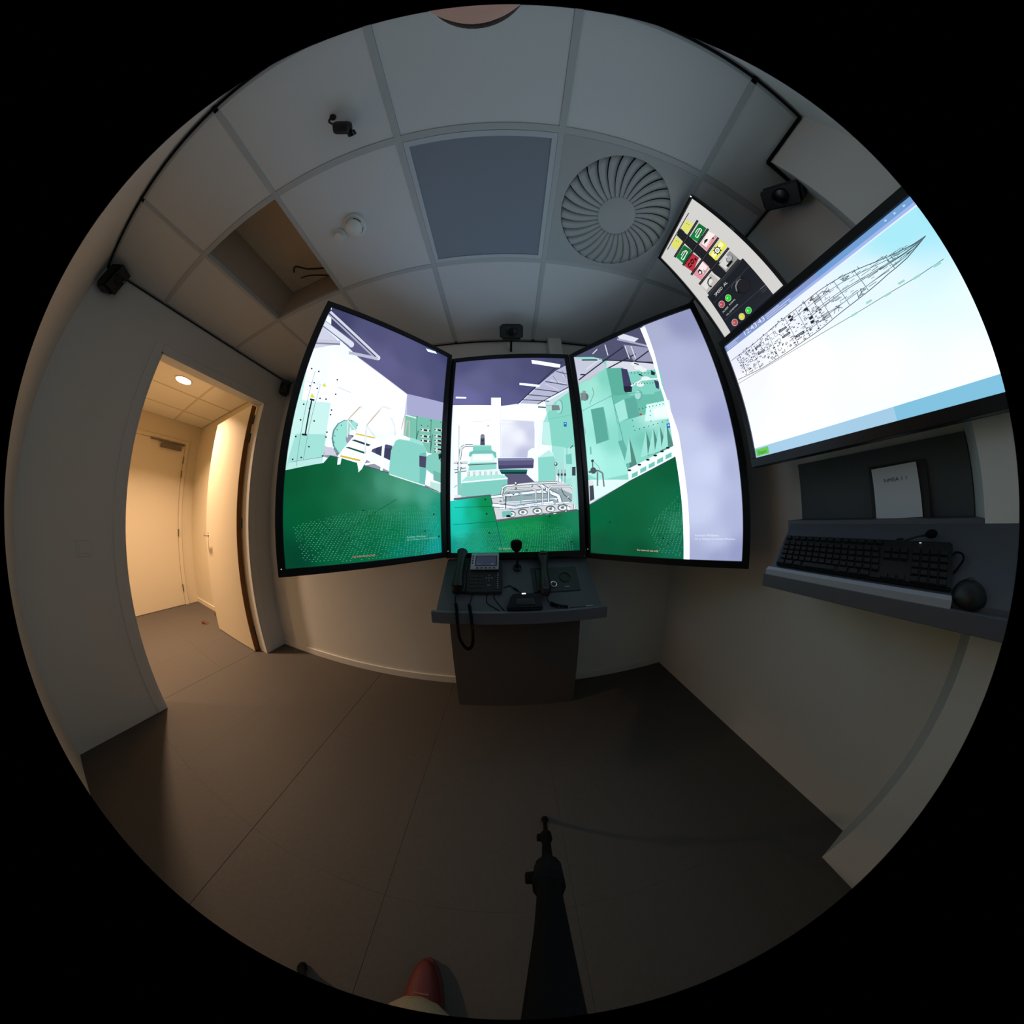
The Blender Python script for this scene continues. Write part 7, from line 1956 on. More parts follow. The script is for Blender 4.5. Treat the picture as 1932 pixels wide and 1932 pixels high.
p|80,105,112,100|-473 1333 -342 1333 -342 1316 -473 1316
p|80,105,112,100|-280 1447 -280 1500 -263 1500 -263 1447
p|80,105,112,100|-398 1029 -177 1029 -177 1012 -398 1012
p|110,145,150,100|1471 1464 1712 1464 1712 1447 1471 1447
p|110,145,150,100|94 1643 211 1643 211 1626 94 1626
p|110,145,150,100|1617 1454 1851 1454 1851 1437 1617 1437
p|60,76,84,100|1002 1393 1183 1393 1183 1376 1002 1376
p|80,105,112,100|-529 1070 -343 1070 -343 1053 -529 1053
p|80,105,112,100|-437 1494 -310 1494 -310 1477 -437 1477
p|80,105,112,100|-102 1170 129 1170 129 1153 -102 1153
p|110,145,150,100|1456 1183 1691 1183 1691 1166 1456 1166
p|80,105,112,100|-205 1257 6 1257 6 1240 -205 1240
p|110,145,150,100|-57 1796 -57 1867 -40 1867 -40 1796
p|110,145,150,100|1656 1296 1656 1339 1673 1339 1673 1296
p|110,145,150,100|1541 1322 1605 1322 1605 1305 1541 1305
p|110,145,150,100|1063 1491 1258 1491 1258 1474 1063 1474
p|110,145,150,100|1151 1313 1417 1313 1417 1296 1151 1296
p|60,76,84,100|536 1384 625 1384 625 1367 536 1367
p|110,145,150,100|1458 1174 1705 1174 1705 1157 1458 1157
p|60,76,84,100|1621 1379 1707 1379 1707 1362 1621 1362
p|80,105,112,100|698 1362 887 1362 887 1345 698 1345
p|110,145,150,100|-321 1301 -221 1301 -221 1284 -321 1284
p|60,76,84,100|1427 1507 1510 1507 1510 1490 1427 1490
p|110,145,150,100|93 1122 306 1122 306 1105 93 1105
p|60,76,84,100|1152 1547 1421 1547 1421 1530 1152 1530
p|110,145,150,100|121 1446 322 1446 322 1429 121 1429
p|80,105,112,100|-251 1047 -251 1104 -234 1104 -234 1047
p|80,105,112,100|-189 1339 -189 1411 -172 1411 -172 1339
p|60,76,84,100|-498 1260 -498 1328 -481 1328 -481 1260
p|110,145,150,100|727 1452 1013 1452 1013 1435 727 1435
p|60,76,84,100|34 1552 34 1602 51 1602 51 1552
p|80,105,112,100|1657 1215 1920 1215 1920 1198 1657 1198
p|110,145,150,100|-182 1248 -37 1248 -37 1231 -182 1231
p|110,145,150,100|-506 1781 -401 1781 -401 1764 -506 1764
p|110,145,150,100|669 1712 669 1740 686 1740 686 1712
p|80,105,112,100|1715 1268 1969 1268 1969 1251 1715 1251
p|110,145,150,100|1006 1492 1229 1492 1229 1475 1006 1475
p|80,105,112,100|1401 1511 1485 1511 1485 1494 1401 1494
p|110,145,150,100|507 1056 636 1056 636 1039 507 1039
p|60,76,84,100|-142 1808 -142 1895 -125 1895 -125 1808
p|110,145,150,100|-331 1328 -48 1328 -48 1311 -331 1311
p|110,145,150,100|-219 1606 -61 1606 -61 1589 -219 1589
p|110,145,150,100|1232 1234 1361 1234 1361 1217 1232 1217
p|60,76,84,100|834 1274 943 1274 943 1257 834 1257
p|110,145,150,100|1606 1378 1781 1378 1781 1361 1606 1361
p|60,76,84,100|267 1677 458 1677 458 1660 267 1660
p|110,145,150,100|1684 1408 1973 1408 1973 1391 1684 1391
p|110,145,150,100|645 1540 942 1540 942 1523 645 1523
p|110,145,150,100|-482 1351 -276 1351 -276 1334 -482 1334
p|60,76,84,100|-394 1510 -394 1560 -377 1560 -377 1510
p|80,105,112,100|716 1045 939 1045 939 1028 716 1028
p|60,76,84,100|1061 1540 1061 1572 1078 1572 1078 1540
p|60,76,84,100|1428 1313 1428 1384 1445 1384 1445 1313
p|60,76,84,100|1847 1358 1847 1421 1864 1421 1864 1358
p|60,76,84,100|-229 1069 -168 1069 -168 1052 -229 1052
p|110,145,150,100|652 1050 652 1110 669 1110 669 1050
p|110,145,150,100|136 1311 223 1311 223 1294 136 1294
p|55,58,68,100|-2191 1439 -1871 1439 -1871 1523 -2191 1523
p|170,174,184,100|-2151 1468 -1911 1468 -1911 1494 -2151 1494
p|55,58,68,100|-2173 1182 -1853 1182 -1853 1266 -2173 1266
p|170,174,184,100|-2133 1211 -1893 1211 -1893 1237 -2133 1237
p|55,58,68,100|-1758 925 -1438 925 -1438 1009 -1758 1009
p|170,174,184,100|-1718 954 -1478 954 -1478 980 -1718 980
p|55,58,68,100|-3262 1451 -2942 1451 -2942 1535 -3262 1535
p|170,174,184,100|-3222 1480 -2982 1480 -2982 1506 -3222 1506
p|55,58,68,100|-3235 1167 -2915 1167 -2915 1251 -3235 1251
p|170,174,184,100|-3195 1196 -2955 1196 -2955 1222 -3195 1222
p|40,42,50,100|-1683 1687 -1563 1687 -1563 1787 -1683 1787
p|40,42,50,100|-1679 1552 -1559 1552 -1559 1652 -1679 1652
p|40,42,50,100|-1115 1552 -995 1552 -995 1652 -1115 1652
p|40,42,50,100|-1116 1187 -996 1187 -996 1287 -1116 1287
p|40,42,50,100|-1131 1039 -1011 1039 -1011 1139 -1131 1139
p|40,42,50,100|-3644 1504 -3524 1504 -3524 1604 -3644 1604
p|40,42,50,100|-3641 1097 -3521 1097 -3521 1197 -3641 1197
p|235,238,248,140|-3619 1524 -3549 1524 -3549 1584 -3619 1584
p|235,238,248,140|-3616 1117 -3546 1117 -3546 1177 -3616 1177
p|95,98,108,100|-2257 1466 -2270 1507 -2305 1533 -2349 1533 -2384 1507 -2397 1466 -2384 1425 -2349 1399 -2305 1399 -2270 1425
p|244,246,255,140|-2275 1466 -2285 1497 -2311 1515 -2343 1515 -2369 1497 -2379 1466 -2369 1435 -2343 1417 -2311 1417 -2285 1435
p|95,98,108,100|-2247 1204 -2260 1245 -2295 1271 -2339 1271 -2374 1245 -2387 1204 -2374 1163 -2339 1137 -2295 1137 -2260 1163
p|244,246,255,140|-2265 1204 -2275 1235 -2301 1253 -2333 1253 -2359 1235 -2369 1204 -2359 1173 -2333 1155 -2301 1155 -2275 1173
p|95,98,108,100|-2857 1462 -2870 1503 -2905 1529 -2949 1529 -2984 1503 -2997 1462 -2984 1421 -2949 1395 -2905 1395 -2870 1421
p|244,246,255,140|-2875 1462 -2885 1493 -2911 1511 -2943 1511 -2969 1493 -2979 1462 -2969 1431 -2943 1413 -2911 1413 -2885 1431
p|95,98,108,100|-2810 1204 -2823 1245 -2858 1271 -2902 1271 -2937 1245 -2950 1204 -2937 1163 -2902 1137 -2858 1137 -2823 1163
p|244,246,255,140|-2828 1204 -2838 1235 -2864 1253 -2896 1253 -2922 1235 -2932 1204 -2922 1173 -2896 1155 -2864 1155 -2838 1173
p|80,84,94,100|-2591 1605 -2351 1605 -2351 1765 -2591 1765
p|244,246,255,140|-2576 1620 -2366 1620 -2366 1750 -2576 1750
p|50,60,66,100|-736 1588 -476 1588 -476 1568 -736 1568
p|110,120,125,100|-736 1628 -476 1628 -476 1608 -736 1608
p|50,60,66,100|-736 1668 -476 1668 -476 1648 -736 1648
p|110,120,125,100|-736 1708 -476 1708 -476 1688 -736 1688
p|50,60,66,100|-736 1748 -476 1748 -476 1728 -736 1728
p|50,60,66,100|-769 928 -509 928 -509 908 -769 908
p|110,120,125,100|-769 968 -509 968 -509 948 -769 948
p|50,60,66,100|-769 1008 -509 1008 -509 988 -769 988
p|110,120,125,100|-769 1048 -509 1048 -509 1028 -769 1028
p|50,60,66,100|-769 1088 -509 1088 -509 1068 -769 1068
p|70,88,95,100|-375 1669 -355 1711 -339 1703 -358 1662
p|70,88,95,100|-276 1728 -452 1751 -450 1769 -273 1745
p|70,88,95,100|-158 1664 -365 1701 -361 1719 -154 1681
p|70,88,95,100|-209 1677 -337 1628 -343 1645 -215 1694
p|70,88,95,100|-214 1665 -170 1732 -155 1722 -199 1655
p|70,88,95,100|-385 1667 -166 1803 -157 1787 -375 1652
p|70,88,95,100|-173 1581 -382 1790 -370 1802 -160 1594
p|70,88,95,100|-331 1021 -327 1041 -309 1038 -313 1018
p|70,88,95,100|-274 1095 -187 1000 -201 988 -287 1083
p|70,88,95,100|-280 906 -217 1005 -202 995 -265 896
p|70,88,95,100|-416 913 -350 995 -336 984 -402 902
p|70,88,95,100|-256 1053 -127 935 -140 921 -268 1040
p|70,88,95,100|-363 998 -299 1081 -284 1070 -348 987
p|70,88,95,100|-147 1024 -209 1062 -200 1078 -138 1040
p|70,88,95,100|265 1674 348 1605 336 1591 254 1660
p|70,88,95,100|323 1631 426 1659 431 1642 328 1613
p|70,88,95,100|333 1813 383 1822 386 1804 337 1796
p|70,88,95,100|429 1711 484 1635 470 1625 414 1700
p|70,88,95,100|499 1670 249 1707 251 1724 501 1688
p|70,88,95,100|262 1726 419 1762 423 1745 266 1708
p|70,88,95,100|434 1576 227 1744 239 1758 445 1590
p|70,88,95,100|529 1122 482 926 465 930 511 1126
p|70,88,95,100|350 913 398 1091 415 1086 367 909
p|70,88,95,100|530 1120 629 1034 617 1021 518 1106
p|70,88,95,100|398 961 535 948 534 930 396 943
p|70,88,95,100|515 1019 368 915 358 930 504 1034
p|70,88,95,100|639 1013 495 998 493 1016 637 1031
p|70,88,95,100|598 1052 563 1035 555 1051 590 1068
'''
def emit_mat():
    m = bpy.data.materials.new('display_image'); m.use_nodes = True; nt = m.node_tree; b = nt.nodes['Principled BSDF']
    a = nt.nodes.new('ShaderNodeAttribute'); a.attribute_name = 'Col'; a.attribute_type = 'GEOMETRY'
    b.inputs['Base Color'].default_value = (.004, .004, .005, 1); b.inputs['Roughness'].default_value = .25
    nt.links.new(a.outputs['Color'], b.inputs['Emission Color']); b.inputs['Emission Strength'].default_value = SCREEN
    return m
DISP = emit_mat()
BLUE = (.87, 1.0, 1.28)          # the panels' whites are cold
def display_mesh(name, art, w_, h_, parent, z0):
    vs = []; fs = []; cols = []; k = 0
    def add(pts, faces, c, z):
        o = len(vs); vs.extend((x, y, z) for x, y in pts)
        for f in faces: fs.append(tuple(i+o for i in f)); cols.append([c]*len(f) if isinstance(c, tuple) else [c[i] for i in f])
    def shade(x, y, an, s):       # picture colour blended between sample points
        t = [0, 0, 0]; W_ = 0
        for ax, ay, c in an:
            w_ = 1/((x-ax)**2+(y-ay)**2+1e-4)**1.6; W_ += w_
            for i in range(3): t[i] += c[i]*w_
        return tuple(t[i]/W_*s for i in range(3))+(1,)
    hw, hh = w_/2, h_/2
    for line in art.strip().split('\n'):
        kind, col, rest = line.split('|', 2)
        k += 1; z = z0+k*.000012
        if kind == 'g':
            s = float(col); pp_, aa_ = rest.split('|'); n_ = [int(v)/1e4 for v in pp_.split()]
            an = [(float(q[0])/1e4, float(q[1])/1e4, lin([float(v) for v in q[2:]])) for q in (e.split() for e in aa_.split(';'))]
            g_ = bmesh.new(); g_.faces.new([g_.verts.new((n_[i], n_[i+1], 0)) for i in range(0, len(n_), 2)])
            bmesh.ops.triangulate(g_, faces=g_.faces[:])
            for it in range(7):
                le = [e for e in g_.edges if e.calc_length() > .035]
                if not le: break
                bmesh.ops.subdivide_edges(g_, edges=le, cuts=1, use_grid_fill=True); bmesh.ops.triangulate(g_, faces=g_.faces[:])
            g_.verts.index_update(); P0 = [(v.co.x, v.co.y) for v in g_.verts]
            add(P0, [tuple(v.index for v in f.verts) for f in g_.faces], [shade(x, y, an, s) for x, y in P0], z); g_.free()
            continue
        r, g, b, s = [float(v) for v in col.split(',')]
        c = tuple(v*s/100*(BLUE[i] if s > 115 else 1) for i, v in enumerate(lin((r, g, b))))+(1,)
        if kind == 'p':
            n_ = [int(v)/1e4 for v in rest.split()]
            pts = list(zip(n_[::2], n_[1::2])); add(pts, [tuple(range(len(pts)))], c, z)
        elif kind == 't':
            s_, x, y, wd = rest.rsplit('|', 3); x, y, wd = float(x), float(y), float(wd)
            tv, tf, tw = text_polys(s_); q = wd/tw
            add([(x+a*q, y+b_*q) for a, b_ in tv], tf, c, z)
        elif kind == 'd':   # chequer-plate studs of the deck shown on screen
            n_ = [int(v)/1e4 for v in rest.split()]; pl = list(zip(n_[::2], n_[1::2]))
            rnd = random.Random(5); y = max(p[1] for p in pl); lo = min(p[1] for p in pl); row = 0; st = .0062
            while y > lo:
                x = -hw+(row % 2)*st*.9
                while x < hw:
                    inside = False; j = len(pl)-1
                    for i in range(len(pl)):
                        if (pl[i][1] > y) != (pl[j][1] > y) and x < (pl[j][0]-pl[i][0])*(y-pl[i][1])/(pl[j][1]-pl[i][1])+pl[i][0]: inside = not inside
                        j = i
                    if inside and rnd.random() < .8:
                        a = st*.27; h2 = st*.14; add([(x-a, y-h2), (x+a, y-h2*.2), (x+a, y+h2), (x-a, y+h2*.3)], [(0, 1, 2, 3)], c, z)
                    x += st*1.8
                y -= st; st = min(.011, st*1.012); row += 1
    me = bpy.data.meshes.new(name); me.from_pydata(vs, [], fs)
    at = me.attributes.new('Col', 'FLOAT_COLOR', 'CORNER'); data = []
    for p, c in zip(me.polygons, cols):
        for q in c: data += list(q)
    at.data.foreach_set('color', data)
    # keep every face looking out of the screen
    bm = bmesh.new(); bm.from_mesh(me)
    for f in bm.faces:
        f.normal_update()
        if f.normal.z < 0: f.normal_flip()
    bm.to_mesh(me); bm.free()
    return link(name, me, DISP, parent)
def monitor(name, label, cat, key, c, u, v, ow, oh, iw, ih, depth=.045, group=None, voff=0, led=None, tin=0):
    m = frame_mx(Z(c), u, v)
    t = thing(name, label, cat, mw=m, group=group)
    a, b = ow/2, oh/2; p, q = iw/2, ih/2; bb = b+voff
    bm = B()
    for x0, y0, x1, y1 in ((-a, q-tin, a, b), (-a, -bb, a, -q), (-a, -q, -p, q), (p, -q, a, q)): box(bm, x0, y0, -.02, x1, y1, .008, .0015)
    ob('bezel', bm, 'bezel', t)
    bm = B(); box(bm, -a+.002, -bb+.002, -depth, a-.002, b-.002, -.021, .006); box(bm, -a*.55, -b*.55, -depth-.03, a*.55, b*.55, -depth, .01); ob('housing', bm, 'back', t)
    ob('panel', box(B(), -p-.001, -q-.001, -.02, p+.001, q+.001, -.0012), 'blacks', t)
    display_mesh('display', ART[key], iw, ih, t, -.001)
    if led:
        o = ob('power_light', box(B(), led[0]-.002, led[1]-.002, .008, led[0]+.002, led[1]+.002, .0095), 'ledsmall', t)
    return t
G3 = 'portrait screens of the three-panel engine room view'
monitor('wall_monitor', 'left angled portrait screen showing white stairs and green deck', 'monitor', 'left', (-.6353, .8417, .4446), (.66877, .74343, .00679), (-.01059, .0004, .99994), .8, 1.325, .738, 1.262, group=G3, led=(-.385, -.63))
monitor('wall_monitor', 'centre portrait screen showing pipes above a green deck', 'monitor', 'centre', (.0277, 1.1433, .4416), (.99912, -.04099, .00868), (-.00812, .01389, .99987), .8, 1.325, .738, 1.262, group=G3, led=(-.385, -.62))
monitor('wall_monitor', 'right angled portrait screen with broad lilac column and mint engine', 'monitor', 'right', (.709, .8371, .4277), (.68191, -.73144, .00204), (-.01873, -.01467, .99972), .8, 1.325, .738, 1.262, group=G3, led=(-.385, -.61))
tm = monitor('alarm_monitor', 'small tilted portrait monitor showing coloured alarm signs such as CO2', 'monitor', 'small', (.8805, .307, 1.0572), (-.05355, -.99837, -.01996), (-.29077, -.00353, .95679), .346, .592, .322, .584, .035, voff=.003, tin=.009)
tm_ = text_ob('brand_mark', 'VZ24', .026, 'silver', tm, Matrix.Translation((.163, .033, .0085)) @ Matrix.Rotation(R(-90), 4, 'Z'))
ob('power_light', box(B(), .1635, .284, .008, .1675, .292, .0095), 'led', tm)
monitor('plan_monitor', 'large landscape monitor on right wall showing a ship deck plan', 'monitor', 'big', (.93, .019, .457), (0, -1, 0), (0, 0, 1), .936, .572, .898, .506, .045)
# brackets carrying the monitors
def bracket(name, label, pts, r=.02):
    t = thing(name, label, 'bracket', pts[0]); bm = B(); o = Vector(pts[0]); tube(bm, [Vector(p)-o for p in pts], r, 10); ob('arm', bm, 'black', t, True)
    bm = B(); v = Vector(pts[-1])-o
    e = Vector((.012, .07, .07)) if abs(v.x) > abs(v.y) else Vector((.07, .012, .07))
    box(bm, v.x-e.x, v.y-e.y, v.z-e.z, v.x+e.x, v.y+e.y, v.z+e.z); ob('wall_plate', bm, 'black', t)
bracket('monitor_bracket', 'black wall bracket behind the large plan monitor', [(1.0, .019, HC+.457), (XR-.012, .019, HC+.457)])
bracket('monitor_bracket', 'black wall bracket behind the small tilted alarm monitor', [(.945, .31, HC+1.07), (XR-.012, .31, HC+1.02)], .015)
bracket('monitor_bracket', 'black wall bracket behind the left angled portrait screen', [(-.69, .90, HC+.44), (-.8, YF-.012, HC+.44)])
bracket('monitor_bracket', 'black wall bracket behind the centre portrait screen', [(.03, 1.215, HC+.44), (.03, YF-.012, HC+.44)])
bracket('monitor_bracket', 'black wall bracket behind the right angled portrait screen', [(.765, .89, HC+.43), (.8, YF-.012, HC+.43)])

# ------------------------------------------------------------------ front console
cs = thing('console', 'grey sloping-top control console below the centre screen', 'console', (0, 1.15, 0))
def loc(bm, t): bmesh.ops.transform(bm, matrix=t.matrix_world.inverted() if t.matrix_world != Matrix() else Matrix.Translation(t.location).inverted(), verts=bm.verts); return bm
def sh(bm, t): bmesh.ops.translate(bm, vec=-Vector(t.location), verts=bm.verts); return bm
y0, z0, y1, z1 = .915, HC-.44, 1.15, HC-.235
th = .022
bm = B(); prism(bm, [(1.07, 0), (YF-.02, 0), (YF-.02, HC-.27), (1.15, HC-.262), (1.07, HC-.36)], 0, -.343, .397); ob('body', sh(bm, cs), 'consolebody', cs)
bm = B(); prism(bm, [(y0, z0-th), (y0, z0), (y1, z1), (y1+.03, z1), (y1+.03, z1-th)], 0, -.357, .449); ob('top_panel', sh(bm, cs), 'console', cs)
bm = B(); box(bm, -.375, .893, HC-.493, .47, .914, HC-.433, .002); ob('front_lip', sh(bm, cs), 'lip', cs)
bm = B(); box(bm, -.36, .93, HC-.49, .45, 1.068, HC-.47) ; ob('under_panel', sh(bm, cs), 'consolebody', cs)
S_ = Vector((0, y1-y0, z1-z0)).normalized(); N_ = Vector((1, 0, 0)).cross(S_)
CF = frame_mx((0, y0, z0), (1, 0, 0), S_)      # console surface frame: x, along slope, out
def at_cf(x, s): return CF @ Matrix.Translation((x, s, 0))
# desk phone
ph = thing('desk_phone', 'black desk phone with silver display surround', 'telephone', mw=at_cf(-.165, .18), group=None)
bm = B(); prism(bm, [(-.085, 0), (.10, 0), (.10, .045), (-.085, .018)], 0, -.06, .125, .005); ob('base', bm, 'black', ph, True)
bm = B(); box(bm, -.043, .034, 0, .108, .135, .012, .004, Matrix.Translation((0, 0, .034)) @ Matrix.Rotation(R(8), 4, 'X')); ob('display_surround', bm, 'silver', ph, True)
T1 = Matrix.Translation((0, 0, .034)) @ Matrix.Rotation(R(8), 4, 'X')
bm = B(); box(bm, -.018, .054, .0118, .098, .116, .0128, 0, T1); o = ob('screen_bezel', bm, 'blacks', ph)
bm = B(); box(bm, -.014, .058, .0126, .094, .112, .0134, 0, T1); o = ob('screen', bm, 'lcd', ph)
for x_, y_, w_ in ((-.008, .064, .024), (.066, .063, .018), (.068, .066, .014)): ob('screen_text', box(B(), x_, y_, .0133, x_+w_, y_+.0022, .0138, 0, T1), 'lcdtext', ph)
for i in range(5): ob('soft_key', box(B(), -.01+i*.022, .040, .0118, .002+i*.022, .046, .0145, .001, T1), 'black', ph)
for i in range(4): ob('soft_key', box(B(), -.036, .068+i*.014, .0118, -.028, .075+i*.014, .0145, .001, T1), 'black', ph)
T2 = Matrix.Translation((0, 0, .0305)) @ Matrix.Rotation(R(8.3), 4, 'X')
for r__ in range(4):
    for c_ in range(3):
        bm = B(); box(bm, -.035+c_*.023, -.06+r__*.019, 0, -.020+c_*.023, -.049+r__*.019, .0035, .001, T2); ob('key', bm, 'dk', ph)
for r__ in range(8): ob('line_key', box(B(), .101, -.062+r__*.011, 0, .107, -.058+r__*.011, .003, 0, T2), 'silver', ph)
for dx, dy in ((0, 0), (.014, 0), (-.014, 0), (0, .014), (0, -.014)): ob('arrow_key', box(B(), .056+dx, -.009+dy, 0, .061+dx, -.005+dy, .003, 0, T2), 'silver', ph)
ob('function_key', box(B(), .051, -.048, 0, .067, -.045, .003, 0, T2), 'silver', ph)
bm = B(); tube(bm, [(-.095, -.075, .03), (-.095, -.06, .048), (-.095, -.02, .058), (-.095, .05, .066), (-.095, .11, .075), (-.095, .135, .07), (-.095, .15, .055)], [.018, .03, .022, .020, .023, .029, .018], 14)
bmesh.ops.scale(bm, vec=(1.05, 1, .85), verts=bm.verts, space=Matrix.Translation((.095, 0, -.05))); ob('handset', bm, 'black', ph, True)
bm = B(); box(bm, -.125, -.085, 0, -.06, .125, .028, .006); ob('cradle', bm, 'black', ph, True)
# coiled cord, hangs in front of the lip
W = lambda x, s, n_: tuple(CF @ Vector((x, s, n_)))
cp = [W(-.262, .098, .02), W(-.27, .07, .008), W(-.262, .035, .012), (-.247, .888, HC-.415), (-.246, .882, HC-.48), (-.240, .880, HC-.56), (-.215, .880, HC-.612), (-.192, .880, HC-.612), (-.178, .880, HC-.57), (-.178, .882, HC-.48), (-.184, .888, HC-.415), W(-.195, .03, .014), W(-.19, .07, .008), W(-.188, .10, .01)]
bm = B(); tube(bm, smoothpath(cp[:3], 4), .0022); tube(bm, smoothpath(cp[-3:], 4), .0022)
tube(bm, coil([cp[2]]+cp[3:11]+[cp[11]], .0062, 95, 8), .0022, 5)
tag(ob('coiled_cord', bm, 'rubber', None, True), 'black coiled handset cord hanging over the console front lip', 'cord')
# thin cables lying on the panel
bm = B(); tube(bm, smoothpath([W(-.033, .13, .004), W(-.015, .138, .004), W(0, .142, .004), W(.02, .128, .004)]), .002); tube(bm, smoothpath([W(.02, .128, .004), W(.04, .112, .005)]), .005); tube(bm, smoothpath([W(.04, .112, .004), W(.055, .1, .006), W(.066, .088, .016)]), .002)
tag(ob('usb_cable', bm, 'rubber', None, True), 'short black cable from the phone to the charging cradle', 'cable')
bm = B(); tube(bm, smoothpath([W(-.113, .095, .004), W(-.116, .07, .003), W(-.108, .044, .003), W(-.07, .02, .003), W(-.044, .003, .003)]), .0018)
tag(ob('phone_cable', bm, 'rubber', None, True), 'thin curved cable leaving the bottom edge of the desk phone', 'cable')
bm = B(); tube(bm, smoothpath([W(-.078, .095, .003), W(-.076, .071, .003), W(-.05, .035, .003), W(-.024, .003, .003)]), .0018)
tag(ob('phone_cable', bm, 'rubber', None, True), 'thin straight cable nearest the charging cradle, running to the lip', 'cable')
# charging cradle
cc = thing('charging_cradle', 'black sloped charging cradle resting against the console lip', 'charger', mw=at_cf(.068, .0))
bm = B(); prism(bm, [(-.086, .004), (.086, .004), (.066, .08), (.055, .086), (-.05, .086), (-.062, .078)], 2, 0, .03, .006); ob('body', bm, 'blacks', cc, True)
bm = B(); box(bm, -.04, .02, .028, .05, .055, .034, .004); ob('dock', bm, 'black', cc, True)
ob('indicator', box(B(), -.011, .078, .029, .008, .0835, .032, .001), 'led', cc)
# gooseneck microphone
gm = thing('gooseneck_microphone', 'black gooseneck microphone standing up before the centre screen', 'microphone', mw=at_cf(.042, .25))
inv = (CF @ Matrix.Translation((.042, .25, 0))).inverted()
bm = B(); lathe(bm, [(0, 0), (.022, 0), (.022, .012), (.012, .02), (.009, .045), (0, .045)], 16); ob('base', bm, 'blacks', gm, True)
top = inv @ Vector((.037, 1.035, HC-.165)); hd = [inv @ Vector(p) for p in ((.037, 1.033, HC-.172), (.037, 1.031, HC-.162), (.037, 1.03, HC-.150), (.037, 1.03, HC-.128), (.037, 1.03, HC-.114), (.037, 1.03, HC-.108))]
bm = B(); tube(bm, smoothpath([(0, 0, .04), (0, -.0, .07), top]), .0065, 10); ob('stem', bm, 'black', gm, True)
bm = B(); tube(bm, hd, [.008, .019, .028, .031, .026, .012], 18); ob('windscreen', bm, 'rubber', gm, True)
ob('status_light', box(B(), -.003, .012, .018, .003, .016, .022), 'ledsmall', gm)
# handset station on the right of the console
hs = thing('intercom_station', 'dark square intercom panel with silver ring and round dial', 'intercom', mw=at_cf(.242, .172))
bm = B(); prism(bm, [(-.122, -.074), (.121, -.074), (.125, .075), (-.126, .075)], 2, 0, .006, .0015); ob('panel', bm, 'dk', hs)
bm = B(); lathe(bm, [(.031, .006), (.031, .010), (.026, .011), (.024, .007), (0, .007)], 32, Matrix.Translation((.052, .008, 0))); ob('dial', bm, 'black', hs, True)
bm = B(); lathe(bm, [(.011, .006), (.017, .006), (.017, .012), (.013, .013), (.011, .009)], 24, Matrix.Translation((-.016, -.033, 0))); ob('ring', bm, 'chrome', hs, True)
bm = B(); lathe(bm, [(0, .009), (.0115, .009), (.0115, .006)], 16, Matrix.Translation((-.016, -.033, 0))); ob('knob', bm, 'black', hs, True)
ob('label_strip', box(B(), .04, -.05, .006, .066, -.046, .0066), 'silver', hs)
bm = B(); box(bm, -.105, -.075, .004, -.045, .06, .022, .006); ob('cradle', bm, 'black', hs, True)
hh = thing('intercom_handset', 'thick black handset resting upright across the intercom panel', 'handset', mw=at_cf(.180, .2))
bm = B(); tube(bm, [(-.012, -.135, .03), (-.008, -.12, .04), (-.006, -.08, .05), (-.003, -.02, .05), (.002, .03, .05), (.004, .07, .05), (.006, .10, .048), (.006, .118, .045)], [.018, .027, .027, .020, .019, .028, .031, .02], 16); ob('grip', bm, 'black', hh, True)
bm = B(); box(bm, -.018, .085, .078, .028, .1, .084, .003); ob('ear_cap', bm, 'dk', hh)
bm = B(); box(bm, -.022, -.12, .062, .006, -.085, .07, .003); ob('talk_button', bm, 'dk', hh)
bm = B(); tube(bm, smoothpath([W(.178, .066, .02), W(.182, .05, .01), W(.196, .035, .008)]), .0022); tube(bm, coil([W(.196, .035, .009), W(.22, .022, .009), W(.274, .008, .009)], .007, 14, 8), .0024, 5)
tag(ob('coiled_cord', bm, 'rubber', None, True), 'short black coiled cord below the intercom handset', 'cord')
pn = thing('pen', 'dark pen lying along the console front lip', 'pen', mw=at_cf(.344, .006))
bm = B(); tube(bm, [(-.045, 0, .0045), (.06, -.002, .0045)], .0042, 10); ob('barrel', bm, 'ink', pn, True)
bm = B(); tube(bm, [(-.06, 0, .0045), (-.045, 0, .0045)], [.001, .004], 10); ob('tip', bm, 'black', pn, True)
bm = B(); box(bm, .02, -.002, .0085, .058, .001, .0105); ob('clip', bm, 'silver', pn)

# ------------------------------------------------------------------ side console on the right wall
XA, ZA, XB, ZB = .86, HC-.192, 1.042, HC-.0465
rc = thing('side_console', 'grey sloping wall-mounted desk below the large plan monitor', 'console', (1.0, .1, HC-.25))
bm = B(); prism(bm, [(XA, ZA-.02), (XA, ZA), (XB, ZB), (XB, ZB-.06)], 1, -.31, .398); ob('top_panel', sh(bm, rc), 'consoler', rc)
bm = B(); box(bm, XB, YP+.001, HC-.10, XR-.001, .41, HC-.034, .002); ob('rear_shelf', sh(bm, rc), 'consoler', rc)
bm = B(); box(bm, XA-.022, -.31, HC-.245, XA-.001, .408, HC-.203, .002); ob('front_edge', sh(bm, rc), 'consoler', rc)
bm = B(); prism(bm, [(XA-.02, HC-.203), (XA-.02, HC-.186), (XA-.002, HC-.180), (XA-.002, HC-.203)], 1, -.072, .4); o = ob('keyboard_ledge', sh(bm, rc), 'liplight', rc); o['label'] = 'light grey ledge strip'
bm = B()
for y_ in (.36, .0): ob('bracket', sh(prism(B(), [(XA+.06, HC-.165), (XR-.002, HC-.11), (XR-.002, HC-.34)], 1, y_-.01, y_+.01), rc), 'consoler', rc)
RS = Vector((XB-XA, 0, ZB-ZA)).normalized(); RF = frame_mx((XA, 0, ZA), (0, -1, 0), RS)    # x = towards the back wall, y up the slope
def at_rf(y, s): return RF @ Matrix.Translation((-y, s, 0))
kb = thing('keyboard', 'long black computer keyboard on the side console slope', 'keyboard', mw=at_rf(.155, .083))
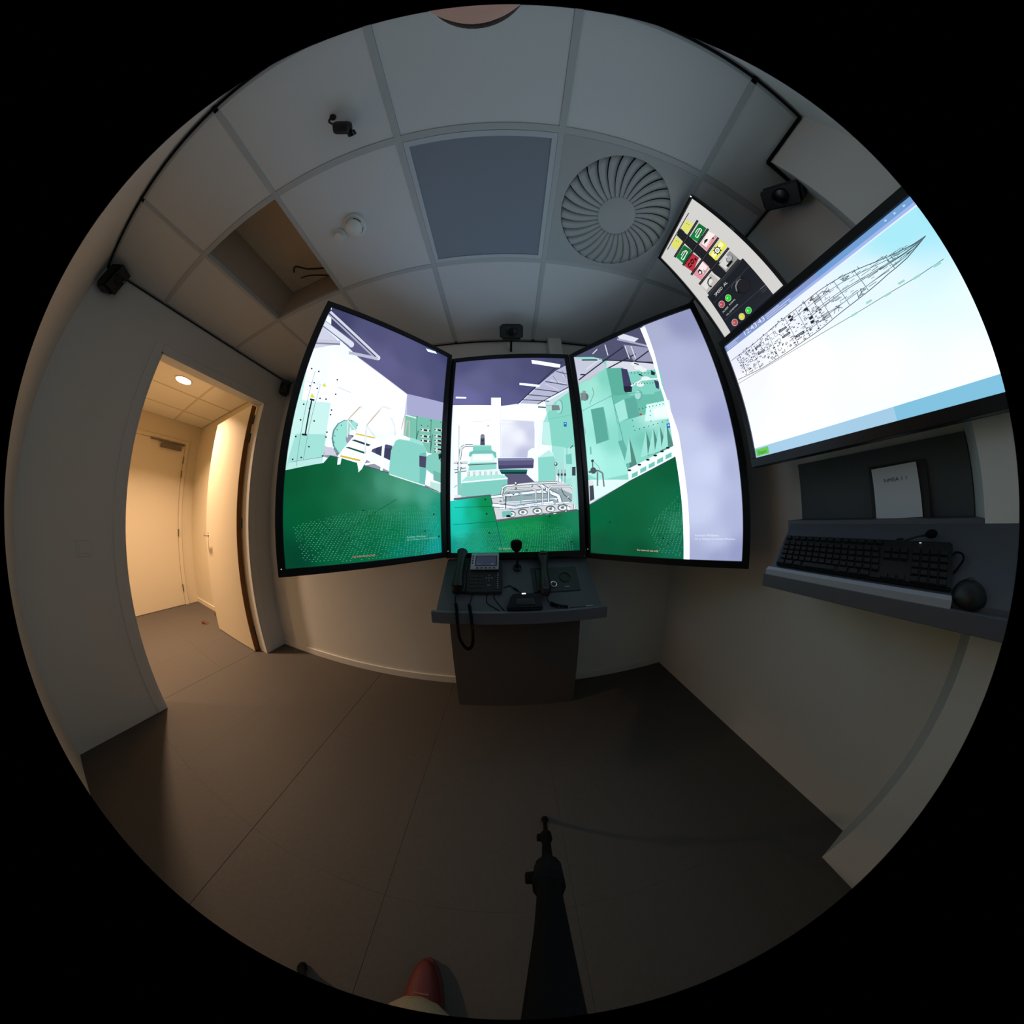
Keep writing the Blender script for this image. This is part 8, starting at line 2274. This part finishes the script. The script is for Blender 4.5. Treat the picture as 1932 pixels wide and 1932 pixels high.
bm = B(); prism(bm, [(-.064, 0), (.063, 0), (.063, .026), (-.064, .014)], 0, -.226, .226, .004); ob('case', bm, 'black', kb, True)
KT = Matrix.Translation((0, -.0, .0206)) @ Matrix.Rotation(math.atan2(.012, .127), 4, 'X')
km = {}
def keymesh(w_):
    if w_ not in km:
        bm = B(); v = [(-w_/2, -.008), (w_/2, -.008), (w_/2, .008), (-w_/2, .008)]
        a = [bm.verts.new((x, y, 0)) for x, y in v]; b = [bm.verts.new((x*.82, y*.8, .006)) for x, y in v]
        bm.faces.new(b)
        for i in range(4): bm.faces.new((a[i], a[(i+1) % 4], b[(i+1) % 4], b[i]))
        me = bpy.data.meshes.new('key'); bm.to_mesh(me); bm.free(); me.materials.append(M['key']); km[w_] = me
    return km[w_]
def key(x, y, w_):
    o = bpy.data.objects.new('key', keymesh(w_)); C.objects.link(o); o.parent = kb; o.matrix_local = KT @ Matrix.Translation((x, y, 0))
for i in range(13): key(-.212+i*.0222+(i > 0)*.006, .048, .0165)
for r__ in range(4):
    for i in range(14): key(-.212+i*.0205+r__*.002, .024-r__*.0195, .0175)
for x_, w_ in ((-.208, .024), (-.18, .024), (-.152, .024), (-.085, .1), (-.018, .024), (.01, .024), (.038, .024)): key(x_, -.054, w_)
for c_ in range(3):
    for r__ in (0, 1, 4): key(.084+c_*.0195, .024-r__*.0195 if r__ < 4 else -.054, .0165)
for c_ in range(4):
    for r__ in range(5): key(.15+c_*.0192, .024-r__*.0195, .0165)
ob('status_light', box(B(), .155, .05, .027, .16, .052, .0285), 'ledsmall', kb)
bm = B(); rfw = lambda y, s, n_: tuple(RF @ Vector((-y, s, n_)))
tube(bm, smoothpath([rfw(-.072, .121, .008), rfw(-.08, .128, .01), rfw(-.09, .122, .012), rfw(-.092, .105, .012), rfw(-.082, .085, .008), rfw(-.074, .072, .004)]), .0022)
tag(ob('keyboard_cable', bm, 'rubber', None, True), 'small black loop of cable at the keyboard end', 'cable')
ms = thing('computer_mouse', 'black rounded computer mouse at the desk edge beside the keyboard', 'mouse', mw=at_rf(-.103, .021))
bm = B(); bmesh.ops.create_uvsphere(bm, u_segments=24, v_segments=14, radius=1)
for v in bm.verts:
    v.co = Vector((v.co.x*.031*(1-.12*v.co.y), v.co.y*.036, max(v.co.z, -.05)*.030))
ob('shell', bm, 'black', ms, True)
bm = B(); tube(bm, [(-.004, .018, .025), (.004, .018, .025)], .006, 12); ob('scroll_wheel', bm, 'dk', ms, True)
gn = thing('gooseneck_microphone', 'thin black gooseneck microphone leaning behind the keyboard', 'microphone', mw=at_rf(.045, .156))
bm = B(); lathe(bm, [(0, 0), (.014, 0), (.012, .010), (0, .012)], 16); ob('base', bm, 'black', gn, True)
bm = B(); tube(bm, smoothpath([(0, 0, .008), (.022, 0, .018), (.045, .006, .022), (.062, .012, .022)]), .0028, 8); ob('stem', bm, 'black', gn, True)
bm = B(); tube(bm, [(.058, .011, .022), (.064, .013, .022), (.072, .016, .022), (.08, .018, .022), (.085, .019, .022)], [.004, .009, .011, .010, .004], 12); ob('windscreen', bm, 'rubber', gn, True)
ob('status_light', box(B(), .043, -.006, .0, .049, 0, .006), 'led', gn)
# grey board against the wall with clipboard and paper
bd = thing('back_board', 'dark grey board standing against the wall under the plan monitor', 'board', (1.19, .13, HC-.034))
bm = B(); box(bm, 1.188, YP+.003, HC-.034, 1.205, .405, HC+.19, .002); ob('board', sh(bm, bd), 'board', bd)
cb = thing('clipboard', 'dark clipboard leaning upright behind the white paper', 'clipboard', mw=Matrix.Translation((1.158, .055, HC-.034)) @ Matrix.Rotation(R(6), 4, 'Y'))
bm = B(); box(bm, 0, -.085, 0, .004, .085, .168, .001); ob('board', bm, 'cork', cb)
pp = thing('paper_notice', 'white paper notice with a printed line, standing on the rear shelf', 'paper', mw=Matrix.Translation((1.148, .058, HC-.034)) @ Matrix.Rotation(R(6), 4, 'Y') @ Matrix.Rotation(R(-2), 4, 'X'))
bm = B(); n_ = 6
for k in range(n_):
    for s in (0, 1): pass
bm = B(); box(bm, 0, -.067, .0, .0012, .067, .16); ob('sheet', bm, 'paper', pp)
mxp = frame_mx((-.0006, .032, .112), (0, -1, 0), (0, 0, 1))
text_ob('printed_line', 'NMEA 1 1', .066, 'ink', pp, mxp)

# ------------------------------------------------------------------ tripod and phone that take the picture
ap = Vector((.005, -.112, HC-.15))
tp = thing('tripod', 'black camera tripod with three legs standing under the lens', 'tripod', (ap.x, ap.y, 0))
o_ = Vector(tp.location)
for ft in (Vector((.117, .398, 0)), Vector((-.581, -.18, 0)), Vector((.44, -.50, 0))):
    at = lambda t: ft.lerp(ap, t)-o_
    lg = B(); tube(lg, [at(.02), at(.36)], .0075, 10); tube(lg, [at(.36), at(.62)], .011, 10); tube(lg, [at(.62), at(1)], [.0165, .019], 10)
    L_ = ob('leg', lg, 'alu', tp, True)
    bm = B(); tube(bm, [at(-.0)+Vector((0, 0, .004)), at(.012), at(.03)], [.010, .014, .009], 12); ob('rubber_foot', bm, 'rubber', L_, True)
    for t0, t1, r0 in ((.30, .345, .0165), (.575, .65, .024)):
        bm = B(); tube(bm, [at(t0-.01), at(t0), at(t1), at(t1+.008)], [r0*.6, r0, r0, r0*.6], 12)
        c_ = at((t0+t1)/2); box(bm, c_.x-r0*1.5, c_.y-.008, c_.z-.014, c_.x-.002, c_.y+.008, c_.z+.014, .003); ob('leg_lock', bm, 'rubber', L_, True)
    bm = B(); tube(bm, [at(.50), at(.50).lerp(Vector((0, 0, HC-.56)), .5), Vector((0, 0, HC-.56))], [.007, .010, .012], 8); ob('brace', bm, 'alu', tp, True)
bm = B(); tube(bm, [(0, 0, HC-.62), (0, 0, HC-.12)], .013, 12); ob('centre_column', bm, 'alu', tp, True)
bm = B(); lathe(bm, [(0, -.03), (.03, -.03), (.034, 0), (.02, .03), (0, .03)], 20, Matrix.Translation((0, 0, HC-.15))); ob('spider', bm, 'alu', tp, True)
bm = B(); tube(bm, [(0, .0, HC-.12), (0, .04, HC-.09)], .014, 12); box(bm, -.03, .045, HC-.09, .03, .062, HC-.082, .002); ob('head', bm, 'alu', tp, True)
bm = B(); tube(bm, [(0, -.01, HC-.14), (.05, -.16, HC-.22)], .006, 8); ob('pan_handle', bm, 'alu', tp, True)
mp = thing('mobile_phone', 'black mobile phone held upright on the tripod head behind the lens', 'phone', (0, -.055, HC))
bm = B(); box(bm, -.036, -.005, -.075, .036, .005, .068, .004); ob('body', bm, 'blacks', mp, True)
ob('screen', box(B(), -.033, -.0056, -.068, .033, -.0049, .062), 'lcd', mp)

# ------------------------------------------------------------------ photographer
def skin_mesh(verts, edges, rad, root=0, sub=2):
    me = bpy.data.meshes.new('sk'); me.from_pydata(verts, edges, []); o = bpy.data.objects.new('sk', me); C.objects.link(o)
    md = o.modifiers.new('s', 'SKIN'); md.use_smooth_shade = True
    for i, sv in enumerate(me.skin_vertices[0].data):
        r = rad[i]; sv.radius = (r, r) if not isinstance(r, tuple) else r; sv.use_root = (i == root)
    o.modifiers.new('u', 'SUBSURF').levels = sub
    out = bpy.data.meshes.new_from_object(o.evaluated_get(bpy.context.evaluated_depsgraph_get()))
    bpy.data.objects.remove(o); bpy.data.meshes.remove(me); return out
class Sk:
    def __init__(s): s.v = []; s.e = []; s.r = []
    def add(s, p, r, par=None):
        s.v.append(tuple(p)); s.r.append(r); i = len(s.v)-1
        if par is not None: s.e.append((par, i))
        return i
    def chain(s, pts, par):
        for p, r in pts: par = s.add(p, r, par)
        return par
person = thing('person', 'person in beige trousers and red shoes standing behind the tripod, head bent over the camera', 'person', (-.05, -.42, 0))
po = Vector(person.location)
def P_(x, y, z): return Vector((x, y, z))-po
sk = Sk(); pel = sk.add(P_(-.05, -.46, .90), .10)
sp1 = sk.chain([(P_(-.05, -.46, 1.02), .095), (P_(-.05, -.45, 1.14), .10), (P_(-.05, -.42, 1.28), .115), (P_(-.05, -.38, 1.38), .085), (P_(-.045, -.31, 1.42), .05), (P_(-.033, -.258, 1.462), .052), (P_(-.028, -.212, 1.498), .053), (P_(-.025, -.185, 1.53), .05)], pel)
chest = 3
knees = ((-.145, -.128), (.0, -.165))
feet = ((-.235, -.29), (.03, -.42))
for (kx, ky), (fx, fy), s in ((knees[0], feet[0], -1), (knees[1], feet[1], 1)):
    sk.chain([(P_(-.05+s*.09, -.44, .84), .085), (P_((kx-.05+s*.09)/2, -.30, .66), .072), (P_(kx, ky, .49), .055), (P_((kx+fx)/2, (ky+fy)/2-.01, .30), .050), (P_(fx, fy, .09), .038), (P_(fx, fy+.05, .05), .035), (P_(fx-.002, fy+.17, .035), .028)], pel)
hands = []
for s in (-1, 1):
    wr = P_(s*.075, -.17, 1.13)
    i = sk.chain([(P_(-.05+s*.17, -.40, 1.37), .055), (P_(-.05+s*.25, -.36, 1.22), .045), (P_(-.05+s*.25, -.30, 1.07), .038), (P_(s*.14, -.23, 1.10), .03), (wr, .022), (wr+Vector((-s*.012, .035, .02)), .024), (wr+Vector((-s*.022, .062, .032)), .022)], 3)
    pc = i
    for k, (dx, dz, L_) in enumerate(((.012, .030, .072), (.010, .012, .08), (.006, -.006, .075), (.0, -.022, .06))):
        b0 = Vector(sk.v[pc])+Vector((s*dx*.6, .008, dz)); m1 = b0+Vector((-s*.010, .018, .002)); m2 = m1+Vector((-s*.020, .006, 0)); m3 = m2+Vector((-s*L_*.22, -.008, 0))
        sk.chain([(b0, .0095), (m1, .009), (m2, .0082), (m3, .0072)], pc)
    pm = Vector(sk.v[pc-1]); sk.chain([(pm+Vector((-s*.012, -.012, .022)), .011), (pm+Vector((-s*.026, -.008, .040)), .0095), (pm+Vector((-s*.040, 0, .050)), .008)], pc-1)
body_me = skin_mesh(sk.v, sk.e, sk.r)
# head: deformed sphere, face towards the camera phone, bowed forward
hm = B(); bmesh.ops.create_uvsphere(hm, u_segments=48, v_segments=32, radius=1)
g = lambda d, s: math.exp(-(d/s)**2)
for v in hm.verts:
    x, y, z = v.co                             # y forward, z up
    p = Vector((x*.076, y*.097, z*.115))
    if z < 0: p.x *= 1-.30*(-z)**1.5*(1 if y > 0 else .5); p.y *= 1-.12*(-z) if y > 0 else 1
    if y > 0:
        p.y += .026*g(x, .13)*g(z+.12, .22)+.010*g(x, .2)*g(z+.28, .12)         # nose
        p.y += .008*g(z-.22, .12)*(g(x-.35, .3)+g(x+.35, .3))                   # brow
        p.y -= .012*g(z-.03, .13)*(g(x-.42, .2)+g(x+.42, .2))                   # eye sockets
        p.y += .009*g(x, .28)*g(z+.50, .07)+.008*g(x, .26)*g(z+.60, .06)        # lips
        p.y += .014*g(x, .3)*g(z+.86, .18)                                      # chin
    v.co = p
for s in (-1, 1):                              # ears
    e = bmesh.ops.create_uvsphere(hm, u_segments=12, v_segments=8, radius=1)
    bmesh.ops.transform(hm, matrix=Matrix.Translation((s*.077, -.008, -.008)) @ Matrix.Rotation(R(-s*20), 4, 'Z') @ Matrix.Diagonal((.009, .019, .031, 1)), verts=e['verts'])
HM = Matrix.Translation(P_(-.024, -.174, 1.558)) @ Matrix.Rotation(R(-38), 4, 'X')
bmesh.ops.transform(hm, matrix=HM, verts=hm.verts)
bm = B(); bm.from_mesh(body_me); hme = bpy.data.meshes.new('h'); hm.to_mesh(hme); hm.free(); bm.from_mesh(hme)
bo = ob('body', bm, 'skin', person, True)
rm = bo.modifiers.new('merge', 'REMESH'); rm.mode = 'VOXEL'; rm.voxel_size = .006; rm.use_smooth_shade = True
for s in (-1, 1):
    bm = B(); bmesh.ops.create_uvsphere(bm, u_segments=16, v_segments=10, radius=.0125, matrix=HM @ Matrix.Translation((s*.031, .078, .004))); e_ = ob('eye', bm, 'eye', person, True)
    bm = B(); bmesh.ops.create_uvsphere(bm, u_segments=12, v_segments=8, radius=.006, matrix=HM @ Matrix.Translation((s*.031, .086, .004))); ob('iris', bm, 'iris', e_, True)
bm = B(); bmesh.ops.create_uvsphere(bm, u_segments=48, v_segments=32, radius=1)
rnd = random.Random(2)
dele = []
for v in bm.verts:
    x, y, z = v.co; hl = .80+.015*math.sin(x*23) if y > .25 else (-.55 if y < -.1 else .10)
    if z < hl: dele.append(v)
    else:
        k = 1.012+rnd.uniform(0, .03)*(0 if y > .1 else 1)+(.0 if y > .1 else .02); v.co = Vector((x*.078*k, y*.099*k, z*.117*k))
bmesh.ops.delete(bm, geom=dele, context='VERTS'); bmesh.ops.transform(bm, matrix=HM, verts=bm.verts)
h_ = ob('hair', bm, 'hair', person, True); so = h_.modifiers.new('t', 'SOLIDIFY'); so.thickness = .006; so.offset = -1
# clothes follow the limbs
sk = Sk(); a = sk.add(P_(-.05, -.46, .93), .125)
sk.chain([(P_(-.05, -.46, 1.09), .105)], a)
for (kx, ky), (fx, fy), s in ((knees[0], feet[0], -1), (knees[1], feet[1], 1)):
    sk.chain([(P_(-.05+s*.09, -.44, .83), .10), (P_((kx-.05+s*.09)/2, -.30, .66), .086), (P_(kx, ky-.006, .49), .070), (P_((kx+fx)/2, (ky+fy)/2-.01, .30), .068), (P_(fx, fy, .115), .066)], a)
me = skin_mesh(sk.v, sk.e, sk.r); link('trousers', me, 'trousers', person)
sk = Sk(); a = sk.add(P_(-.05, -.455, .86), .142)
c_ = sk.chain([(P_(-.05, -.46, 1.02), .126), (P_(-.05, -.45, 1.15), .122), (P_(-.05, -.42, 1.28), .135), (P_(-.05, -.38, 1.385), .10), (P_(-.046, -.335, 1.415), .066)], a)
for s in (-1, 1): sk.chain([(P_(-.05+s*.17, -.40, 1.37), .07), (P_(-.05+s*.25, -.36, 1.22), .06), (P_(-.05+s*.25, -.30, 1.07), .052), (P_(s*.14, -.23, 1.10), .043), (P_(s*.098, -.195, 1.12), .036)], 3)
me = skin_mesh(sk.v, sk.e, sk.r); link('sweater', me, 'jacket', person)
for (fx, fy) in feet:
    bm = B(); bmesh.ops.create_uvsphere(bm, u_segments=28, v_segments=18, radius=1)
    for v in bm.verts:
        x, y, z = v.co; wd = .052*(1-.10*y) if y > 0 else .045
        hh_ = .052 if y < -.2 else .052-.018*(y+.2)
        v.co = Vector((x*wd, y*.145, max(z, -.35)*hh_*(1.45 if y < 0 and z > 0 else 1)))
    bmesh.ops.transform(bm, matrix=Matrix.Translation(P_(fx, fy+.085, .034)) @ Matrix.Rotation(R(4 if fx < 0 else -6), 4, 'Z'), verts=bm.verts)
    sh_ = ob('shoe', bm, 'shoe', person, True)
    bm = B(); n_ = 28
    A_ = [(.054*math.cos(2*math.pi*i/n_)*(1 if math.sin(2*math.pi*i/n_) > 0 else .9), .148*math.sin(2*math.pi*i/n_)) for i in range(n_)]
    prism(bm, A_, 2, 0, .016); bmesh.ops.transform(bm, matrix=Matrix.Translation(P_(fx, fy+.085, 0)) @ Matrix.Rotation(R(4 if fx < 0 else -6), 4, 'Z'), verts=bm.verts); ob('sole', bm, 'sole', sh_)
    for k in range(4): bm = B(); ob('lace', tube(bm, [P_(fx-.018, fy+.10+k*.018, .083-.005*k), P_(fx, fy+.10+k*.018, .089-.006*k), P_(fx+.018, fy+.10+k*.018, .083-.005*k)], .0022, 6), 'lace', sh_, True)
    pass
